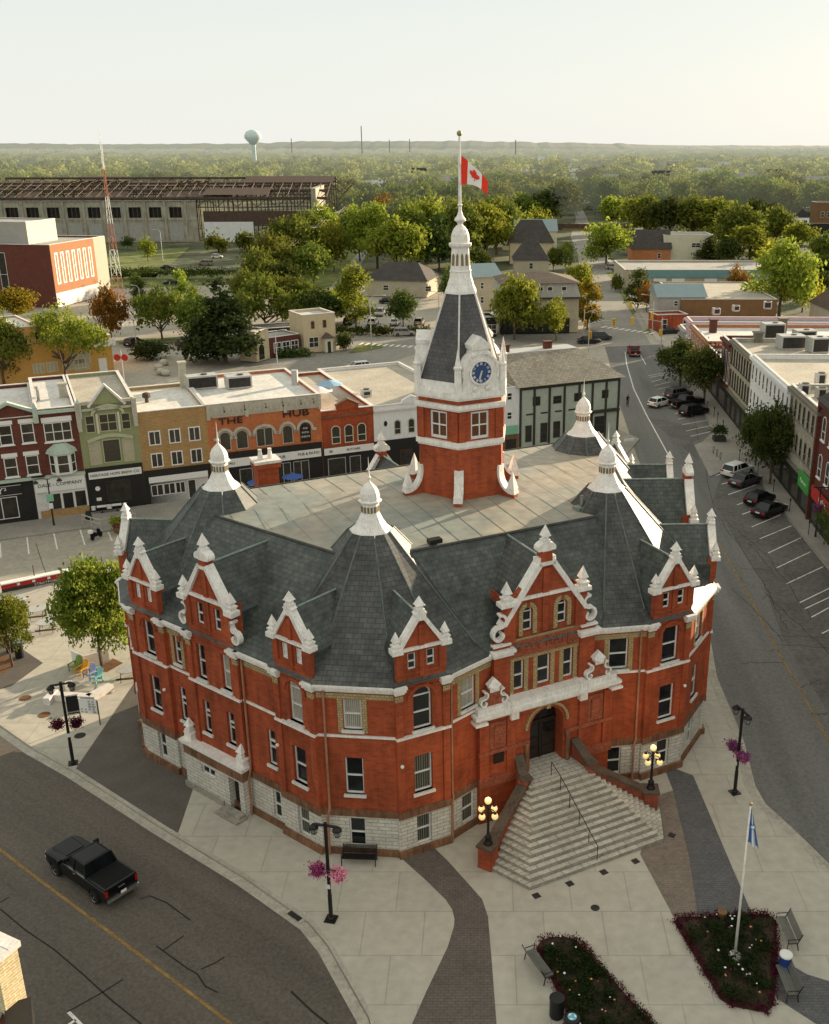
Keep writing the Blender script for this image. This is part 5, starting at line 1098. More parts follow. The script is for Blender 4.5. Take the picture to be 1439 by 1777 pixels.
# half-timbered green building
t, L = root_on('timbered_building', 'pale green half timbered building with dark posts and a broad hipped roof', 'building', sh(71.0), sh(85.9), 'shops facing the square')
MB().box(0, L, 0, 12.5, 0, 9.0).build('wall', 'tudor_green', t)
k = MB(); 
for a in (0, 2.0, 4.2, 6.4, 8.6, 10.6, 12.7, 14.65): k.box(a, a + .3, -.1, 0, 0, 8.9)
k.box(0, 14.9, -.14, 0, 8.5, 8.95); k.box(9.0, 14.9, -.3, 0, 4.4, 4.8)
for y in (0, 3, 6, 9, 12.2): k.box(14.9, 15.0, y, y + .3, 0, 8.9)
k.build('timber_frame', 'timber_dark', t, uv=False)
MB().add([(-.5, -.6, 9.0), (15.5, -.6, 9.0), (15.5, 13, 9.0), (-.5, 13, 9.0), (-.2, 6.2, 12.0), (11.8, 6.2, 12.0), (-.2, 9, 12.0), (11.8, 9.0, 12.0)], [(0, 1, 5, 4), (1, 2, 7, 5), (2, 3, 6, 7), (3, 0, 4, 6), (4, 5, 7, 6), (3, 2, 1, 0)]).build('roof', 'roof_tan', t)
MB().box(-.2, 11.8, 6.1, 9.0, 11.95, 12.06).build('roof_flat', 'metal_grey', t)
for a in (1.5, 7.9): k = MB(T((a, 7.5, 0))); k.box(-.5, .5, -.4, .4, 11.8, 12.9); k.box(-.6, .6, -.5, .5, 12.9, 13.05); k.build('chimney', 'brick_dark', t)
for a, z, w_, h_ in ((1.9, 6.3, 1.1, 1.2), (4.9, 6.3, 1.2, 1.0), (8.0, 6.3, 1.1, 1.1), (12.2, 6.3, 1.0, 1.1), (.9, 1.6, .9, 2.2), (3.1, 1.3, 1.0, 2.6), (5.0, 1.7, 1.0, 2.2), (9.3, 1.5, 1.5, 2.4), (11.2, 1.5, 1.5, 2.4)): b_win(t, I4, a, a + w_, z, z + h_, fm='timber_dark')
for a in (1.0, 3.1, 5.2, 7.2, 9.3): MB().box(a, a + 1.0, -.05, 0, 5.15, 5.35).build('vent_panel', 'timber_dark', t, uv=False)
# rear flat-roofed blocks behind the row
house('flat_roofed_block', 'low flat roofed block behind the timbered building with a white parapet', 'building', sh(69.5, 14), sh(84.5, 14), 15, 7.5, 'brick_yellow', 'roof_gravel', grp=None)
house('flat_roofed_block', 'small red rooftop stair hut with a white cap behind the timbered building', 'building', sh(74.0, 31), sh(77.2, 31), 3.0, 6.2, 'red_brick', 'roof_white', par=.2)
# rooftop clutter on the shop row
for i, (a, o, z, s, lb) in enumerate([(33.3, 10.5, 10.2, (3.6, 1.8, 1.7), 'large long rooftop air conditioner at the corner of the pub roof'), (37.4, 9.0, 10.2, (3.0, 1.9, 1.6), 'boxy rooftop air conditioner in the middle of the pub roof'), (52.8, 7, 8.05, (1.2, 1.2, .9), 'small dark rooftop unit on the white shop roof')]):
    ac_unit(sh(a, o), z, s, math.atan2(SD[1], SD[0]), lb, 'rooftop units of the shop row')
def simple(name, label, cat, mb, m, loc=(0, 0, 0), rz=0, grp=None, uv=False, smooth=False):
    o = mb.build(name, m, None, uv=uv, smooth=smooth); o.location = loc; o.rotation_euler = (0, 0, rz); return tag(o, label, cat, grp)
for a, o, z, lb in ((15.0, 6.0, 11.5, 'thin white vent pipe on the dark red shop roof'), (44.0, 7.5, 10.2, 'grey metal flue standing on the pub roof edge')):
    simple('vent_pipe', lb, 'vent pipe', MB().lathe([(.16, 0), (.16, 1.4), (.26, 1.45), (.26, 1.65)], 8) if a < 20 else MB().box(-.35, .35, -.35, .35, 0, 1.9), 'metal_grey', (*sh(a, o), z))
k = MB(); k.lathe([(.25, 0), (.2, .5), (.5, .7), (.45, 1.1), (.2, 1.2)], 8); simple('roof_ventilator', 'rusty round ventilator on the yellow brick shop roof', 'ventilator', k, 'rust', (*sh(26.3, 6), 10.15))
for a, o, h_, lb in ((17.6, 6.5, 2.4, 'pale chimney stack between the dark red and green shops'), (31.4, 12, 2.6, 'tall pale chimney at the corner of the yellow brick shop')):
    k = MB(); k.box(-.4, .4, -.4, .4, -1, h_); k.box(-.5, .5, -.5, .5, h_, h_ + .2); simple('chimney', lb, 'chimney', k, 'plaster_grey', (*sh(a, o), 10.6), R(24.6))
# parasols on the shop roofs and patio
def parasol(label, xy, z, r, m, m2=None, h=2.4, grp=None, cloth=8):
    t = thing('parasol', label, 'parasol', (xy[0], xy[1], z), random.uniform(0, 1), grp)
    c = MB(); n = cloth
    for k in range(n):
        a0, a1 = 2 * math.pi * k / n, 2 * math.pi * (k + 1) / n; am = (a0 + a1) / 2
        c.add([(0, 0, h), (r * math.cos(a0), r * math.sin(a0), h - r * .33), (r * .96 * math.cos(am), r * .96 * math.sin(am), h - r * .30), (r * math.cos(a1), r * math.sin(a1), h - r * .33)], [(0, 1, 2, 3)], 1 if (m2 and k % 4 == 1) else 0)
    c.build('canopy', [m, m2 or m], t, uv=False); MB().tube([(0, 0, 0), (0, 0, h + .1)], .035, 6).build('pole', 'metal_grey', t, uv=False)
mat('cloth_red', (0.62, 0.10, 0.10), var=.05); mat('cloth_blue', (0.06, 0.12, 0.36), var=.08); mat('cloth_pale_blue', (0.25, 0.42, 0.58), var=.05)
parasol('red parasol with a white panel on the terrace behind the pub roof', sh(43.0, 20), 7.0, 2.6, 'cloth_red', 'sign_white')
parasol('pale blue parasol beside a white one on the roof terrace of the red shop', sh(48.3, 7.5), 8.1, 1.7, 'cloth_pale_blue')
parasol('white parasol beneath the pale blue one on the roof terrace', sh(46.6, 6.2), 7.7, 1.7, 'sign_white')
parasol('blue patio parasol outside the pub, nearer the white doorway', sh(36.3, -3.4), 0, 1.25, 'cloth_blue', grp='blue parasols on the pub patio'); parasol('blue patio parasol outside the pub, nearer the red shop', sh(40.4, -3.0), 0, 1.25, 'cloth_blue', grp='blue parasols on the pub patio')
# ---- buildings at the back of the picture
def P2(*a): return [G(*p) for p in a]
p, q = G(-60, 676), G(199, 643); t, L = root_on('motel', 'orange two storey motel block with pale windows and a white fascia', 'building', p, q)
block(t, L, 16, 6.4, 'orange_wall', 'roof_white', .3); block(t, L * .52, 14, 9.2, 'orange_wall', 'roof_white', .3, z0=6.2, name='upper_wall')
for a in (1, 4.6, 8.8, 12.2): b_win(t, I4, L * .42 + a * .62, L * .42 + a * .62 + 1.9, 1.2, 2.9, mull=2, rail=False, fm='cream_light', gm='blind_cream')
b_win(t, I4, L - 7.2, L - 3.9, 1.9, 4.0, mull=2, rail=False, fm='cream_light', gm='blind_cream'); MB().box(L - 7, L - 4.1, -.04, 0, .8, 1.8).build('wall_panel', 'beige_wall', t, uv=False)
for a in (8, 12): b_win(t, I4, a, a + 2.4, 6.7, 8.3, mull=1, rail=False, fm='cream_light')
MB().box(L - 2.6, L - 1.2, -.06, 0, 0, 2.5).build('door', 'sign_white', t, uv=False)
sign(t, L - 5.0, L + .6, 4.6, 5.9, 'sign_white', 'MOTEL', 'wood_brown', .8, y=-.5); text_part('wall_lettering', 'FESTIVAL INN', .75, T((L * .46, -.06, 4.6)), 'wood_brown', t, .03) if False else None
# red school block
mat('school_orange', (.34, .15, .065), var=.06); mat('school_cream', (.40, .385, .30), var=.06)
c0, cr, cl = G(100, 533), G(180, 509), (G(100, 533)[0] - 46, G(100, 533)[1] + 8)
t, L = root_on('school_block', 'dark red institutional block with tall white window fins on its sunlit side', 'building', cl, c0)
Dk = math.dist(c0, cr); Dk = 26
block(t, L, Dk, 15.0, 'brick_dark', 'roof_grey', .4); 
MB().box(L + .01, L + .12, .0, Dk - 6, 0, 15).build('side_wall', 'school_orange', t, uv=False); MB().box(L + .01, L + .14, Dk - 6, Dk, 0, 15).build('side_panel', 'school_cream', t, uv=False); MB().box(L + .12, L + .2, 0, Dk - 6, 0, 3.4).build('ground_floor', 'sill_paint', t, uv=False)
Mf = faceM(L, Dk, 'r')
for k in range(7): b_win(t, Mf, 1.4 + k * 2.6, 2.9 + k * 2.6, 5.4, 13, y=-.12, mull=0, gm='school_orange', th=.4)
b_win(t, I4, L - 14.2, L - 12.2, 2.5, 13, mull=0, gm='glass_day')
block(t, 26, 13, 20.0, 'grey_wall', 'roof_grey', .3, z0=14.6, x0=L - 34, y0=4, name='penthouse')
MB().box(L - 8.05, L - 7.95, 4.1, 16.9, 14.7, 19.9).build('penthouse_panel', 'cream_light', t, uv=False)
for x in (L - 24, L - 21.5): simple('roof_unit', 'pair of small white units on the red school roof', 'air conditioner', MB().box(-.8, .8, -.6, .6, 0, 1.3), 'metal_grey', tuple((t.matrix_world @ Vector((0, 0, 0)))[:2]) + (0,)) if False else None
# pale corner tower shop, brick link, two storey tan house
mat('roof_pale', (0.50, 0.50, 0.48), var=.1, scale=.4)
p, q = G(446, 628), G(469, 621); t, L = root_on('tower_shop', 'small pale corner shop with an arched doorway and dark arched side window', 'shop building', p, q)
block(t, L, 3.8, 5.6, 'cream_wall', 'roof_pale', .2); b_win(t, I4, .7, 2.6, .1, 3.1, arch=True, fm='cream_light', rail=False); b_win(t, faceM(L, 3.8, 'l'), .9, 2.7, .8, 3.0, arch=True, fm='cream_light', rail=False)
sign(t, .6, 2.7, 3.6, 4.5, 'cream_light', 'BAKERY', 'wood_brown', .42, y=-.1)
p2, q2 = G(470, 620), G(522, 612); t, L = root_on('brick_shop', 'low brick shop with a row of white framed windows between two pale buildings', 'shop building', p2, q2)
block(t, L, 6, 3.7, 'brick_dark', 'roof_grey', .2); 
for k in range(3): b_win(t, I4, .8 + k * 1.9, 2.5 + k * 1.9, .7, 2.7, mull=1, th=.14)
house('shed_roof', 'dark low roofed building behind the pale corner shop', 'building', G(440, 606), G(520, 600), 6, 3.9, 'timber_dark', 'roof_dark', par=.1)
p, q = G(529, 613), G(584, 607); t, L = root_on('cream_house', 'two storey cream brick house with a small porch and flat pale roof', 'house', p, q)
block(t, L, 7, 7.3, 'cream_wall', 'roof_pale', .5)
for a in (1.6, L - 2.6): b_win(t, I4, a, a + .75, 4.6, 6.1, arch=a < 3, fm='wood_brown')
b_win(t, I4, 1.0, 3.0, 1.0, 3.0, mull=1, fm='sill_paint'); b_win(t, I4, L - 2.6, L - .9, 1.3, 3.0, fm='wood_brown')
pc = MB(); pc.box(3.8, 5.4, -1.3, 0, 0, 2.7); pr = pc.build('porch', 'cream_light', t, uv=False); MB().prismY([(3.5, 2.7), (5.7, 2.7), (4.6, 3.7)], -1.6, 0).build('porch_roof', 'roof_brown', pr); MB().box(4.3, 4.95, -1.36, -1.3, 0, 2.1).build('door', 'glass_day', pr, uv=False)
for a in (1.2, 4.0): b_win(t, faceM(L, 7, 'r'), a, a + .8, 4.4, 5.9, fm='wood_brown')
# dark hipped house
house('dark_roofed_house', 'long low brown house with a dark hipped roof', 'house', G(634, 513), G(741, 516), 15, 4.2, 'beige_wall', 'roof_dark', 'gx', 4.0, [('f', (5.0, 16.5), (1.6,), 1.6, 1.4)], hip=4.5)
house('metal_roofed_house', 'brown house with pale blue folded metal roof beside the steeple', 'house', G(812, 540), G(870, 537), 12, 8.0, 'beige_wall', 'roof_blue', 'gx', 2.6, [('f', (3.2, 7.5), (1.8, 5.2), .9, 1.6)])
# mansard corner building
p, q = G(868, 579), G(988, 577); t, L = root_on('mansard_building', 'brown three storey corner block with a mansard top floor of white windows', 'building', p, q)
block(t, L, 13, 7.5, 'beige_wall', 'roof_brown', .1)
MB().loft([[(-.3, -.3, 7.5), (L + 2.2, -.3, 7.5), (L + 2.2, 13.3, 7.5), (-.3, 13.3, 7.5)], [(.3, .3, 10.4), (L + 1.4, .3, 10.4), (L + 1.4, 12.7, 10.4), (.3, 12.7, 10.4)]]).build('mansard', 'grey_wall', t)
MB().add([(-.3, -.3, 10.5), (L + 2.2, -.3, 10.5), (L + 2.2, 13.3, 10.5), (-.3, 13.3, 10.5), (4, 6.5, 12.2), (L - 4, 6.5, 12.2)], [(0, 1, 5, 4), (1, 2, 5), (2, 3, 4, 5), (3, 0, 4), (3, 2, 1, 0)]).build('roof', 'roof_brown', t)
MB().box(-.5, L + 2.5, -.6, -.3, 7.3, 7.6).build('cornice', 'timber_dark', t, uv=False); MB().box(L, L + 2, .5, 13, 0, 7.5).build('corner_wall', 'beige_wall', t)
for a in (5.2, 8.0, 10.0, 13.0): b_win(t, I4, a, a + 1.1, 8.1, 9.8, y=.0)
for a in (3, 6.4, 9.6, 13): b_win(t, I4, a, a + 1.0, 4.2, 6.2, fm='cream_light')
storefront(t, 0, L, 3.2, 'shop_black', [(a, a + 2.0, .3, 2.6) for a in (.8, 4, 8, 12)])
house('blue_fronted_shop', 'low shop with a dark blue fascia below the metal roofed house', 'shop building', G(812, 585), G(862, 583), 6, 4.0, 'shop_black', 'roof_grey', wins=[('f', (.8, 4.0), (.5,), 2.2, 2.0)])
# grey-roofed houses up the street
house('grey_roofed_house', 'tall grey roofed house with a small front gable, nearer of the two', 'house', G(892, 484), G(952, 484), 11, 5.5, 'beige_wall', 'roof_dark', 'gx', 6.0, [('f', (4.5,), (3,), 1.2, 1.8)], hip=4)
house('grey_roofed_house', 'tall grey roofed house with white dormer, farther of the two', 'house', G(885, 458), G(960, 458), 14, 7.0, 'cream_wall', 'roof_dark', 'gx', 7.0, [('f', (5, 9), (3,), 1.3, 2)], hip=4)
house('long_blue_roofed_hall', 'long cream hall under a plain blue grey roof', 'building', G(872, 434), G(966, 434), 16, 7.0, 'cream_light', 'roof_blue', 'gx', 4.0)
# railway bridge over the street
k = MB(); a, b = G(960, 412), G(1040, 414); Mr = frame(a, b); L = math.dist(a, b); k.at(Mr).box(-14, L + 12, 0, 1.0, 3.2, 6.0)
for x in range(-14, int(L) + 12, 3): k.box(x, x + .3, -.2, 0, 3.2, 6.1)
br = tag(k.build('railway_bridge', 'rust', None), 'dark rusty railway girder bridge crossing the street', 'bridge'); MB(Mr).box(4, L - 4, -.35, -.2, 3.3, 4.1).build('height_bar', 'yellow_paint', br, uv=False)
for x in (-1.5, L + .5): MB(Mr).box(x, x + 2, -.2, 5, -.2, 3.2).build('pier', 'concrete_old', br, uv=False)
# right of the street
house('orange_brick_house', 'orange brick house with a steep dark roof', 'house', G(1097, 456), G(1163, 456), 12, 4.6, 'brick_orange', 'roof_dark', 'gx', 6.0, [('f', (8.5,), (1.5,), 1.2, 1.8)])
house('cream_office', 'cream two storey office with a flat grey roof behind the orange brick house', 'building', G(1150, 455), G(1236, 455), 14, 9.0, 'cream_light', 'roof_grey', wins=[('f', (9.5,), (5,), 3, 1.5)])
t, L = house('teal_banded_store', 'long low store with a teal fascia band and flat roof', 'building', G(1083, 503), G(1395, 503), 24, 5.5, 'beige_wall', 'roof_grey')
MB().box(6, L - 4, -.3, -.01, 3.4, 5.4).build('fascia', 'teal_band', t, uv=False)
for a in (8, 13, 22, 30): MB().box(a, a + 3.5, -.5, -.32, 2.4, 3.2).build('awning', 'sign_white', t, uv=False)
house('flat_roofed_hall', 'broad flat roofed brown hall with a tan gravel roof', 'building', G(1180, 563), G(1345, 563), 30, 5.6, 'wood_brown', 'roof_gravel', par=.2)
house('grey_gabled_hall', 'pale grey hall with a blue folded roof at the corner', 'building', G(1140, 562), G(1222, 562), 12, 6.0, 'grey_wall', 'roof_blue', 'gx', 2.2, [('f', (3.5,), (4.0,), 1.0, 1.2)])
house('red_corner_shop', 'small red brick corner shop with a white doorway', 'shop building', G(1139, 574), G(1192, 572), 5, 3.4, 'red_brick', 'roof_grey', wins=[('f', (1.0, 6.0), (.3,), 1.4, 2.2)])
# frontage of the right-hand street: (from, to, height, depth, wall, roof, floors, window width)
def rfront(name, label, a0, a1, h, D, wm, rm, rows, n, ww, wh, arch=False, fm='sign_white', gm='glass_day', shopm='shop_black', par=.6):
    t, L = root_on(name, label, 'shop building', rgt(a1), rgt(a0), 'shops along the side street'); block(t, L, D, h, wm, rm, par)
    for z in rows:
        for k in range(n): c = L * (k + .5) / n; b_win(t, I4, c - ww / 2, c + ww / 2, z, z + wh, arch=arch, fm=fm, gm=gm, sill=1, hood=None)
    storefront(t, .1, L - .1, 3.5, shopm, [(L * (k + .12) / max(1, n // 2), L * (k + .82) / max(1, n // 2), .4, 2.7) for k in range(max(1, n // 2))])
    MB().box(-.05, L + .05, -.45, 0, h - .55, h - .15).build('cornice', wm, t, uv=False); MB().box(0, L, -.3, 0, 3.5, 3.8).build('ledge', wm, t, uv=False)
    return t, L
t, L = rfront('brick_shop', 'tall red brick shop with a red sign at the picture edge', -62, 15.0, 13.2, 22, 'brick_dark', 'roof_dark', (5.2, 9.2), 28, 1.2, 2.5, True); sign(t, 1, 9, 3.0, 4.3, 'sign_red', 'Coffee', 'sign_white', .9, y=-.5)
k = MB(); k.box(-.4, 0, -.4, 22, 0, 13.4); k.build('side_wall', 'brick_dark', t)
MB().loft([[(-.5, -.6, 13.2), (77, -.6, 13.2), (77, 10, 13.2), (-.5, 10, 13.2)], [(1.5, 2.2, 15.6), (75, 2.2, 15.6), (75, 9, 15.6), (1.5, 9, 15.6)]], capt=True).build('mansard', 'roof_dark', t)
t, L = rfront('stone_shop', 'grey stone fronted shop with a bright green sign', 15.0, 27.5, 12.0, 24, 'stone_wall', 'roof_gravel', (5.2, 8.8), 7, .85, 2.1, True, fm='stone_wall'); sign(t, 8.2, 12.3, 2.6, 4.4, 'sign_green', 'Pharmacy', 'sign_white', .6, y=-.5)
t, L = rfront('white_shop', 'long white painted shop front with two rows of arched windows', 27.5, 47.8, 11.5, 26, 'white_wall', 'roof_gravel', (5.0, 8.3), 10, .85, 2.1, True, fm='white_wall')
t, L = rfront('stone_shop', 'cream stone fronted shop with a heavy bracketed cornice and tall windows', 47.8, 61.5, 11.2, 24, 'stone_wall', 'roof_gravel', (4.6, 7.8), 8, .8, 2.3, False, fm='timber_dark')
t, L = rfront('brick_shop', 'narrow red brick shop with tall arched windows beside the cream stone one', 61.5, 68.5, 10.4, 18, 'brick_dark', 'roof_gravel', (4.3,), 3, 1.0, 4.6, False)
t, L = rfront('brick_shop', 'low red brick shop behind the street trees', 68.5, 80, 6.8, 20, 'red_brick', 'roof_gravel', (4.0,), 4, 1.0, 1.6)
t, L = rfront('brick_shop', 'long orange brick shop with sloping parapet behind the street trees', 80, 97, 7.4, 34, 'brick_orange', 'roof_white', (4.3,), 6, 1.0, 1.8)
t, L = rfront('pink_shop', 'narrow shop with a pale pink front wall', 97, 103, 7.8, 34, 'pink_wall', 'roof_blue', (4.6,), 2, 1.0, 1.6)
t, L = rfront('grey_shop', 'small grey sided shop nearest the junction with a dark roof', 103, 110, 5.2, 9, 'grey_wall', 'roof_dark', (3.7,), 3, .7, 1.1)
# big roofs behind the right-hand frontage
def roofblock(lb, xy, L, D, h, wm, rm, rz=2): 
    p = xy; q = (xy[0] + L * math.cos(R(rz)), xy[1] + L * math.sin(R(rz))); house('flat_roofed_block', lb, 'building', p, q, D, h, wm, rm)
roofblock('broad pale flat roofed block behind the white and cream shop fronts', (61.5, 118), 34, 44, 8.2, 'beige_wall', 'roof_gravel')
roofblock('wide pale flat roofed block beyond the rooftop units', (58, 168), 40, 22, 6.0, 'beige_wall', 'roof_pale')
roofblock('blue grey flat roofed block with skylights behind the pink shop', (72, 192.5), 38, 12, 6.8, 'grey_wall', 'roof_blue')
house('dark_roofed_hall', 'hall with a broad dark brown pitched roof at the picture edge', 'building', (75, 207), (118, 209), 26, 4.5, 'beige_wall', 'roof_brown', 'gx', 5.2)
rn = random.Random(5)
for i, (u, v, z, s, lb) in enumerate([(1340, 583, 11.0, (3.2, 2.2, 2.4), 'large boxy rooftop unit on the cream shop roof, nearest the street'), (1372, 600, 11.0, (3.6, 2.4, 2.0), 'wide rooftop unit on the cream shop roof, first of a row of three'), (1395, 588, 11, (3.0, 2.0, 1.8), 'wide rooftop unit on the cream shop roof, second of a row of three'), (1418, 606, 11, (2.6, 2.2, 2.2), 'boxy rooftop unit with round pipes, last of a row of three'), (1243 + 0, 542, 7.4, (1.4, 1.2, 1.3), 'small rooftop unit at the corner of the orange brick shop'), (1277, 536, 7.4, (1.3, 1.1, 1.2), 'small rooftop unit, second along the orange shop roof'), (1332, 532, 7, (1.6, 1.2, 1.5), 'rooftop unit under the large yellow green tree'), (1395, 683, 11.4, (1.1, .9, 1.6), 'stacked fan unit on the white shop roof, by the parapet'), (1423, 664, 11.4, (1.1, .9, 1.6), 'upper stacked fan unit on the white shop roof'), (1424, 690, 11.4, (1.1, .9, 1.6), 'lower stacked fan unit on the white shop roof')]):
    ac_unit(G(u, v, z), z - .4, s, R(rn.uniform(-10, 10)), lb, 'rooftop units along the side street')
for i, (u, v) in enumerate([(1314, 601), (1237, 575), (1357, 575)]):
    k = MB(); k.box(-.6, .6, -.5, .5, 0, 2.2); k.box(-.75, .75, -.65, .65, 2.2, 2.4); simple('chimney', ['stone chimney at the front of the cream shop roof', 'dark brick chimney on the long orange shop roof', 'tall stone chimney beside the large rooftop unit'][i], 'chimney', k, 'stone_wall' if i != 1 else 'brick_dark', (*G(u, v, 10 if i != 1 else 7), 9.8 if i != 1 else 6.8))
# near building at the bottom-left corner
mat('cream_brick', (0.56, 0.44, 0.22), var=.1, scale=1, tex=(0.66, 0.58, 0.42), col2=(0.46, 0.33, 0.14), bw=.42, bh=.13, mort=.028)
t = thing('corner_building', 'corner building with a cream brick chimney and dark metal cornice, mostly out of frame', 'building', (-17.31, 28.70, 0), R(63.5))
MB().box(-.05, .84, 0, 1.3, 8.0, 10.62).build('chimney', 'cream_brick', t)
k = MB(); k.box(-.15, .44, -.1, 1.4, 10.62, 10.85); k.box(.445, .94, -.1, 1.4, 10.62, 10.86); k.build('chimney_cap', 'sill_paint', t, uv=False)
MB().tube([(.6, 1.5, 10.75), (.7, 3.2, 10.75)], .16, 8).build('ridge_tile', 'copper_pipe', t, uv=False)
MB().prism([(-9, 8), (-9, -1.9), (-.5, -.35), (.2, .1), (.2, 8)], 0, 8.2).build('wall', 'brick_dark', t)
MB().prism([(-8.8, 7.8), (-8.8, -1.5), (-.6, -.1), (.1, .3), (.1, 7.8)], 8.2, 8.26).build('roof', 'roof_blue', t)
k = MB(frame((.35, -.15), (-5.6, -7.6))); k.box(-.2, 9, -.45, .45, 7.6, 8.45); k.build('cornice', 'shop_black', t, uv=False)
# ruined factory
A_, B_ = G(-60, 421), G(346, 419); t, L = root_on('ruined_factory', 'long derelict factory wall with empty windows below a rusted roof frame', 'factory', A_, B_)
H_ = 16.5; hs = []
nb = int(L // 8.2)
w_ = MB(); hs = [(k * 8.2 + 1.6, k * 8.2 + 6.6, 9.6, 13.8) for k in range(nb)]
w_.wall(L, 0, H_, hs, depth=.6); w_.box(0, L, .62, 1.0, 0, 9.5); w_.build('wall', 'concrete_old', t)
k = MB()
for j in range(nb + 1): k.box(j * 8.2 - .5, j * 8.2 + .5, -.4, 0, 0, H_)
k.box(0, L, -.2, 0, 8.6, 9.2); k.box(0, L, -.5, 0, H_ - .3, H_); k.build('buttress', 'concrete_old', t, uv=False)
k = MB()
for j in range(nb): k.box(j * 8.2 + 1.2, j * 8.2 + 6.8, -.08, 0, .5, 7.4)
k.build('blocked_opening', 'grey_wall', t, uv=False)
k = MB()
for h in hs: 
    for x in (1.6, 3.3): k.box(h[0] + x, h[0] + x + .25, .3, .4, h[2], h[3])
k.build('window_bars', 'rust', t, uv=False)
MB().box(0, L, 2.2, 2.4, 0, H_).build('inner_wall', 'shop_black', t, uv=False)
L2_ = L + 53.0
k = MB(); rnd = random.Random(2)
for yy, zt in ((4, 17.5), (16, 20), (28, 22.5), (40, 21), (52, 24), (64, 22)):
    k.box(0, L2_, yy, yy + .5, zt - .9, zt); k.box(0, L2_, yy, yy + .35, zt - 4.2, zt - 3.8)
    x = 0
    while x < L2_: k.box(x, x + .4, yy, yy + .4, 0, zt); k.tube([(x, yy + .2, zt - .5), (x + 4, yy + .2, zt - 4)], .16, 4); k.tube([(x + 4, yy + .2, zt - 4), (x + 8.2, yy + .2, zt - .5)], .16, 4); x += 8.2
x = 0
while x < L2_:
    k.tube([(x, 4, 17.3), (x, 28, 22.3)], .2, 4); k.tube([(x, 40, 20.8), (x, 64, 22)], .2, 4); x += 4.1
k.box(L + 2, L2_ - 8, 3.0, 3.3, 6, 12.0); k.build('roof_frame', 'rust', t, uv=False)
k = MB()
for yy, z0, z1 in ((5, 17.6, 19.4), (29, 21, 22.6), (52.5, 23, 24.2)):
    x = 0
    while x < L2_ - 10:
        w2 = rnd.uniform(6, 22)
        if rnd.random() < .5: k.add([(x, yy, z0), (x + w2, yy, z0), (x + w2, yy + 10.5, z1), (x, yy + 10.5, z1)], [(0, 1, 2, 3)])
        x += w2
k.add([(L * 1.02, 4, 18.4), (L2_ - 24, 4, 18.4), (L2_ - 24, 16, 20.6), (L * 1.02, 16, 20.6)], [(0, 1, 2, 3)]); k.add([(L2_ - 40, 40, 22), (L2_, 40, 22), (L2_, 52, 24.4), (L2_ - 40, 52, 24.4)], [(0, 1, 2, 3)]); k.build('roof_decking', 'rust', t)['kind'] = 'stuff'
MB().box(L + 3, L2_ - 30, -2, -1.6, 0, 8).build('painted_wall', 'white_wall', t, uv=False); MB().box(L2_ - 6, L2_ - 4, 0, 40, 0, 21).build('end_wall', 'concrete_old', t, uv=False)
# lattice mast
x, y = G(213, 566); t = thing('lattice_mast', 'tall red and white lattice radio mast with guys of bracing', 'mast', (x, y, 0), R(15))
def mast(mb, z0, z1, H=39.0, w0=2.9, w1=.35):
    W_ = lambda z: (w0 + (w1 - w0) * min(1, z / (H * .8))) / 2; n = max(1, int((z1 - z0) / 1.9)); c3 = lambda z: [(W_(z) * 1.15 * math.cos(R(a)), W_(z) * 1.15 * math.sin(R(a)), z) for a in (90, 210, 330)]
    for k in range(n):
        a, b = c3(z0 + (z1 - z0) * k / n), c3(z0 + (z1 - z0) * (k + 1) / n)
        for i in range(3): mb.tube([a[i], b[i]], .06, 4); mb.tube([a[i], b[(i + 1) % 3]], .032, 3); mb.tube([b[i], b[(i + 1) % 3]], .03, 3)
mat('mast_red', (0.42, 0.17, 0.11), var=.1); 
for i in range(7): mb = MB(); mast(mb, i * 5.5, i * 5.5 + 5.5); mb.build('mast_section', 'sign_white' if i % 2 == 0 else 'mast_red', t, uv=False)
MB().tube([(0, 0, 38.4), (0, 0, 41.5)], .05, 5).build('antenna', 'sign_white', t, uv=False)
# water tower, far things
def ang(u): return (u - CX) / FPX
mat('tower_blue', (0.50, 0.58, 0.56), var=.05, emit=.12)  # slight emission: brightness painted on, the tower is no light source
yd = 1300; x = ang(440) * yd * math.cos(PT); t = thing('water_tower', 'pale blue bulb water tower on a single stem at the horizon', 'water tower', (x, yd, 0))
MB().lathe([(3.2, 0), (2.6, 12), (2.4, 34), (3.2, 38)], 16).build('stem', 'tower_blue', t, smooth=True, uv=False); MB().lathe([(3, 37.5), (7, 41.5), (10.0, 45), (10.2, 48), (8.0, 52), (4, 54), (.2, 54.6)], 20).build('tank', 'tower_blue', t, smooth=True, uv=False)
for i, (u, top, yd) in enumerate([(628, 222, 2600), (506, 241, 3000), (676, 243, 2800), (711, 242, 2800), (895, 243, 2400)]):
    x = ang(u) * yd * math.cos(PT); h_ = 38 + (HY - top) / FPX * yd; o = MB(T((x, yd, 0))).tube([(0, 0, 0), (0, 0, h_)], 1.2, 4).build('radio_mast', 'grey_wall', uv=False)
    tag(o, ['tall thin radio mast on the horizon, the highest of them', 'short mast on the horizon next to the water tower', 'short mast on the horizon, left of a close pair', 'short mast on the horizon, right of a close pair', 'short mast on the horizon beyond the clock tower flag'][i], 'mast', 'masts on the horizon')
mat('far_white', (0.55, 0.58, 0.56), var=.05, emit=.25)  # walls glow faintly by emission, painted light on distant buildings
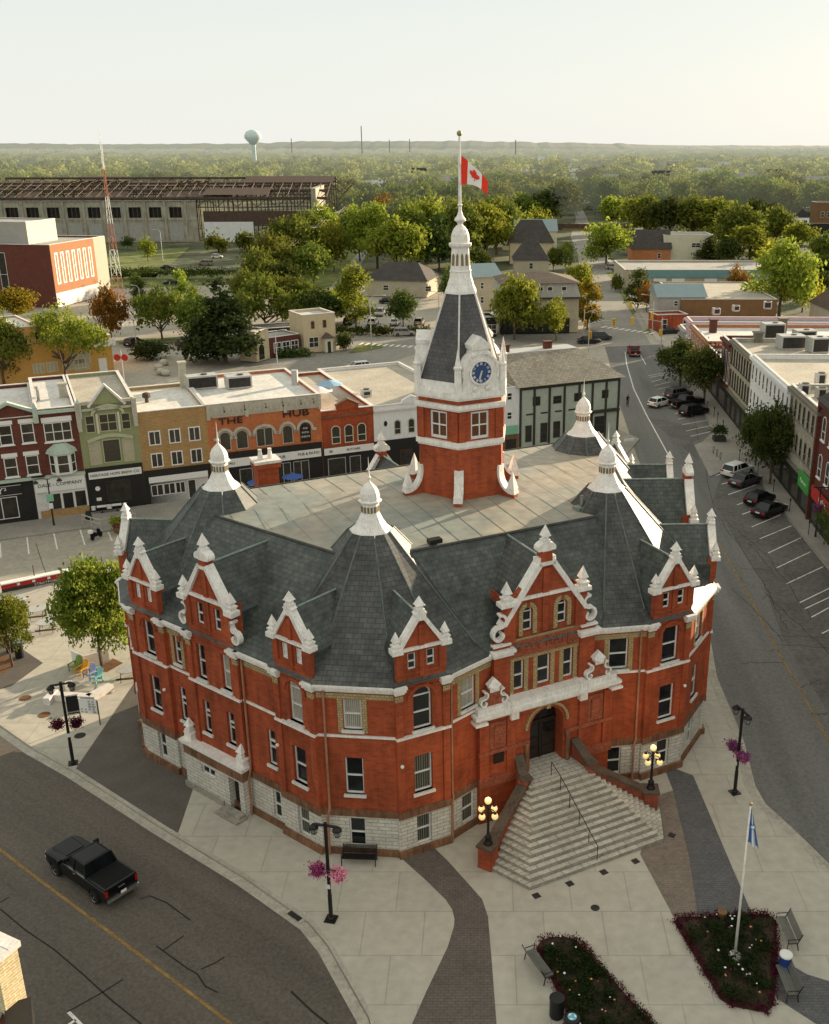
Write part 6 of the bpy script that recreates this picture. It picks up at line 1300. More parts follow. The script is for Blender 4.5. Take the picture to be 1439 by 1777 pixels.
for nm, lb, u0, u1, v, z, m in (('far_warehouse', 'large white warehouse among the trees near the horizon', 990, 1075, 318, 14, 'far_white'), ('far_warehouse', 'small pale tower block among the trees near the horizon', 934, 946, 300, 22, 'far_white'), ('far_warehouse', 'wide pale sheds on the horizon to the side of the flag', 880, 925, 272, 16, 'far_white'), ('far_warehouse', 'long pale sheds on the horizon under the first ridge', 505, 590, 272, 12, 'far_white'), ('brick_tower', 'brown brick tower with narrow white windows at the picture edge', 1414, 1450, 402, 13, 'wood_brown'), ('far_house', 'white gabled house among trees near the brick tower', 1376, 1402, 405, 7, 'far_white'), ('far_house', 'grey house among trees on the slope past the flag', 893, 924, 372, 8, 'grey_wall'), ('far_house', 'white gabled house behind the steeple lantern', 862, 884, 388, 8, 'white_wall'), ('far_house', 'brown roofed house beyond the wood', 1120, 1180, 320, 9, 'brick_orange'), ('far_house', 'small grey shed at the end of the side road', 600, 617, 430, 7, 'grey_wall')):
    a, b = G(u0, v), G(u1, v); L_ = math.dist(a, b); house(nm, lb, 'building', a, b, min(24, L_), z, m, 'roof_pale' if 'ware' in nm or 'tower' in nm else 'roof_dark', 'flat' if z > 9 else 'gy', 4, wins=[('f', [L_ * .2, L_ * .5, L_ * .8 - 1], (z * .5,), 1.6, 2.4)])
k = MB(); a, b = G(1372, 420), G(1460, 420); k.at(frame(a, b)).box(0, math.dist(a, b), 0, 2, 3, 7.5); o = tag(k.build('railway_bridge', 'shop_black', None, uv=False), 'black railway girder bridge with white letters at the picture edge', 'bridge'); text_part('lettering', 'CN', 3.6, frame(a, b) @ T((4.5, -.1, 5.2)), 'sign_white', o, .05)

hr_ = random.Random(8); HOUSES = []
for i, (u, v) in enumerate([(640, 348), (712, 322), (770, 338), (905, 318), (1042, 335), (1130, 330), (1205, 318), (1268, 332), (1330, 322), (1392, 345), (1245, 300), (1160, 298), (852, 300), (1075, 296), (690, 300)]):
    a = G(u, v); L_ = hr_.uniform(14, 26); HOUSES.append((a[0] + L_ / 2, a[1])); an = R(hr_.uniform(-25, 25)); b = (a[0] + L_ * math.cos(an), a[1] + L_ * math.sin(an))
    house('far_house', 'pale house roof showing among the woodland crowns', 'house', a, b, 10, hr_.uniform(9, 12), hr_.choice(['far_white', 'cream_wall', 'brick_orange']), hr_.choice(['roof_pale', 'roof_dark', 'roof_grey']), 'gx', 4.5, wins=[('f', [L_ * .3, L_ * .6], (7,), 1.5, 2)], grp='houses in the wood')
# ================================================================ TREES
leafm('leaf_mid', (0.090, 0.126, 0.021), (0.210, 0.232, 0.045), .4)
leafm('leaf_dark', (0.045, 0.069, 0.018), (0.105, 0.132, 0.033), .3)
leafm('leaf_yellow', (0.22, 0.22, 0.02), (0.42, 0.34, 0.04), .45)
leafm('leaf_lime', (0.150, 0.194, 0.022), (0.312, 0.338, 0.053), .45, scale=.6)
leafm('leaf_conifer', (0.025, 0.042, 0.014), (0.059, 0.077, 0.028), .15)
leafm('leaf_orange', (0.208, 0.143, 0.026), (0.338, 0.195, 0.039), .4)
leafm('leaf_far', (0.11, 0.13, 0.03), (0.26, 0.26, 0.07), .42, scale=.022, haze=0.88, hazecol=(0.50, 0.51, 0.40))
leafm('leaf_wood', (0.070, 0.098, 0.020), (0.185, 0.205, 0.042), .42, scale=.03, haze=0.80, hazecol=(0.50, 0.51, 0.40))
leafm('leaf_fore', (0.10, 0.15, 0.018), (0.26, 0.29, 0.05), .5, scale=.7)
mat('bark', (0.12, 0.085, 0.06), var=.25, scale=3)
def crown(name, n, lobes, leaf, seed, m, flat=1.0, fill=.35, nj=.55):
    """crown of n small leaf faces spread over lobes [(x,y,z,r)] with gaps between them"""
    rs = np.random.RandomState(seed); L = np.array(lobes, float); w_ = L[:, 3] ** 2; idx = rs.choice(len(L), n, p=w_ / w_.sum())
    d = rs.normal(size=(n, 3)); d /= np.linalg.norm(d, axis=1)[:, None]; d[:, 2] = np.where(d[:, 2] < -.35, -d[:, 2] * .6, d[:, 2])
    rr = L[idx, 3] * (1 - fill * rs.rand(n) ** 1.6) * (1 + .10 * rs.normal(size=n))
    # small twig clusters: pull faces towards cluster centres to open gaps
    c = L[idx, :3] + d * rr[:, None] * np.array([1, 1, flat])
    k = max(8, n // 14); cc = c[rs.choice(n, k)]
    own = rs.randint(0, k, n); mixk = rs.rand(n) < .75
    sp_ = leaf * 2.6
    c = np.where(mixk[:, None], cc[own] + rs.normal(size=(n, 3)) * sp_ * np.array([.8, .8, .5]), c)
    nrm = d * .8 + rs.normal(size=(n, 3)) * nj + np.array([0, 0, .35]); nrm /= np.linalg.norm(nrm, axis=1)[:, None]
    t = np.cross(nrm, rs.normal(size=(n, 3))); t /= np.linalg.norm(t, axis=1)[:, None]; b = np.cross(nrm, t)
    s = (leaf * (.6 + .8 * rs.rand(n)))[:, None]
    V = np.empty((n, 4, 3)); V[:, 0] = c - t * s; V[:, 1] = c + b * s * .55; V[:, 2] = c + t * s; V[:, 3] = c - b * s * .55
    me = bpy.data.meshes.new(name); me.vertices.add(4 * n); me.vertices.foreach_set('co', V.reshape(-1)); me.loops.add(4 * n); me.loops.foreach_set('vertex_index', np.arange(4 * n)); me.polygons.add(n)
    me.polygons.foreach_set('loop_start', np.arange(0, 4 * n, 4)); me.polygons.foreach_set('loop_total', np.full(n, 4)); me.materials.append(MATS[m]); me.update(); me.validate()
    return me
def lobeset(seed, kind):
    r = random.Random(seed); L = []
    if kind == 'round':
        for k in range(13): a = r.uniform(0, 6.28); q = r.uniform(.25, .62); L.append((q * math.cos(a), q * math.sin(a), r.uniform(.42, 1.15), r.uniform(.26, .42)))
        L.append((0, 0, .9, .5)); L.append((0, 0, 1.25, .32))
    elif kind == 'tall':
        for k in range(14): z = r.uniform(.3, 1.9); a = r.uniform(0, 6.28); q = .42 * (1 - abs(z - .95) / 1.6); L.append((q * math.cos(a), q * math.sin(a), z, r.uniform(.25, .38)))
        L.append((0, 0, 1.9, .3)); L.append((0, 0, 2.2, .17))
    elif kind == 'cone':
        for k in range(20): z = .25 + 1.75 * (k / 19) ** .9; q = .62 * (1 - (z - .2) / 2.1); a = r.uniform(0, 6.28); L.append((q * .7 * math.cos(a), q * .7 * math.sin(a), z, max(.1, q * .75)))
        L.append((0, 0, 2.1, .09))
    elif kind == 'spread':
        for k in range(16): a = r.uniform(0, 6.28); q = r.uniform(.35, .95); L.append((q * math.cos(a), q * math.sin(a), r.uniform(.55, 1.15) - q * .15, r.uniform(.2, .36)))
        L.append((0, 0, 1.05, .42))
    elif kind == 'column':
        for k in range(12): z = r.uniform(.3, 2.6); L.append((r.uniform(-.12, .12), r.uniform(-.12, .12), z, .34 * (1 - abs(z - 1.2) / 2.4)))
    elif kind == 'bush':
        for k in range(9): a = r.uniform(0, 6.28); q = r.uniform(.1, .6); L.append((q * math.cos(a), q * math.sin(a), r.uniform(.25, .5), r.uniform(.3, .45)))
    return L
def trunkmesh(name, lobes, kind, seed):
    g = MB(); r = random.Random(seed); top = {'round': .75, 'tall': 1.6, 'cone': 2.0, 'spread': .5, 'column': 2.2, 'bush': .3}[kind]
    g.tube([(0, 0, -.05), (.01, .01, top * .3), (-.01, .02, top * .65), (0, 0, top)], .045 if kind != 'column' else .03, 7, r1=.018)
    if kind in ('round', 'spread', 'tall'):
        for l in lobes[:9]:
            z0 = top * r.uniform(.3, .8); g.tube([(0, 0, z0), (l[0] * .45, l[1] * .45, z0 + (l[2] - z0) * .35 + .03), (l[0] * .9, l[1] * .9, l[2])], .022, 5, r1=.006)
    o = g.build(name, 'bark', None, uv=False); me = o.data; bpy.data.objects.remove(o); return me
TM_ = {}
def tree_mesh(kind, m, n, leaf, seed):
    key = (kind, m, n, seed)
    if key not in TM_:
        L = lobeset(seed, kind); TM_[key] = (crown('crown', n, L, leaf, seed, m, fill=.5 if kind == 'cone' else .4), trunkmesh('trunk', L, kind, seed))
    return TM_[key]
tr_rnd = random.Random(11)
def tree(label, x, y, r, h, kind='round', m='leaf_mid', n=2600, leaf=.06, seed=1, z=0.0, name='tree', grp=None, cat='tree'):
    "crown radius r and height h in metres; the unit tree has crown radius about 1 and height top(kind)"
    cm, tm = tree_mesh(kind, m, n, leaf, seed); th = {'round': 1.5, 'tall': 2.3, 'cone': 2.15, 'spread': 1.4, 'column': 2.7, 'bush': .85}[kind]; br = {'round': .95, 'tall': .72, 'cone': .72, 'spread': 1.15, 'column': .42, 'bush': .9}[kind]
    t = thing(name, label, cat, (x, y, z), tr_rnd.uniform(0, 6.28), grp); t.scale = (r / br, r / br, h / th)
    for nm, me in (('crown', cm), ('trunk', tm)): o = bpy.data.objects.new(nm, me); COL.objects.link(o); o.parent = t
    return t
def tree_px(label, u, vb, vt, wpx, kind, m, seed=1, n=2600, leaf=.06, ub=None, **k):
    "surveyed from the photo: trunk foot at (u, vb), crown top level vt, crown width in photo pixels"
    x, y = G(u, vb); d = y * math.cos(PT) + CAMH * math.sin(PT) - 3; r = wpx / 2 * d / FPX * (1.18 if y > 180 else 1.0)
    if y > 180: n = int(n * 1.25); leaf = leaf * 1.12
    lo, hi = 0, 60
    for _ in range(40):
        mz = (lo + hi) / 2; z = mz - CAMH; dd = y * math.cos(PT) - z * math.sin(PT); up = y * math.sin(PT) + z * math.cos(PT)
        if CY - FPX * up / dd > vt: lo = mz
        else: hi = mz
    return tree(label, x, y, r, lo, kind, m, n, leaf, seed, **k)
tree_px('large bushy street tree beside the coloured garden chairs', 178, 1157, 974, 150, 'round', 'leaf_fore', 5, n=26000, leaf=.034, name='street_tree')
tree_px('bright yellow green young tree by the black bin, cut by the picture edge', 22, 1156, 1036, 104, 'round', 'leaf_fore', 6, n=12000, leaf=.035, name='street_tree')
for a in (
    ('dark street tree by the parked black cars, farther of the overlapping pair', 1180, 668, 588, 88, 'round', 'leaf_dark', 3, 4200, .05),
    ('dark street tree with sunlit top by the parked black cars, nearer of the pair', 1222, 701, 600, 98, 'round', 'leaf_dark', 4, 5200, .045),
    ('dark street tree in the side street pavement, slimmer one behind the white car', 1311, 807, 705, 74, 'round', 'leaf_dark', 6, 4200, .05),
    ('dark full street tree in the side street pavement beside the dark saloon', 1336, 839, 700, 106, 'round', 'leaf_dark', 5, 6000, .04),
    ('dark street tree overhanging the pavement at the picture edge by the flower basket', 1462, 990, 850, 110, 'round', 'leaf_dark', 4, 5000, .045)): tree_px(*a[:8], n=a[8], leaf=a[9], name='street_tree', grp='trees along the side street')
mid = [
    ('large spreading locust tree in front of the orange motel', 116, 657, 528, 150, 'spread', 'leaf_lime', 2, 6000, .04),
    ('big dark tree at the picture edge in front of the orange motel', 8, 668, 545, 110, 'round', 'leaf_mid', 3, 5000, .045),
    ('small yellow tree against the red school wall', 30, 558, 500, 66, 'round', 'leaf_yellow', 4, 2600, .06),
    ('tree with orange tinged leaves behind the lattice mast', 195, 592, 500, 66, 'spread', 'leaf_orange', 5, 2600, .055),
    ('neat umbrella shaped tree on the verge with a clear trunk', 282, 587, 498, 88, 'spread', 'leaf_mid', 6, 3600, .05),
    ('slim dark columnar tree beside the street lamp', 241, 520, 462, 23, 'column', 'leaf_dark', 7, 1500, .06),
    ('pale slim poplar behind the umbrella shaped tree', 318, 540, 466, 28, 'tall', 'leaf_lime', 8, 1800, .06),
    ('yellow green bushy tree beside the pale poplar', 340, 560, 498, 46, 'round', 'leaf_lime', 9, 2000, .06),
    ('broad green tree between the umbrella tree and the dark pine', 345, 592, 512, 70, 'round', 'leaf_mid', 10, 2600, .06),
    ('large very dark pine beside the pale corner shop', 392, 628, 486, 104, 'cone', 'leaf_conifer', 11, 6500, .05),
    ('tree with a forked trunk behind the pale corner shop', 461, 575, 476, 104, 'spread', 'leaf_mid', 12, 4200, .05),
    ('dense round tree behind the cream brick house', 512, 560, 478, 84, 'round', 'leaf_mid', 13, 3000, .055),
    ('low dark tree just behind the cream house roof', 560, 572, 500, 90, 'round', 'leaf_dark', 14, 3000, .055),
    ('pointed yellow green tree beside the lamp post and side road', 619, 572, 462, 58, 'tall', 'leaf_lime', 15, 3000, .055),
    ('low round tree on the car park island', 700, 570, 505, 56, 'round', 'leaf_dark', 16, 2400, .06),
    ('bushy tree hiding the brown corner block front', 893, 588, 478, 76, 'round', 'leaf_lime', 17, 3600, .05),
    ('smaller tree at the middle of the brown corner block', 965, 590, 520, 58, 'spread', 'leaf_lime', 18, 2600, .055),
    ('bright yellow tree at the corner of the brown block', 1019, 570, 482, 44, 'tall', 'leaf_yellow', 19, 2600, .055),
    ('round green tree above the yellow one', 1008, 525, 458, 48, 'round', 'leaf_lime', 20, 2200, .06),
    ('small round tree beside the street opposite the big maple', 982, 470, 421, 34, 'round', 'leaf_mid', 21, 1800, .06),
    ('large round maple beside the street before the railway bridge', 1052, 461, 386, 76, 'round', 'leaf_lime', 22, 3600, .05),
    ('dark narrow tree beside the grey gabled hall', 1107, 533, 466, 38, 'tall', 'leaf_dark', 23, 2200, .06),
    ('bare brown tinged bush behind the dark narrow tree', 1122, 540, 492, 30, 'round', 'leaf_orange', 24, 1200, .06),
    ('very large yellow green tree over the flat roofs', 1352, 548, 418, 112, 'round', 'leaf_lime', 25, 5200, .045),
    ('orange edged side crown leaning out from the very large tree', 1392, 540, 452, 54, 'round', 'leaf_yellow', 26, 1500, .06),
    ('dark fir beside the cream office', 1232, 456, 408, 46, 'cone', 'leaf_dark', 27, 2600, .06),
    ('yellowing tree behind the teal banded store', 1335, 480, 418, 44, 'tall', 'leaf_yellow', 28, 2000, .06),
    ('dark round tree near the railway bridge with letters', 1425, 498, 440, 60, 'round', 'leaf_dark', 29, 2200, .06),
    ('low orange bush in front of the teal banded store', 1278, 512, 468, 34, 'bush', 'leaf_orange', 30, 1000, .07),
    ('yellow green tree on the grass verge beyond the car park', 257, 452, 412, 30, 'round', 'leaf_lime', 31, 1200, .07),
    ('small dark tree against the factory wall', 222, 432, 410, 22, 'round', 'leaf_dark', 32, 900, .08),
    ('bushy tree at the end of the white painted factory wall', 380, 436, 408, 36, 'bush', 'leaf_mid', 33, 1200, .08),
    ('bushy tree beside the factory end wall', 428, 436, 405, 34, 'bush', 'leaf_mid', 34, 1200, .08),
    ('large tree on the bank beside the power line, lowest of the clump', 475, 500, 408, 84, 'round', 'leaf_mid', 35, 3200, .055),
    ('large tree on the bank beside the power line, middle of the clump', 520, 470, 378, 78, 'round', 'leaf_mid', 36, 3200, .055),
    ('large tree on the bank beside the power line, highest of the clump', 562, 440, 358, 66, 'round', 'leaf_lime', 37, 3000, .055),
    ('small round tree at the end of the side road', 610, 412, 366, 36, 'round', 'leaf_lime', 38, 1600, .07),
    ('great willow like tree beside the steeple, nearest of the grove', 655, 468, 352, 92, 'round', 'leaf_lime', 39, 5200, .042),
    ('tall tree of the grove behind the dark hipped house', 712, 466, 358, 84, 'round', 'leaf_mid', 40, 4200, .045),
    ('dark tree of the grove close to the steeple', 762, 470, 372, 72, 'round', 'leaf_dark', 41, 3600, .05),
    ('tall sunlit tree directly behind the lantern', 842, 455, 352, 84, 'round', 'leaf_lime', 42, 4200, .045),
    ('tree with a red orange crown deep in the grove', 664, 420, 334, 44, 'tall', 'leaf_orange', 43, 1600, .07),
    ('low tree over the blue fronted shop', 800, 512, 452, 52, 'round', 'leaf_mid', 44, 2200, .06),
    ('dark round tree beside the metal roofed house', 780, 520, 468, 40, 'round', 'leaf_dark', 45, 1600, .06),
    ('rounded tree by the white gable behind the long hall', 905, 412, 372, 48, 'bush', 'leaf_lime', 46, 2000, .07),
    ('pale tree beside the lawn of the side street store', 1072, 505, 478, 22, 'bush', 'leaf_mid', 47, 900, .08),
    ('dark clipped spreading shrub in the motel car park', 262, 622, 590, 58, 'bush', 'leaf_conifer', 48, 2600, .06),
    ('shrub against the cream house corner', 596, 606, 576, 26, 'bush', 'leaf_dark', 49, 1000, .08),
]
for i, a in enumerate(mid): tree_px(a[0], a[1], a[2], a[3], a[4], a[5], a[6], a[7], n=a[8], leaf=a[9], z=-.1, name='tree' if a[5] != 'bush' else 'shrub', cat='tree' if a[5] != 'bush' else 'shrub')

for i, (u, vb, vt, w_, kd, m_) in enumerate([(625, 452, 362, 60, 'round', 'leaf_mid'), (690, 478, 378, 90, 'round', 'leaf_lime'), (740, 455, 345, 92, 'round', 'leaf_lime'), (800, 462, 350, 84, 'round', 'leaf_mid'), (862, 440, 345, 78, 'round', 'leaf_mid'), (830, 492, 430, 50, 'round', 'leaf_dark'),
        (455, 520, 432, 66, 'round', 'leaf_mid'), (490, 540, 455, 70, 'round', 'leaf_dark'), (545, 500, 420, 70, 'round', 'leaf_mid'), (580, 470, 385, 54, 'round', 'leaf_lime'), (600, 545, 490, 50, 'round', 'leaf_mid'), (430, 545, 470, 56, 'round', 'leaf_mid'), (575, 560, 505, 60, 'round', 'leaf_lime'), (540, 455, 368, 60, 'round', 'leaf_mid'),
        (1122, 412, 340, 70, 'round', 'leaf_mid'), (1160, 418, 342, 72, 'round', 'leaf_dark'), (1200, 420, 340, 76, 'round', 'leaf_mid'), (1240, 424, 344, 74, 'tall', 'leaf_lime'), (1275, 440, 355, 72, 'round', 'leaf_mid'), (1300, 460, 390, 64, 'tall', 'leaf_lime'), (1262, 462, 412, 50, 'round', 'leaf_dark'), (1345, 430, 360, 60, 'round', 'leaf_mid'), (1385, 440, 385, 56, 'round', 'leaf_lime'), (1310, 418, 345, 62, 'round', 'leaf_dark'), (1098, 402, 345, 54, 'round', 'leaf_lime'), (1428, 470, 405, 58, 'round', 'leaf_mid'), (1410, 520, 470, 44, 'bush', 'leaf_dark'),
        (905, 392, 335, 56, 'round', 'leaf_mid'), (945, 390, 330, 60, 'round', 'leaf_dark'), (930, 408, 362, 44, 'bush', 'leaf_lime'), (1060, 392, 340, 50, 'round', 'leaf_lime'), (960, 470, 430, 30, 'round', 'leaf_mid'), (1090, 440, 398, 34, 'round', 'leaf_dark')]):
    tree_px('leafy tree of the town gardens between the roofs and the wood', u, vb, vt, w_, kd, m_, 1 + i % 7 + (0 if kd != 'tall' else 20), n=3000, leaf=.06, z=-.1, grp='town garden trees')
# hedges along the car park edges
def hedge(label, pts, wd, h, m='leaf_dark', n=2600):
    P_ = [G(*p) for p in pts]; c0 = P_[0]; rs = random.Random(len(label)); L_ = []
    for a, b in zip(P_, P_[1:]):
        k = max(2, int(math.dist(a, b) / (wd * .8)))
        for j in range(k + 1): q = lerp(a, b, j / k); L_.append((q[0] - c0[0] + rs.uniform(-.3, .3), q[1] - c0[1] + rs.uniform(-.3, .3), h * .45, wd * .5 * rs.uniform(.8, 1.2)))
    me = crown('hedge', n, L_, .28, 3, m, flat=h / wd * .9); o = bpy.data.objects.new('hedge', me); COL.objects.link(o); o.location = (*c0, 0); tag(o, label, 'hedge')
hedge('long rough hedge between the car park and the road below the factory', [(180, 484), (250, 484), (330, 484), (400, 484)], 5.0, 3.6, n=5000)
hedge('low hedge along the front of the parked cars', [(595, 578), (660, 580), (740, 578)], 2.4, 1.5, n=2600)
hedge('low planting in front of the cream house', [(488, 620), (530, 616)], 1.5, 1.0, n=900)
# --- the wood beyond: individual trees, then the far wood as one mass
far_m = []
for sd, kd in ((101, 'round'), (102, 'round'), (103, 'tall'), (104, 'round'), (105, 'round')):
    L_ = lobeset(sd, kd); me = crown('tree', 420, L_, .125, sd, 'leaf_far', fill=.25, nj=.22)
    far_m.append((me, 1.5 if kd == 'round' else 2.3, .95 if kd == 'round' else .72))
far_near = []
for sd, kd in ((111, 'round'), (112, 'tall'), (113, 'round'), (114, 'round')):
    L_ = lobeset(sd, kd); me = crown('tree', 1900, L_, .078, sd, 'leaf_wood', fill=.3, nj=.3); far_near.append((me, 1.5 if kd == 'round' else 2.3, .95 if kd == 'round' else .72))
def proj(x, y, z=0.0):
    zc = z - CAMH; d = y * math.cos(PT) - zc * math.sin(PT); up = y * math.sin(PT) + zc * math.cos(PT); return CX + FPX * x / d, CY - FPX * up / d
def blocked(u, v):
    if v > 505: return True
    if u < 360 and v > 352: return True            # factory, school and car park
    if 345 < u < 590 and v > 345: return True
    if 560 < u < 640 and v > 405: return True
    if 950 < u < 1105 and 395 < v: return True
    if 985 < u < 1040 and v > 380: return True
    if v > 285 and abs(u - (990 + (v - 300) * .22)) < 17: return True
    if u > 1085 and v > 385: return True
    if u > 1083 and v > 430: return True
    if 870 < u < 970 and v > 374: return True
    if 600 < u < 1000 and v > 440: return True
    if 985 < u < 1080 and 296 < v < 322: return True
    if 1365 < u and 392 < v < 470: return True
    if 1118 < u < 1182 and 300 < v < 323: return True
    return False
fr = random.Random(21); cand = []
y = 300.0
while y < 4600:
    stepx = 14.5 if y < 800 else (19 if y < 1500 else 25 + (y - 1500) / 80)
    x = -y * .52 - 40
    while x < y * .40 + 40:
        px_, py_ = x + fr.uniform(-.5, .5) * stepx, y + fr.uniform(-.5, .5) * stepx * 1.2
        u, v = proj(px_, py_)
        dens = .74 if y < 1700 else .66
        if math.sin(px_ * .004 + 1.3) * math.sin(py_ * .0031 + .4) > .72 and y > 900: dens = .15
        near_ = any(abs(px_ - hx * py_ / hy) < 17 and hy - 150 < py_ < hy + 12 for hx, hy in HOUSES)
        if -120 < u < 1560 and not near_ and not blocked(u, v) and fr.random() < dens: cand.append((px_, py_))
        x += stepx
    y += stepx * (1.15 if y < 1500 else 1.5)
cand.sort(key=lambda p: p[1])
print('far trees', len(cand))
ind = cand[:215]; rest = cand[215:]
for i, (x, y) in enumerate(ind):
    me, th, br = far_near[i % 4]; o = bpy.data.objects.new('woodland_tree', me); COL.objects.link(o); r = fr.uniform(8.0, 13.0); h = fr.uniform(14, 21)
    o.location = (x, y, -.5); o.rotation_euler = (0, 0, fr.uniform(0, 6.28)); o.scale = (r / br, r / br * fr.uniform(.8, 1.2), h / th); tag(o, 'green broadleaf tree in the dense wood beyond the town roofs', 'tree', 'trees of the wood beyond the roofs')
vs = []; tot = 0
srcs = []
for me, th, br in far_m:
    a = np.empty(len(me.vertices) * 3); me.vertices.foreach_get('co', a); srcs.append((a.reshape(-1, 3), th, br))
for i, (x, y) in enumerate(rest):
    a, th, br = srcs[i % 5]
    if y > 1100: sel = 200 if y < 2200 else 120; a = a[:sel * 4].copy(); grow = 1.75 if y < 2200 else 2.3; c = a.reshape(-1, 4, 3).mean(axis=1, keepdims=True); a = ((a.reshape(-1, 4, 3) - c) * grow + c).reshape(-1, 3)
    r = fr.uniform(7.5, 14.5) * (1 if y < 1500 else 1.35 if y < 2600 else 1.9); h = fr.uniform(11, 21) * (1 if y < 3000 else 1.15); t_ = fr.uniform(0, 6.28); c, s = math.cos(t_), math.sin(t_)
    q = np.empty_like(a); q[:, 0] = (a[:, 0] * c - a[:, 1] * s) * r / br + x; q[:, 1] = (a[:, 0] * s + a[:, 1] * c) * r / br + y; q[:, 2] = a[:, 2] * h / th - .5; vs.append(q)
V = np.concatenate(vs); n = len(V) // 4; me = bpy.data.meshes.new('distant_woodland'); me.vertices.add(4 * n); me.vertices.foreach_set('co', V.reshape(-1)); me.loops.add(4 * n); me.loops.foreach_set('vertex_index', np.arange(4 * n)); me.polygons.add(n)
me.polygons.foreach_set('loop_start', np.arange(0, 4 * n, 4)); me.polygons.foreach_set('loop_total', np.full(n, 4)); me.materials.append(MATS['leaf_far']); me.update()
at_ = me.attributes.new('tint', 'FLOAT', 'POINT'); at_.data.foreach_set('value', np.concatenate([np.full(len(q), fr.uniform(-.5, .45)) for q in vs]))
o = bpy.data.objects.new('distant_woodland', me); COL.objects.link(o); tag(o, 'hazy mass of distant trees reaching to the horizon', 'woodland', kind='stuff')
print('far faces', n)
# ================================================================ VEHICLES
def paint(name, col, rough=.28, metal=.1): mat(name, col, rough=rough, var=.03, spec=.35, metal=metal); return name
paint('car_black', (.004, .005, .006), .42, 0); paint('car_white', (.70, .70, .68)); paint('car_silver', (.36, .35, .33), metal=.4); paint('car_grey', (.06, .062, .065)); paint('car_red', (.22, .012, .012)); paint('car_dark', (.02, .022, .026)); paint('car_champagne', (.30, .26, .22), metal=.4)
glassm('car_glass', (.008, .010, .012), .05); mat('tyre', (.012, .012, .012), var=.1); mat('alloy', (.45, .45, .44), rough=.3, metal=.8, var=.05); mat('tail_red', (.35, .01, .01), rough=.2, var=.02); mat('lamp_clear', (.7, .7, .66), rough=.15, var=.02); mat('chrome', (.6, .6, .6), rough=.15, metal=.9, var=.02); mat('plastic_black', (.007, .007, .008), rough=.7, spec=.15)
SP_ = {  # length, width, profile of the lower body, greenhouse base/top x ranges, heights
 'saloon': dict(L=4.7, W=1.82, body=[(-2.35, .32), (2.3, .30), (2.35, .55), (2.25, .70), (1.05, .90), (-1.55, .96), (-2.25, .92), (-2.35, .70)], gb=(-1.75, 1.15), gt=(-1.05, .30), zb=.90, zt=1.42, wh=.33),
 'suv': dict(L=4.7, W=1.88, body=[(-2.35, .38), (2.3, .36), (2.35, .70), (2.25, .90), (1.2, 1.05), (-2.2, 1.08), (-2.35, .95)], gb=(-2.25, 1.20), gt=(-1.95, .40), zb=1.03, zt=1.68, wh=.37),
 'van': dict(L=4.9, W=1.9, body=[(-2.45, .34), (2.4, .32), (2.45, .70), (2.3, .92), (1.7, 1.05), (-2.4, 1.08), (-2.45, .9)], gb=(-2.4, 1.75), gt=(-2.2, .70), zb=1.03, zt=1.74, wh=.34),
 'hatch': dict(L=4.0, W=1.76, body=[(-2.0, .34), (1.95, .32), (2.0, .60), (1.9, .80), (1.0, .95), (-1.85, 1.0), (-2.0, .85)], gb=(-1.85, 1.10), gt=(-1.45, .30), zb=.95, zt=1.50, wh=.33)}
def wheel(t, x, y, r, w=.22):
    s = 1 if y > 0 else -1; M = T((x, y, r)) @ Matrix.Rotation(-s * math.pi / 2, 4, 'X')
    o = MB(M).lathe([(r * .62, -w / 2), (r * .96, -w / 2), (r, -w * .3), (r, w * .3), (r * .96, w / 2), (r * .66, w / 2)], 18).build('wheel', 'tyre', t, smooth=False, uv=False)
    k = MB(M); k.lathe([(r * .62, w * .25), (r * .66, w / 2 + .01), (r * .58, w / 2 - .02), (r * .16, w / 2 - .03), (r * .14, w / 2 + .01), (.01, w / 2 + .01)], 16); k.build('rim', 'alloy', o, uv=False)
    return o
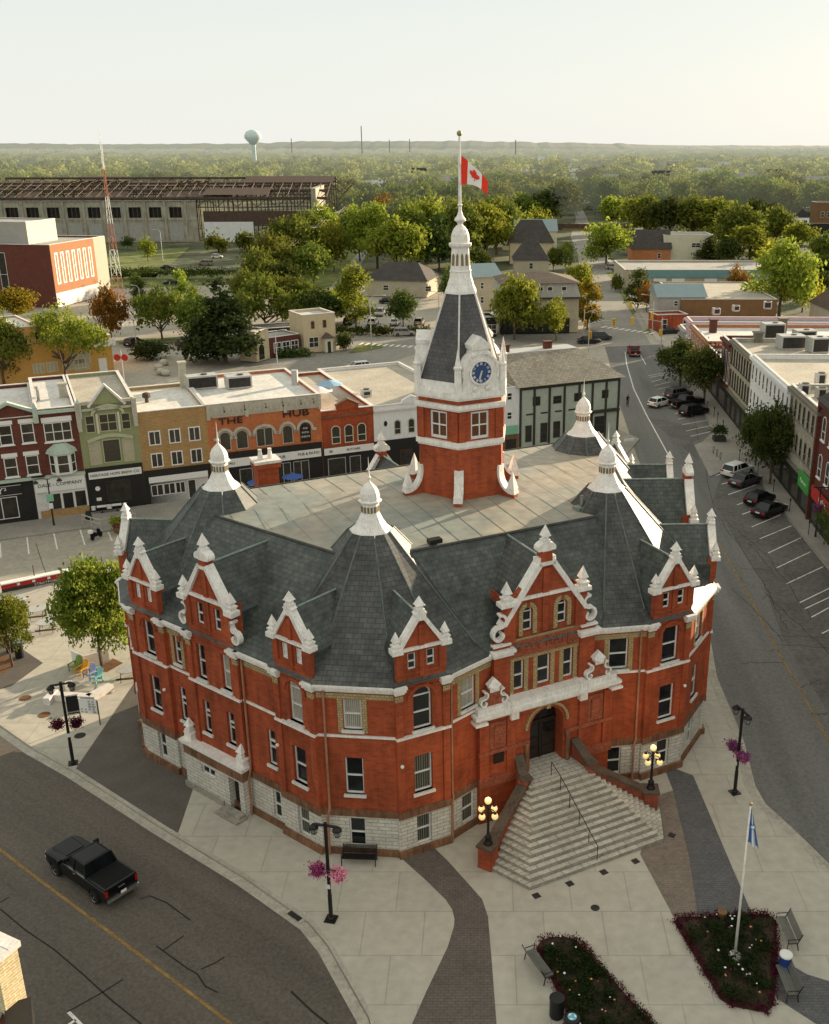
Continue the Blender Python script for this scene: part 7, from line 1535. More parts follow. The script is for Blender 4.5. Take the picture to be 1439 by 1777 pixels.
def car(kind, paintm, label, x, y, rz, z=ROADZ, grp=None):
    c = SP_[kind]; t = thing('parked_car' if grp else 'car', label, 'car', (x, y, z), rz, grp); W = c['W'] / 2
    b = MB(); P_ = c['body']; cx0 = 0
    def rg(y_, k, dz): return [(px * k, y_, .34 + (pz - .34) * dz + (0)) for px, pz in P_]
    b.loft([rg(-W, .965, .93), rg(-W + .06, .99, .985), rg(-W + .2, 1, 1), rg(W - .2, 1, 1), rg(W - .06, .99, .985), rg(W, .965, .93)], capb=True, capt=True)
    gb, gt, zb, zt = c['gb'], c['gt'], c['zb'], c['zt']; Wt = W - .24
    # roof panel and pillars
    b.add([(gt[0] - .02, -Wt, zt - .03), (gt[1] + .02, -Wt, zt - .03), (gt[1] + .02, Wt, zt - .03), (gt[0] - .02, Wt, zt - .03), (gt[0] + .12, -Wt + .1, zt + .03), (gt[1] - .15, -Wt + .1, zt + .03), (gt[1] - .15, Wt - .1, zt + .03), (gt[0] + .12, Wt - .1, zt + .03)], [(0, 1, 5, 4), (1, 2, 6, 5), (2, 3, 7, 6), (3, 0, 4, 7), (4, 5, 6, 7)])
    for s in (-1, 1):
        for xb, xt, r in ((gb[0] + .02, gt[0], .05), (gb[1] - .02, gt[1], .035)): b.tube([(xb, s * (W - .06), zb), (xt, s * Wt, zt)], r, 5)
        xm = (gb[0] + gb[1]) / 2 - .1; b.tube([(xm, s * (W - .04), zb), (xm - .05, s * Wt, zt)], .035, 4)
        if kind in ('suv', 'van'): b.tube([(gb[0] + .9, s * (W - .04), zb), (gt[0] + .75, s * Wt, zt)], .045, 4); 
        b.box(gb[1] - .35, gb[1] - .2, min(s * W, s * (W + .2)), max(s * W, s * (W + .2)), zb, zb + .14)
    b.build('body', paintm, t, uv=False)
    g = MB(); g.loft([[(gb[0], -W + .08, zb - .02), (gb[1], -W + .08, zb - .02), (gb[1], W - .08, zb - .02), (gb[0], W - .08, zb - .02)], [(gt[0], -Wt, zt - .02), (gt[1], -Wt, zt - .02), (gt[1], Wt, zt - .02), (gt[0], Wt, zt - .02)]]); g.build('windows', 'car_glass', t, uv=False)
    L2 = c['L'] / 2
    for s in (-1, 1):
        for xx in (-L2 * .60, L2 * .62): wheel(t, xx, s * (W - .08), c['wh'])
        MB().box(-L2 - .01, -L2 + .25, min(s * (W - .45), s * (W - .03)), max(s * (W - .45), s * (W - .03)), c['body'][-1][1] - .12, c['body'][-1][1] + .06).build('taillight', 'tail_red', t, uv=False)
        MB().box(L2 - .22, L2 - .01, min(s * (W - .5), s * (W - .06)), max(s * (W - .5), s * (W - .06)), .58, .72).build('headlight', 'lamp_clear', t, uv=False)
    MB().box(-L2 - .03, -L2 + .02, -.26, .26, .62, .76).build('number_plate', 'sign_white', t, uv=False)
    k = MB(); k.box(-L2 - .04, -L2 + .1, -W + .1, W - .1, .30, .44); k.box(L2 - .1, L2 + .04, -W + .1, W - .1, .28, .42); k.build('bumper', 'plastic_black', t, uv=False)
    return t
def pickup(paintm, label, x, y, rz, crew=True, grp=None, z=ROADZ):
    t = thing('pickup_truck', label, 'pickup truck', (x, y, z), rz, grp); W = .99; b = MB()
    # hood, cab shoulder and open bed with tonneau cover
    def sec(x_, w, z0, z1, r=.10): return [(x_, -w, z0), (x_, -w, z1 - r), (x_, -w + r, z1), (x_, w - r, z1), (x_, w, z1 - r), (x_, w, z0)]
    b.loft([sec(2.92, W - .16, .62, 1.00), sec(2.86, W - .05, .48, 1.10), sec(2.5, W, .45, 1.18), sec(1.25, W, .45, 1.24), sec(1.15, W, .45, 1.22), sec(-1.15, W, .45, 1.22), sec(-2.85, W, .50, 1.22), sec(-2.9, W - .03, .52, 1.20)], capb=True, capt=True)
    b.prismX([(-.62, 1.2), (.62, 1.2), (.52, 1.27), (-.52, 1.27)], 1.35, 2.65)
    W2 = W - .20; gb, gt = (-1.12, 1.22), (-.88, .38); zt = 1.86
    b.add([(gt[0], -W2, zt - .03), (gt[1], -W2, zt - .03), (gt[1], W2, zt - .03), (gt[0], W2, zt - .03), (gt[0] + .1, -W2 + .12, zt + .03), (gt[1] - .15, -W2 + .12, zt + .03), (gt[1] - .15, W2 - .12, zt + .03), (gt[0] + .1, W2 - .12, zt + .03)], [(0, 1, 5, 4), (1, 2, 6, 5), (2, 3, 7, 6), (3, 0, 4, 7), (4, 5, 6, 7)])
    for s in (-1, 1):
        for xb, xt, r in ((gb[0] + .03, gt[0] + .02, .07), (gb[1] - .02, gt[1], .045), (.02, -.05, .045)): b.tube([(xb, s * (W - .05), 1.2), (xt, s * W2, zt)], r, 5)
        for xw in (-1.82, 1.85):   # wheel arches
            b.ribbon([(xw + .50 * math.cos(math.pi * k / 10), .44 + .50 * math.sin(math.pi * k / 10)) for k in range(11)], .09, s * W - .02, s * W + .035)
    b.box(-2.88, -1.2, -W + .02, -W + .12, 1.2, 1.30); b.box(-2.88, -1.2, W - .12, W - .02, 1.2, 1.30); b.box(-2.9, -2.8, -W + .1, W - .1, .62, 1.30)
    b.build('body', paintm, t, uv=False)
    MB().box(-2.80, -1.2, -W + .12, W - .12, 1.22, 1.275).build('bed_cover', 'plastic_black', t, uv=False)
    MB().loft([[(gb[0], -W + .06, 1.19), (gb[1], -W + .06, 1.19), (gb[1], W - .06, 1.19), (gb[0], W - .06, 1.19)], [(gt[0], -W2, zt - .02), (gt[1], -W2, zt - .02), (gt[1], W2, zt - .02), (gt[0], W2, zt - .02)]]).build('windows', 'car_glass', t, uv=False)
    for s in (-1, 1):
        for xx in (-1.82, 1.85): wheel(t, xx, s * (W - .07), .40, .28)
        MB().box(-2.93, -2.78, min(s * (W - .16), s * (W - .01)), max(s * (W - .16), s * (W - .01)), .85, 1.2).build('taillight', 'tail_red', t, uv=False)
        MB().box(2.80, 2.94, min(s * .55, s * .88), max(s * .55, s * .88), .85, 1.02).build('headlight', 'lamp_clear', t, uv=False)
        k = MB(); k.box(1.0, 1.12, min(s * W, s * (W + .28)), max(s * W, s * (W + .28)), 1.22, 1.48); k.build('mirror', paintm, t, uv=False)
        MB().box(-1.08, 1.15, min(s * (W + .005), s * (W - .05)), max(s * (W + .005), s * (W - .05)), 1.205, 1.225).build('window_trim', 'chrome', t, uv=False)
        MB().box(-.15, .02, min(s * W, s * (W + .03)), max(s * W, s * (W + .03)), 1.02, 1.06).build('door_handle', 'chrome', t, uv=False)
    MB().box(-3.05, -2.9, -W + .05, W - .05, .52, .68).build('rear_bumper', 'chrome', t, uv=False); MB().box(2.9, 3.02, -W + .08, W - .08, .50, .68).build('front_bumper', 'chrome', t, uv=False)
    MB().box(2.9, 2.95, -.5, .5, .72, 1.0).build('grille', 'chrome', t, uv=False)
    MB().box(-3.07, -3.04, -.16, .16, .72 - .02, .86).build('number_plate', 'sign_white', t, uv=False); MB().box(-2.93, -2.90, -.2, .2, 1.02, 1.08).build('badge', 'chrome', t, uv=False)
    return t
pickup('car_black', 'black crew cab pickup truck driving along the shaded road', -21.6, 46.05, R(143))
def at(u, v): return G(u, v)
def dirp(a, b): p, q = G(*a), G(*b); return math.atan2(q[1] - p[1], q[0] - p[0])
stall = dirp((1305, 912), (1356, 891)) ; stall2 = dirp((1184, 734), (1221, 727))
for kind, pm, lb, u, v, rz in (
    ('suv', 'car_white', 'white seven seat estate parked at an angle beside the kerb bulge', 1280, 822, stall), ('saloon', 'car_grey', 'dark grey saloon parked tight beside the white estate', 1293, 838, stall),
    ('hatch', 'car_black', 'black hatchback parked at an angle, next to an empty bay above it', 1318, 871, stall), ('saloon', 'car_dark', 'dark saloon with pale rear window reflection, last of the angled row', 1335, 889, stall),
    ('hatch', 'car_white', 'white hatchback with a black roof edge backing out into the side street', 1144, 703, stall2 + .2), ('suv', 'car_grey', 'dark estate with roof rails parked under the street tree', 1178, 688, stall2), ('suv', 'car_black', 'black estate with red tail lamps at the near end of the row under the tree', 1204, 718, stall2)):
    x, y = at(u, v); car(kind, pm, lb, x, y, rz, grp='cars parked along the side street')
x, y = at(1191, 704); pickup('car_black', 'black pickup parked with its tail to the road under the street tree', x, y, stall2)
x, y = at(1100, 614); pickup('car_red', 'red pickup truck waiting at the junction, seen from behind', x, y, R(88))
for kind, pm, lb, u, v, rz in (
    ('van', 'car_grey', 'dark grey people carrier crossing at the junction', 1041, 588, 5), ('saloon', 'car_dark', 'dark saloon following behind the grey people carrier at the junction', 1022, 594, 8),
    ('suv', 'car_silver', 'silver estate driving along the road below the car park', 702, 581, 5), ('suv', 'car_white', 'white estate in the road behind the shop roofs', 620, 642, 205), ('suv', 'car_black', 'black estate beside the white one in the road behind the shop roofs', 626, 658, 205),
    ('van', 'car_champagne', 'champagne coloured van in the upper car park', 357, 459, 170), ('hatch', 'car_white', 'small white hatchback in the upper car park', 377, 447, 5), ('suv', 'car_dark', 'dark estate at the lower road beside the hedge', 298, 493, 190),
    ('saloon', 'car_black', 'black saloon parked on the forecourt by the umbrella shaped tree', 324, 598, 60), ('suv', 'car_black', 'black estate parked behind the clipped shrub', 233, 598, 75),
    ('saloon', 'car_red', 'dark red saloon at the end of the upper car park', 430, 462, 20), ('saloon', 'car_dark', 'dark car in the shade between the hedge and the grass beyond', 292, 466, 5),
    ('suv', 'car_dark', 'dark estate in the car park row, first from the pointed tree', 606, 561, 85), ('suv', 'car_white', 'white estate in the car park row, second from the pointed tree', 648, 562, 85), ('suv', 'car_silver', 'silver estate in the second car park row', 659, 546, 265),
    ('saloon', 'car_white', 'white saloon in the car park row under the island tree', 686, 562, 85), ('suv', 'car_champagne', 'pale estate at the end of the car park row near the steeple', 728, 562, 85), ('saloon', 'car_black', 'black saloon by the dark hipped house', 674, 525, 10),
    ('suv', 'car_silver', 'silver estate on the driveway under the large maple', 1063, 466, 0), ('saloon', 'car_dark', 'dark saloon parked beside the small grey shop', 1161, 577, 20), ('saloon', 'car_black', 'black saloon by the dark pine trunk', 427, 617, 100)):
    x, y = at(u, v); car(kind, pm, lb, x, y, R(rz), z=-.13)
# ================================================================ STREET FURNITURE
mat('flower_maroon', (.10, .012, .035), var=.3, scale=8); mat('flower_pink', (.68, .20, .34), var=.25, scale=8); mat('flower_purple', (.20, .04, .13), var=.3, scale=8); mat('flower_rose', (.32, .04, .13), var=.3, scale=8)
mat('flower_white', (.75, .74, .68), var=.05); mat('flower_orange', (.6, .25, .08), var=.1); mat('magenta', (.30, .02, .09), var=.2); mat('frosted', (.25, .25, .23), var=.1, rough=.3)
def blob(name, r, n, leaf, seed, m, par, loc, flat=.85):
    L_ = [(random.Random(seed + k).uniform(-.3, .3) * r, random.Random(seed + 9 + k).uniform(-.3, .3) * r, random.Random(seed + 19 + k).uniform(-.2, .2) * r, r * .75) for k in range(5)]
    me = crown(name, n, L_, leaf, seed, m, flat=flat, fill=.3); me.polygons.foreach_get; o = bpy.data.objects.new(name, me); COL.objects.link(o)
    if par is not None: o.parent = par
    o.location = loc; return o
for nm, c1, c2 in (('petal_maroon', (.055, .010, .02), (.12, .02, .04)), ('petal_pink', (.62, .16, .30), (.85, .40, .50)), ('petal_purple', (.20, .05, .15), (.38, .12, .28)), ('petal_rose', (.30, .04, .13), (.55, .12, .26)), ('petal_red', (.045, .008, .014), (.105, .016, .034)), ('leaf_bed', (.012, .022, .009), (.035, .05, .016))): leafm(nm, c1, c2, .2, scale=3)
def street_lamp(label, x, y, rz, h=5.9, banner=False):
    t = thing('street_lamp', label, 'street lamp', (x, y, 0), rz)
    p = MB(); p.box(-.3, .3, -.3, .3, 0, .05); p.lathe([(.17, .05), (.17, .12), (.11, .2), (.11, 1.5), (.12, 1.52), (.095, 1.6), (.085, h - .3), (.085, h)], 12); p.build('post', 'black_metal', t, uv=False)
    a = MB(); a.tube([(-.62, 0, h - .05), (.62, 0, h - .05)], .075, 8); a.tube([(0, 0, h - .9), (.0, 0, h + .1)], .1, 8); a.build('cross_arm', 'black_metal', t, uv=False)
    for s in (-1, 1):
        l_ = MB(T((s * .62, -.02, h - .16))); l_.lathe([(.09, .12), (.24, -.02), (.26, -.1), (.10, -.08)], 8); l_.tube([(0, 0, 0), (s * .0, -.0, .12)], .05, 6); o = l_.build('lantern', 'black_metal', t, uv=False)
        k = MB(T((s * .62, -.02, h - .16)))
        for j in range(6): c, q = math.cos(R(60 * j)), math.sin(R(60 * j)); k.tube([(.24 * c, .24 * q, -.1), (.14 * c, .14 * q, -.42)], .012, 3)
        k.lathe([(.16, -.42), (.12, -.46), (.01, -.46)], 6); k.build('lantern_cage', 'black_metal', o, uv=False)
        MB(T((s * .62, -.02, h - .16))).lathe([(.20, -.1), (.12, -.40)], 6).build('lantern_glass', 'frosted', o, uv=False)
    br = MB(); br.tube([(-.75, 0, 3.15), (.75, 0, 3.15)], .025, 5); br.build('basket_bracket', 'black_metal', t, uv=False)
    MB().box(-.1, .1, -.13, -.1, 2.05, 2.3).build('notice', 'sign_white', t, uv=False)
    if banner:
        MB().box(.15, .85, -.015, .015, 3.6, 4.9).build('banner', 'shop_black', t, uv=False); text_part('banner_lettering', 'STRATFORD', .13, T((.5, -.03, 3.75)), 'sign_white', t, .004)
        k = MB(); k.tube([(0, 0, 4.95), (.9, 0, 4.95)], .02, 4); k.tube([(0, 0, 3.55), (.9, 0, 3.55)], .02, 4); k.build('banner_arm', 'black_metal', t, uv=False)
    return t
for lb, x, y, rz, bn, cols in (('black double lantern street lamp with a dark banner and maroon baskets', -26.8, 57.05, 20, True, ('petal_maroon', 'petal_maroon')), ('black double lantern street lamp with pink flower baskets near the building corner', -7.96, 42.81, -12, False, ('petal_rose', 'petal_pink')), ('black double lantern street lamp with purple baskets beside the side street kerb', 15.62, 53.86, -70, False, ('petal_purple', 'petal_purple'))):
    street_lamp(lb, x, y, R(rz), banner=bn)
    for i, s in enumerate((-1, 1)):
        rz_ = R(rz); hz = 2.85 if i else 3.0; bx, by = x + s * .55 * math.cos(rz_), y + s * .55 * math.sin(rz_)
        b = thing('hanging_basket', {'petal_maroon': 'dark maroon flower basket on the bannered street lamp, %s' % ('road side' if i == 0 else 'notice board side'), 'petal_rose': 'deep rose flower basket on the lamp near the building corner', 'petal_pink': 'bright pink flower basket on the lamp near the building corner', 'petal_purple': 'purple flower basket on the side street lamp, %s' % ('upper one in view' if i else 'lower one in view')}[cols[i]], 'flower basket', (bx, by, hz))
        blob('flowers', .52, 900, .055, 40 + i, cols[i], b, (0, 0, 0)); MB().lathe([(.05, -.32), (.26, -.18), (.30, 0)], 10).build('basket', 'mulch', b, uv=False); MB().tube([(0, 0, .1), (0, 0, .35)], .015, 4).build('chain', 'black_metal', b, uv=False)
def bench(label, x, y, rz, m='black_metal', L=1.9):
    t = thing('bench', label, 'bench', (x, y, 0), rz, 'metal benches around the square')
    s = MB()
    for k in range(7): s.box(-L / 2, L / 2, -.25 + k * .07, -.20 + k * .07, .43, .46)
    s.build('seat', m, t, uv=False); b = MB()
    for k in range(8): b.box(-L / 2, L / 2, .26 + k * .022, .285 + k * .022, .50 + k * .055, .535 + k * .055)
    b.build('backrest', m, t, uv=False)
    for q in (-1, 1): 
        l_ = MB(T((q * L / 2, 0, 0))); l_.tube([(0, -.28, 0), (0, -.26, .42), (0, .22, .42), (0, .44, .95)], .03, 6); l_.tube([(0, .30, 0), (0, .20, .44)], .03, 6); l_.tube([(0, -.26, .42), (0, -.27, .66), (0, .32, .68)], .025, 6); l_.build('leg', 'black_metal', t, uv=False)
    return t
x, y = G(624, 1497); bench('black slatted bench against the stone basement wall', x, y, R(-3))
mat('bench_grey', (.16, .16, .145), var=.1)
x, y = G(936, 1683); bench('grey slatted bench beside the long diagonal flower bed', x, y, dirp((922, 1656), (956, 1702)) + math.pi, 'bench_grey')
x, y = G(1365, 1625); bench('grey slatted bench beside the flag bed, on the far side of the blue bin', x, y, R(92 - 180), 'bench_grey')
x, y = G(1364, 1712); bench('grey slatted bench beside the flag bed, on the near side of the blue bin', x, y, R(92 - 180), 'bench_grey')
mat('bin_blue', (.02, .05, .22), rough=.4, var=.05); mat('bin_cyan', (.12, .42, .55), rough=.4, var=.05)
def bin_(label, u, v, m, r=.30, h=1.05, top=None, disc=None, name='litter_bin'):
    x, y = G(u, v); t = thing(name, label, 'bin', (x, y, 0))
    b = MB(); b.lathe([(r * .92, 0), (r, .06), (r, h - .12), (r * 1.04, h - .1)], 18); b.build('body', m, t, uv=False)
    MB().lathe([(r * 1.06, h - .1), (r * 1.06, h - .02), (r * .8, h + .03), (.01, h + .04)], 18).build('lid', top or m, t, uv=False)
    if disc: 
        MB().lathe([(r * .62, h + .035), (r * .62, h + .05)], 16).build('emblem_disc', disc, t, uv=False)
        k = MB(T((0, 0, h + .05)))
        for j in range(3): a = R(90 + 120 * j); k.add([(r * .5 * math.cos(a), r * .5 * math.sin(a), .004), (r * .28 * math.cos(a + .8), r * .28 * math.sin(a + .8), .004), (r * .5 * math.cos(a + 1.4), r * .5 * math.sin(a + 1.4), .004), (r * .6 * math.cos(a + .7), r * .6 * math.sin(a + .7), .004)], [(0, 1, 2, 3)])
        k.build('emblem', 'sign_white' if disc != 'sign_white' else 'bin_blue', t, uv=False)
bin_('plain black litter bin at the foot of the diagonal flower bed', 966, 1762, 'black_metal', .34, 1.1)
bin_('black bin with a pale blue recycling emblem on its lid', 992, 1796, 'black_metal', .34, 1.05, 'black_metal', 'bin_cyan')
bin_('dark blue bin with a white lid between the two grey benches', 1361, 1684, 'bin_blue', .30, 1.05, 'sign_white')
bin_('black wheeled bin beside the yellow green tree, nearer the picnic tables', 35, 1140, 'black_metal', .33, 1.1); bin_('black wheeled bin beside the yellow green tree, half behind its leaves', 19, 1130, 'black_metal', .33, 1.1)
# flower beds
def inside(p, poly):
    c = False
    for i in range(len(poly)):
        a, b = poly[i], poly[i - 1]
        if (a[1] > p[1]) != (b[1] > p[1]) and p[0] < (b[0] - a[0]) * (p[1] - a[1]) / (b[1] - a[1]) + a[0]: c = not c
    return c
def bed(label, pix, seed, rim='petal_red'):
    P_ = ccw(GP(pix)); c = (sum(p[0] for p in P_) / len(P_), sum(p[1] for p in P_) / len(P_)); t = thing('flower_bed', label, 'flower bed', (*c, 0))
    Q = [(p[0] - c[0], p[1] - c[1]) for p in P_]; g = MB(); g.prism(Q, 0, .06, bottom=False); g.build('soil', 'soil', t)
    r = random.Random(seed); x0, x1 = min(p[0] for p in Q), max(p[0] for p in Q); y0, y1 = min(p[1] for p in Q), max(p[1] for p in Q)
    L_ = []; 
    while len(L_) < 130:
        p = (r.uniform(x0, x1), r.uniform(y0, y1))
        if inside((p[0] * 1.12, p[1] * 1.12), Q): L_.append((p[0], p[1], .18, r.uniform(.18, .42)))
    me = crown('plants', 9000, L_, .055, seed, 'leaf_bed', flat=.9); o = bpy.data.objects.new('plants', me); COL.objects.link(o); o.parent = t
    E_ = []
    for a, b in zip(Q, Q[1:] + Q[:1]):
        n = max(1, int(math.dist(a, b) / .35))
        for k in range(n): q = lerp(a, b, k / n); E_.append((q[0] * .97, q[1] * .97, .12, r.uniform(.16, .27)))
    me = crown('edging_plants', 5200, E_, .045, seed + 1, rim, flat=.9); o = bpy.data.objects.new('edging_plants', me); COL.objects.link(o); o.parent = t
    fl = {m: MB() for m in ('flower_white', 'flower_orange', 'magenta')}
    for k in range(44):
        p = (r.uniform(x0, x1), r.uniform(y0, y1))
        if inside((p[0] * 1.2, p[1] * 1.2), Q):
            m = r.choice(['flower_white', 'flower_white', 'flower_orange', 'magenta']); h = r.uniform(.42, .68); fl[m].at(T((p[0], p[1], h)) @ Matrix.Rotation(r.uniform(-.5, .5), 4, 'X')).lathe([(.02, -.02), (r.uniform(.035, .065), .0), (.02, .03)], 7)
    for m, g in fl.items():
        if g.v: g.build('blossoms', m, t, uv=False)['kind'] = 'stuff'
    return t, c
bA, _ = bed('long diagonal flower bed with dark red edging plants beside the steps path', [(932, 1645), (939, 1633), (955, 1627), (975, 1626), (999, 1631), (1132, 1777), (1180, 1830), (990, 1830), (984, 1757)], 3, 'petal_maroon')
bB, cB = bed('shield shaped flower bed with white blossoms around the white flagpole', [(1170, 1600), (1176, 1592), (1327, 1587), (1342, 1592), (1348, 1603), (1346, 1720), (1340, 1748), (1328, 1757), (1269, 1746), (1250, 1734)], 8)
x, y = G(1253, 1594); k = MB(); k.lathe([(.17, 0), (.24, .42), (.25, .48)], 12); simple('barrel_planter', 'small brown wooden tub at the top edge of the flag bed', 'planter', k, 'wood_brown', (x, y, 0))
# flagpole with the town flag
def zat(x, y, v):
    lo, hi = -2, 70
    for _ in range(50):
        m = (lo + hi) / 2
        if proj(x, y, m)[1] > v: lo = m
        else: hi = m
    return lo
x, y = G(1275, 1662); hp = zat(x, y, 1397); t = thing('flagpole', 'white flagpole standing in the shield shaped flower bed', 'flagpole', (x, y, 0))
MB().tube([(0, 0, 0), (0, 0, hp)], .075, 10, r1=.04).build('pole', 'white_paint', t, smooth=True, uv=False); MB().ball((0, 0, hp + .06), .08, 10).build('finial_ball', 'gold', t, uv=False); MB().lathe([(.35, 0), (.3, .25), (.1, .3)], 10).build('base', 'sill_paint', t, uv=False)
mat('flag_blue', (.10, .22, .50), var=.05); mat('flag_white', (.72, .74, .78), var=.04); mat('flag_red', (.75, .045, .02), var=.03); mat('flag_white_warm', (.8, .78, .74), var=.03)
f_ = MB(); nx, nz = 12, 8
def hang(i, k): s = i / nx; q = k / nz; a = 3.2 * s * math.pi; fan = .10 + .42 * q; return (.05 + fan * s * 1.0, .10 * math.sin(a) * (.4 + q), hp - .15 - 1.95 * q - .35 * s * (1 - q * .3))
for i in range(nx):
    for k in range(nz): f_.add([hang(i, k), hang(i, k + 1), hang(i + 1, k + 1), hang(i + 1, k)], [(0, 1, 2, 3)], 1 if 4 <= i < 9 else 0)
fo = f_.build('flag', ['flag_blue', 'flag_white'], None, uv=False); fo.location = (x, y, 0); fo.rotation_euler = (0, 0, R(-10)); tag(fo, 'limp blue and white flag hanging from the white flagpole', 'flag')
em = MB(); cc = hang(6, 3); em.at(T((cc[0], cc[1] - .13, cc[2])) @ Matrix.Rotation(math.pi / 2, 4, 'X')).lathe([(.13, 0), (.13, .01)], 14); em.build('emblem_ring', 'flag_blue', fo, uv=False); em = MB(); em.at(T((cc[0], cc[1] - .15, cc[2])) @ Matrix.Rotation(math.pi / 2, 4, 'X')).lathe([(.08, 0), (.08, .01)], 12); em.build('emblem_disc', 'flag_white', fo, uv=False)
# the national flag on the clock tower
tx, ty = L2W(*TC0)
def fl(s, q): # s along the fly 0..1, q down the hoist 0..1
    return (.12 + 1.65 * s - .10 * q * (1 - s), -.16 * math.sin(s * 6.5 + q * 1.2) * s, 37.35 - 1.72 * q * (1 - .52 * s) - 1.45 * s ** 1.15 + .22 * math.sin(s * 3) * q)
f_ = MB(); nx, nz = 16, 8
for i in range(nx):
    for k in range(nz): f_.add([fl(i / nx, k / nz), fl(i / nx, (k + 1) / nz), fl((i + 1) / nx, (k + 1) / nz), fl((i + 1) / nx, k / nz)], [(0, 1, 2, 3)], 0 if i < 4 or i >= 12 else 1)
fo = f_.build('flag', ['flag_red', 'flag_white_warm'], None, uv=False); fo.location = (tx, ty, 0); fo.rotation_euler = (0, 0, R(-12)); tag(fo, 'red and white maple leaf flag flying from the clock tower pole', 'flag')
leaf = [(0, 1), (.14, .72), (.32, .80), (.26, .38), (.48, .58), (.54, .46), (.82, .50), (.74, .24), (.86, .16), (.42, -.18), (.47, -.34), (.05, -.26), (.07, -.72), (-.07, -.72), (-.05, -.26), (-.47, -.34), (-.42, -.18), (-.86, .16), (-.74, .24), (-.82, .50), (-.54, .46), (-.48, .58), (-.26, .38), (-.32, .80), (-.14, .72)]
g = MB(); pts = [fl(.5 + .215 * a, .5 - .38 * b) for a, b in leaf]; c0 = fl(.5, .5); 
for dy in (-.035, .035): g.add([(c0[0], c0[1] + dy, c0[2])] + [(p[0], p[1] + dy, p[2]) for p in pts], [(0, i + 1, (i + 1) % len(pts) + 1) for i in range(len(pts))])
g.build('maple_leaf', 'flag_red', fo, uv=False)
# halyard wire from the spire down to the roof behind
# plaza on the far left: chairs, tables, board, low walls
def garden_chair(label, u, v, rz, col):
    m = 'chair_' + label.split()[0]; mat(m, col, var=.05); x, y = G(u, v); t = thing('garden_chair', label, 'chair', (x, y, 0), rz, 'coloured garden chairs on the square')
    s = MB()
    for k in range(5): s.box(-.27, .27, -.32 + k * .12, -.22 + k * .12, .38 - k * .035, .40 - k * .035)
    s.build('seat', m, t, uv=False); b = MB()
    for k in range(5): a = -.24 + k * .12; hh = .98 + .06 * (2 - abs(k - 2)); b.add([(a - .05, .22, .22), (a + .05, .22, .22), (a + .06, .50, hh), (a - .06, .50, hh), (a - .05, .25, .22), (a + .05, .25, .22), (a + .06, .53, hh), (a - .06, .53, hh)], [(0, 1, 2, 3), (7, 6, 5, 4), (1, 0, 4, 5), (3, 2, 6, 7), (0, 3, 7, 4), (2, 1, 5, 6)])
    b.build('backrest', m, t, uv=False)
    for q in (-1, 1): 
        MB().box(q * .34 - .07, q * .34 + .07, -.38, .36, .58, .61).build('armrest', m, t, uv=False)
        for yy, h in ((-.34, .58), (.26, .58)): MB().box(q * .32 - .03, q * .32 + .03, yy, yy + .09, 0, h).build('leg', m, t, uv=False)
for lb, u, v, c in (('green garden chair, first of the four in a row', 131, 1163, (.20, .30, .06)), ('orange yellow garden chair, second of the four in a row', 143, 1170, (.70, .36, .04)), ('violet blue garden chair, third of the four in a row', 156, 1177, (.30, .34, .55)), ('turquoise garden chair, last of the four in a row', 168, 1183, (.22, .50, .50))): garden_chair(lb, u, v, R(-28), c)
def picnic(label, u, v, rz):
    x, y = G(u, v); t = thing('picnic_table', label, 'picnic table', (x, y, 0), rz, 'grey picnic tables on the square')
    MB().lathe([(.72, .74), (.72, .78)], 8, sx=1.25).build('table_top', 'metal_grey', t, uv=False)
    for q in (-1, 1):
        MB().box(-.8, .8, q * .95 - .14, q * .95 + .14, .43, .46).build('seat', 'iron', t, uv=False)
        l_ = MB(); l_.tube([(q * .5, -.95, .43), (q * .5, .95, .43)], .025, 5); l_.tube([(q * .5, -.7, 0), (q * .5, -.2, .74)], .03, 5); l_.tube([(q * .5, .7, 0), (q * .5, .2, .74)], .03, 5); l_.build('leg', 'iron', t, uv=False)
for lb, u, v, rz in (('grey picnic table farthest from the hall, behind the yellow green tree', 30, 1052, 10), ('grey picnic table between the black folded parasol and the bushy tree, upper', 66, 1070, 14), ('grey picnic table between the black folded parasol and the bushy tree, lower', 83, 1093, 14), ('grey picnic table next to the brick corner of the hall', 224, 1176, 12)): picnic(lb, u, v, R(rz))
x, y = G(49, 1108); t = thing('folded_parasol', 'tall black folded parasol on a dark base beside the picnic tables', 'parasol', (x, y, 0)); MB().lathe([(.05, 0), (.05, .9), (.2, 1.0), (.17, 2.3), (.05, 2.9)], 10).build('canopy', 'shop_black', t, uv=False); MB().box(-.4, .4, -.3, .3, 0, .12).build('base', 'shop_black', t, uv=False)
x, y = G(46, 1100); simple('folded_parasol', 'thinner black post close beside the folded parasol', 'post', MB().tube([(0, 0, 0), (0, 0, 2.7)], .07, 8), 'shop_black', (x - .35, y + .1, 0))
x, y = G(158, 1256); t = thing('notice_board', 'framed notice board on two dark posts beside the bannered lamp', 'notice board', (x, y, 0), R(-8))
MB().box(-.65, .65, -.04, .04, .85, 2.0).build('panel', 'sign_white', t, uv=False); MB().box(-.5, .5, -.03, .03, 2.0, 2.15).build('crest', 'metal_grey', t, uv=False)
pm = MB(); r = random.Random(4)
for i in range(4):
    for j in range(5): 
        if r.random() < .75: a, b = -.56 + i * .29, .92 + j * .21; pm.box(a, a + r.uniform(.14, .25), -.052, -.042, b, b + r.uniform(.08, .17))
pm.build('notices', 'grey_wall', t, uv=False)
for q in (-1, 1): MB().tube([(q * .7, 0, 0), (q * .7, 0, 1.9)], .04, 6).build('post', 'rust', t, uv=False)
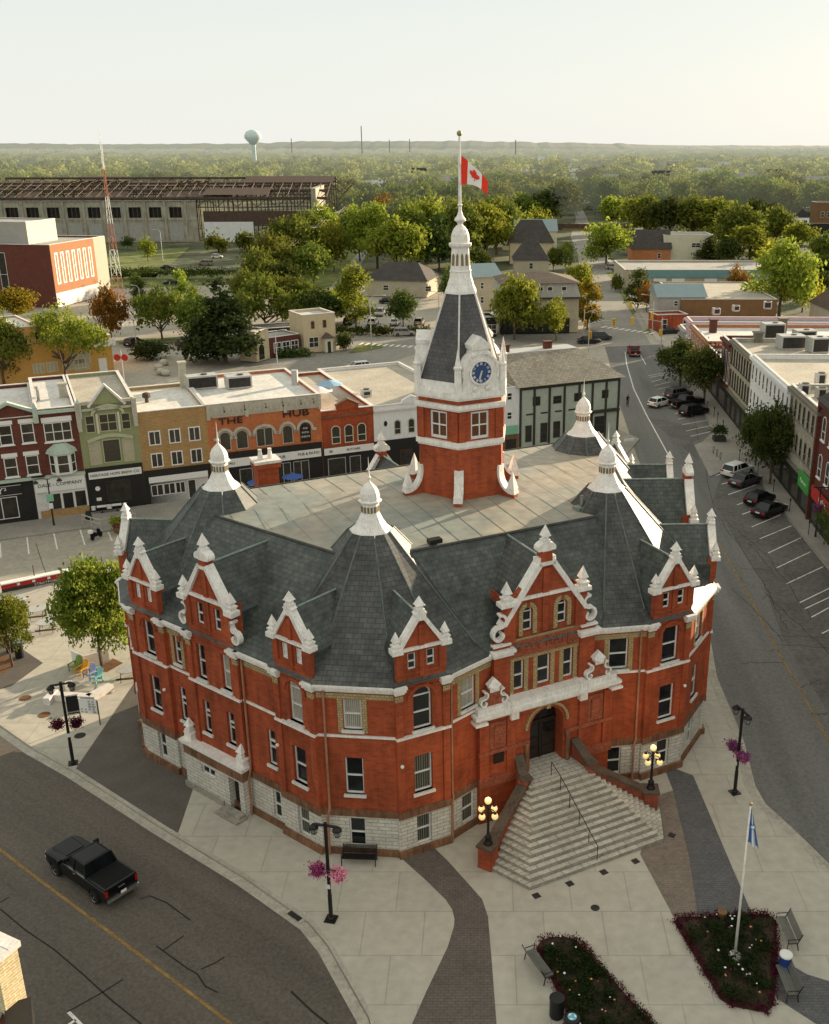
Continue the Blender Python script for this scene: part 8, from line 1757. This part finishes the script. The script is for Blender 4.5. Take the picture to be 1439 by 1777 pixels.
def ribwall(name, label, pts, wd, h, m, cat):
    P_ = [G(*p) for p in pts]; c = P_[0]; g = MB()
    for a, b in zip(P_, P_[1:]): Mx = frame((a[0] - c[0], a[1] - c[1]), (b[0] - c[0], b[1] - c[1])); g.at(Mx).box(-wd * .2, math.dist(a, b) + wd * .2, -wd / 2, wd / 2, 0, h)
    return simple(name, label, cat, g, m, (*c, 0))
ribwall('seat_wall', 'angled low concrete seat wall behind the bannered lamp', [(100, 1213), (156, 1216), (192, 1197)], .55, .5, 'sill_paint', 'seat wall')
ribwall('seat_wall', 'short separate end block of the concrete seat wall by the lamp post', [(83, 1222), (96, 1208)], .5, .55, 'sill_paint', 'seat wall')
x, y = G(152, 1218); simple('seat_cube', 'small blue cube at the bend of the concrete seat wall', 'seat', MB().box(-.28, .28, -.28, .28, 0, .5), 'bin_cyan', (x, y - .45, 0))
x, y = G(121, 1196); simple('round_planter', 'pale round planter behind the concrete seat wall', 'planter', MB().lathe([(.3, 0), (.32, .6), (.26, .6), (.24, .5)], 14), 'sill_paint', (x, y, 0))
ribwall('painted_hoarding', 'low white board hoarding around the foot of the bushy tree', [(127, 1150), (150, 1160), (190, 1148)], .08, 1.1, 'sign_white', 'hoarding')
sheet('tree_pit', GP([(165, 1163), (196, 1142), (214, 1150), (186, 1166)]), .006, 'mulch'); sheet('tree_pit', GP([(-20, 1160), (-20, 1140), (10, 1135), (28, 1150), (5, 1170)]), .006, 'mulch')
# long red barrier with posts
a, b = G(4, 1028), G(128, 1002); Mx = frame(a, b); L_ = math.dist(a, b); t = thing('red_barrier', 'long low red painted barrier with white squares and small lettering beside the market lot', 'barrier', (a[0], a[1], 0), math.atan2(b[1] - a[1], b[0] - a[0]))
MB().box(0, L_, -.15, .15, .35, .8).build('panel', 'sign_red', t, uv=False); MB().box(0, L_, -.3, .45, .8, .88).build('top_rail', 'sign_white', t, uv=False); MB().box(0, L_, -.1, .1, 0, .35).build('skirt', 'timber_dark', t, uv=False)
for k in range(5): MB().box(1.3 + k * 1.3, 1.55 + k * 1.3, -.17, -.15, .45, .68).build('marker', 'sign_white', t, uv=False)
text_part('lettering', 'STRATFORD', .30, T((L_ * .62, -.12, .17)), 'sign_white', t, .01, sx=1.3)
for k in range(2): MB().tube([(2.9 + 3.3 * k, .3, .2), (2.9 + 3.3 * k, .3, 1.9)], .05, 6).build('post', 'rust', t, uv=False)
a, b = G(132, 1001), G(222, 985); t = thing('rail_fence', 'low rail with dark posts continuing from the red barrier to the hall', 'fence', (a[0], a[1], 0), math.atan2(b[1] - a[1], b[0] - a[0])); L_ = math.dist(a, b); MB().box(0, L_, -.04, .04, .45, .55).build('rail', 'timber_dark', t, uv=False); MB().box(0, L_, -.3, .3, 0, .12).build('kerb', 'sill_paint', t, uv=False)
for k in range(3): MB().tube([(.6 + k * (L_ - 1) / 2, 0, 0), (.6 + k * (L_ - 1) / 2, 0, 1.6)], .05, 6).build('post', 'rust', t, uv=False)
x, y = G(-4, 1030); t = thing('stop_sign', 'red sign on a post cut by the picture edge beside the barrier', 'sign', (x, y, 0)); MB().tube([(0, 0, 0), (0, 0, 2.6)], .04, 6).build('post', 'metal_grey', t, uv=False); MB(T((0, -.04, 2.3)) @ Matrix.Rotation(math.pi / 2, 4, 'X')).lathe([(.38, 0), (.38, .02)], 8, rot=R(22.5)).build('panel', 'sign_red', t, uv=False)
# in front of the shops
x, y = G(94, 911); t = thing('double_street_lamp', 'tall black street lamp with two drooping heads in front of the white sign shop', 'street lamp', (x, y, 0), R(24)); hz = zat(x, y, 830)
MB().lathe([(.12, 0), (.09, .8), (.06, hz - .3), (.05, hz)], 8).build('post', 'iron', t, uv=False)
for q in (-1, 1): k = MB(); k.tube([(0, 0, hz - .2), (q * .5, 0, hz + .15), (q * 1.1, 0, hz + .05), (q * 1.15, 0, hz - .2)], .03, 6); k.lathe([(.08, -.1), (.3, -.35), (.26, -.42)], 10, (q * 1.15, 0, hz)); k.build('lamp_head', 'iron', t, uv=False)
MB().box(-.35, .35, -.1, -.07, 2.7, 3.5).build('sign_panel', 'sign_green_pale', t, uv=False); MB().box(-.2, .2, -.1, -.07, 1.9, 2.5).build('notice', 'sign_white', t, uv=False)
def cafe_table(label, u, v):
    x, y = G(u, v); t = thing('cafe_table', label, 'table', (x, y, 0), R(20), 'white cafe tables outside the brewery'); MB().box(-.5, .5, -.35, .35, .72, .75).build('table_top', 'sign_white', t, uv=False); MB().lathe([(.25, 0), (.04, .06), (.04, .72)], 8).build('leg', 'iron', t, uv=False)
    for q in (-1, 1): c = MB(T((q * .85, 0, 0))); c.box(-.2, .2, -.2, .2, .42, .46); c.lathe([(.2, .46), (.24, .8), (.22, .8), (.18, .48)], 8); simple('cafe_chair', 'white cafe chair at the %s, %s side' % ('table nearer the street lamp' if u < 190 else 'table nearer the planter', 'far' if q > 0 else 'near'), 'chair', c, 'sign_white', (x, y, 0), R(20), 'white cafe chairs outside the brewery')
cafe_table('white cafe table outside the brewery, nearer the street lamp', 178, 889); cafe_table('white cafe table outside the brewery, nearer the flower planter', 204, 886)
a, b, c = G(144, 908), G(175, 917), G(236, 905); t = thing('patio_fence', 'pale wooden rail fence around the brewery patio', 'fence', (a[0], a[1], 0))
k = MB()
for p, q in ((a, b), (b, c)):
    Mx = frame((p[0] - a[0], p[1] - a[1]), (q[0] - a[0], q[1] - a[1])); l2 = math.dist(p, q); k.at(Mx).box(0, l2, -.05, .05, .95, 1.03); k.box(0, l2, -.03, .03, .5, .56)
    n = max(2, int(l2 / 1.4)); 
    for j in range(n + 1): k.box(l2 * j / n - .04, l2 * j / n + .04, -.04, .04, 0, .95)
k.build('rail', 'plaster_grey', t, uv=False)
k = MB(); k.prismX([(-.35, 0), (-.3, 0), (0, .95), (.3, 0), (.35, 0), (.02, 1.05), (-.02, 1.05)], -.28, .28); x, y = G(155, 902); simple('pavement_sign', 'black folding pavement sign by the patio fence', 'sign', k, 'shop_black', (x, y, 0), R(40))
x, y = G(207, 921); t = thing('flower_planter', 'large planter of mixed leafy flowers at the end of the patio', 'planter', (x, y, 0)); MB().lathe([(.5, 0), (.65, .6), (.55, .6)], 10).build('tub', 'wood_brown', t, uv=False); blob('plants', .85, 700, .12, 77, 'leaf_lime', t, (0, 0, 1.1)); blob('flowers', .5, 160, .1, 78, 'petal_rose', t, (.4, -.2, .8))
# scooter standing at the kerb
x, y = G(168, 932); t = thing('scooter', 'dark motor scooter with a pale top case parked at the kerb', 'scooter', (x, y, ROADZ), R(70))
for xx in (-.6, .6): MB(T((xx, 0, .27)) @ Matrix.Rotation(math.pi / 2, 4, 'X')).lathe([(.18, -.06), (.27, -.05), (.27, .05), (.18, .06)], 14).build('wheel', 'tyre', t, uv=False)
k = MB(); k.prismY([(-.7, .35), (-.1, .3), (.35, .3), (.55, .55), (.42, .95), (.3, .95), (.25, .5), (-.05, .45), (-.15, .75), (-.75, .8)], -.16, .16); k.build('body', 'plastic_black', t, uv=False)
k = MB(); k.tube([(.6, 0, .3), (.38, 0, 1.05)], .03, 6); k.tube([(.36, -.32, 1.08), (.36, .32, 1.08)], .02, 5); k.build('handlebar', 'chrome', t, uv=False); MB().box(-.95, -.6, -.2, .2, .85, 1.15).build('top_case', 'sign_white', t, uv=False)
# side street: meters, racks, planter, basket post, cyclist, junction signals
for i, (u, v) in enumerate([(1227, 713), (1239, 723), (1245, 733), (1254, 747), (1283, 799), (1315, 822), (1342, 853), (1370, 887), (1403, 927)]):
    x, y = G(u, v); t = thing('parking_meter', 'slim dark parking meter on the side street kerb, ' + ['by the row of black cars, first', 'by the row of black cars, second', 'above the hedge planter, farther', 'directly beside the hedge planter', 'behind the white estate', 'behind the dark grey saloon', 'between the two pairs of parked cars', 'beside the last saloon', 'by the empty bays'][i], 'parking meter', (x, y, 0), 0, 'parking meters on the side street')
    MB().tube([(0, 0, 0), (0, 0, 1.2)], .04, 6).build('post', 'iron', t, uv=False); MB().lathe([(.07, 1.2), (.1, 1.3), (.1, 1.45), (.06, 1.55)], 8).build('head', 'iron', t, uv=False)
for i, (u, v) in enumerate([(1238, 787), (1244, 792), (1250, 798)]):
    x, y = G(u, v); k = MB(); k.tube([(0, 0, 0), (0, 0, .3)], .04, 6); k.at(Matrix.Rotation(math.pi / 2, 4, 'X')); k.M = T((0, 0, .6)) @ RZ(R(60)) @ Matrix.Rotation(math.pi / 2, 4, 'X')
    k.tube([(.3 * math.cos(R(a)), .42 * math.sin(R(a)), 0) for a in range(0, 361, 30)], .03, 5); simple('bicycle_rack', 'dark ring bicycle rack, ' + ['farthest', 'middle one', 'nearest'][i] + ' of the three on the pavement bulge', 'bicycle rack', k, 'iron', (x, y, 0), 0, 'ring bicycle racks')
x, y = G(1248, 764); t = thing('hedge_planter', 'dark square clipped shrub in a planter on the pavement bulge', 'planter', (x, y, 0)); MB().box(-.8, .8, -.7, .7, 0, .6).build('tub', 'timber_dark', t, uv=False); blob('shrub', 1.0, 1500, .11, 5, 'leaf_conifer', t, (0, 0, 1.3), 1.0)
x, y = G(1146, 607); t = thing('planter', 'dark round planter at the junction corner by the signal pole', 'planter', (x + 2.4, y - 3.5, 0)); MB().lathe([(.5, 0), (.75, .9), (.6, .9)], 10).build('tub', 'iron', t, uv=False); blob('shrub', .7, 300, .12, 15, 'leaf_dark', t, (0, 0, 1.1), .7)
x, y = G(1415, 931); t = thing('basket_post', 'dark lamp post with a purple flower basket at the picture edge', 'street lamp', (x, y, 0)); MB().lathe([(.12, 0), (.08, 1), (.07, 5.4)], 8).build('post', 'iron', t, uv=False); MB().box(-.8, .8, -.04, .04, 5.3, 5.4).build('arm', 'iron', t, uv=False)
b = thing('hanging_basket', 'purple flower basket on the post at the picture edge', 'flower basket', (x, y - .4, 3.2)); blob('flowers', .6, 600, .08, 55, 'petal_purple', b, (0, 0, 0)); MB().lathe([(.05, -.32), (.26, -.18), (.30, 0)], 10).build('basket', 'mulch', b, uv=False)
# person on a bicycle
x, y = G(1089, 703); t = thing('bicycle', 'dark bicycle ridden along the side street', 'bicycle', (x, y, ROADZ), R(-88))
for xx in (-.52, .52): MB(T((xx, 0, .34)) @ Matrix.Rotation(math.pi / 2, 4, 'X')).tube([(.32 * math.cos(R(a)), .32 * math.sin(R(a)), 0) for a in range(0, 361, 24)], .022, 5).build('wheel', 'tyre', t, uv=False)
k = MB()
for p in ([(-.52, 0, .34), (-.12, 0, .32), (.38, 0, .82), (-.18, 0, .84), (-.52, 0, .34)], [(-.12, 0, .32), (-.22, 0, .95)], [(.52, 0, .34), (.36, 0, .98)], [(.34, -.25, 1.02), (.34, .25, 1.02)]): k.tube(p, .02, 5)
k.build('frame', 'iron', t, uv=False); MB().box(-.36, -.12, -.07, .07, .93, .98).build('saddle', 'plastic_black', t, uv=False)
def person(label, loc, rz, joints, edges, cloth, parts):
    me = bpy.data.meshes.new('person'); me.from_pydata([j[0] for j in joints], edges, []); o = bpy.data.objects.new('person', me); COL.objects.link(o)
    sk = o.modifiers.new('Skin', 'SKIN'); me.skin_vertices[0].data[0].use_root = True
    for i, j in enumerate(joints): me.skin_vertices[0].data[i].radius = (j[1], j[1] * (j[2] if len(j) > 2 else 1))
    o.modifiers.new('Subsurf', 'SUBSURF').levels = 1; o.modifiers[-1].render_levels = 1
    dg = bpy.context.evaluated_depsgraph_get(); m2 = bpy.data.meshes.new_from_object(o.evaluated_get(dg)); bpy.data.objects.remove(o)
    o = bpy.data.objects.new('person', m2); COL.objects.link(o); m2.materials.clear(); m2.materials.append(MATS[cloth]); m2.shade_smooth()
    o.location = loc; o.rotation_euler = (0, 0, rz); tag(o, label, 'person'); return o
mat('skin', (.42, .24, .17), var=.05); mat('cloth_dark', (.02, .022, .025), var=.1); mat('hair_dark', (.03, .02, .015), var=.1)
J = [((-.22, 0, 1.02), .15), ((-.08, 0, 1.30), .15), ((.06, 0, 1.50), .17), ((.12, 0, 1.60), .06), ((.16, 0, 1.72), .095),
     ((-.14, .11, 1.0), .10), ((.14, .12, .80), .075), ((-.02, .12, .42), .05), ((.08, .12, .36), .04), ((-.14, -.11, 1.0), .10), ((.12, -.12, .72), .075), ((-.08, -.12, .28), .05), ((.04, -.12, .22), .04),
     ((.07, .20, 1.46), .06), ((.20, .25, 1.22), .045), ((.36, .22, 1.06), .035), ((.07, -.20, 1.46), .06), ((.20, -.25, 1.22), .045), ((.36, -.22, 1.06), .035)]
Ed = [(0, 1), (1, 2), (2, 3), (3, 4), (0, 5), (5, 6), (6, 7), (7, 8), (0, 9), (9, 10), (10, 11), (11, 12), (2, 13), (13, 14), (14, 15), (2, 16), (16, 17), (17, 18)]
pr = person('person in dark clothes riding a bicycle down the side street', (x, y, ROADZ), R(-88), J, Ed, 'cloth_dark', None)
hd = MB(); hd.ball((.17, 0, 1.75), .105, 12, sz=1.2); hd.build('head', 'skin', pr, smooth=True, uv=False); MB().ball((.155, 0, 1.80), .115, 10, sz=.9).build('hair', 'hair_dark', pr, smooth=True, uv=False)
# signal poles
mat('signal_yellow', (.62, .36, .04), var=.05)
def signal_pole(label, u, v, arm, rz, h=6.2, lamp=True):
    x, y = G(u, v); t = thing('traffic_signal', label, 'traffic light', (x, y, 0), rz, 'signals at the far junction'); MB().tube([(0, 0, 0), (0, 0, h)], .11, 8, r1=.08).build('pole', 'metal_grey', t, uv=False)
    k = MB(); k.tube([(0, 0, h - .8), (arm * .5, 0, h - .25), (arm, 0, h - .2)], .06, 6); 
    if lamp: k.tube([(0, 0, h), (.6, 0, h + 1.4), (2.2, 0, h + 1.6)], .05, 6); k.box(2.0, 2.8, -.12, .12, h + 1.55, h + 1.68)
    k.build('arm', 'metal_grey', t, uv=False)
    for a in (arm * .98, .25):
        z = h - .3 if a > .5 else h - 2.6; s = MB(T((a, 0, z))); s.box(-.28, .28, -.16, .16, -1.0, .4); o = s.build('signal_head', 'signal_yellow', t, uv=False)
        for j, c in enumerate(('tail_red', 'iron', 'iron')): MB(T((a, -.17, z + .12 - j * .42)) @ Matrix.Rotation(math.pi / 2, 4, 'X')).lathe([(.12, 0), (.12, .05)], 8).build('lens', c, o, uv=False)
signal_pole('traffic signal pole with a curved lamp arm at the near corner of the junction', 1147, 606, 6.0, R(182)); signal_pole('traffic signal pole beside the brown corner block', 1021, 610, 5.0, R(10)); signal_pole('traffic signal pole across the junction in front of the red corner shop', 1132, 574, 5.0, R(175)); signal_pole('slim signal pole by the yellow tree', 1013, 582, 3.0, R(0), 5.5, False)
def lamp_post(label, u, v, vt, arm=1.8, rz=0):
    x, y = G(u, v); h = zat(x, y, vt); t = thing('lamp_post', label, 'street lamp', (x, y, 0), rz); MB().tube([(0, 0, 0), (0, 0, h - .6)], .12, 6, r1=.08).build('pole', 'metal_grey', t, uv=False); k = MB(); k.tube([(0, 0, h - .7), (arm * .3, 0, h - .1), (arm, 0, h)], .06, 5); k.box(arm - .1, arm + .7, -.14, .14, h - .05, h + .08); k.build('lamp_head', 'metal_grey', t, uv=False)
for a in (('grey lamp post beside the pointed tree and corner lawn', 645, 605, 512, 2.4, 0), ('grey lamp post in front of the columnar tree', 246, 545, 495, 1.5, 2.8), ('curved lamp post in front of the motel car park', 237, 600, 552, 1.5, .3), ('tall lamp post with twin curve by the factory car park', 283, 452, 398, 2.0, 3.0), ('lamp post at the edge of the upper car park near the power line', 448, 475, 410, 2.2, 3.1), ('lamp post by the edge of the lot near the dark house', 762, 555, 505, 2.0, 3.2), ('lamp post between the pale shop and the road', 481, 630, 572, 1.4, 0)): lamp_post(*a)
# utility poles with wires
pl = [(434, 512, 466), (500, 478, 424), (534, 470, 388), (563, 451, 378), (588, 431, 360), (610, 398, 348), (629, 374, 342)]; tops = []
for i, (u, v, vt) in enumerate(pl):
    x, y = G(u, v); h = min(14, max(9, zat(x, y, vt))); tops.append((x, y, h)); t = thing('utility_pole', 'wooden utility pole, %s along the grassy bank' % ['first', 'second', 'third', 'fourth', 'fifth', 'sixth', 'farthest'][i], 'utility pole', (x, y, 0), R(20), 'utility poles on the bank')
    MB().tube([(0, 0, 0), (0, 0, h)], .16, 6).build('pole', 'plaster_grey', t, uv=False); MB().box(-1.2, 1.2, -.1, .1, h - .7, h - .5).build('cross_arm', 'plaster_grey', t, uv=False)
mat('wire', (.45, .42, .33), var=.02)
for i in range(len(tops) - 1):
    a, b = tops[i], tops[i + 1]; w_ = thing('power_line', 'sagging wires between the %s pair of utility poles' % ['first', 'second', 'third', 'fourth', 'fifth', 'farthest'][i], 'wires', a, 0, 'wires of the power line')
    for q in (-1, 0, 1): k = MB(); k.tube([((b[0] - a[0]) * s + q, (b[1] - a[1]) * s, (b[2] - a[2]) * s - .5 - 2.2 * 4 * s * (1 - s) * .5) for s in [j / 8 for j in range(9)]], .06, 3); k.build('wire', 'wire', w_, uv=False)
x, y = G(217, 690); 
x, y = G(219, 720, 0); t = thing('crossing_signal', 'post with a pair of red round railway style discs behind the green shop', 'sign', (G(219, 690, 3)[0], G(219, 690, 3)[1], 0)); hz = 9.0
MB().tube([(0, 0, 0), (0, 0, hz + 1)], .08, 6).build('post', 'metal_grey', t, uv=False)
for q in (-1, 1): MB(T((q * .55, -.1, hz)) @ Matrix.Rotation(math.pi / 2, 4, 'X')).lathe([(.5, 0), (.5, .06)], 12).build('disc', 'sign_red', t, uv=False)
for i, (u, v) in enumerate([(276, 640), (285, 632), (280, 648), (288, 650)]): x, y = G(u, v); simple('boulder', 'pale landscaping boulder at the motel forecourt, ' + ['upper of the group', 'topmost beside the shrub', 'lower left of the group', 'lowest of the group'][i], 'boulder', MB().ball((0, 0, .4), .9, 7, sz=.7), 'plaster_grey', (x, y, 0), i, 'boulders on the forecourt')
x, y = G(1090, 800); t = thing('street_sign', 'small street name sign on a post behind the hall corner', 'sign', (x, y, 0), R(20)); MB().tube([(0, 0, 0), (0, 0, 2.9)], .04, 6).build('post', 'metal_grey', t, uv=False); MB().box(-.7, .7, -.03, .03, 2.7, 3.0).build('panel', 'sign_white', t, uv=False)
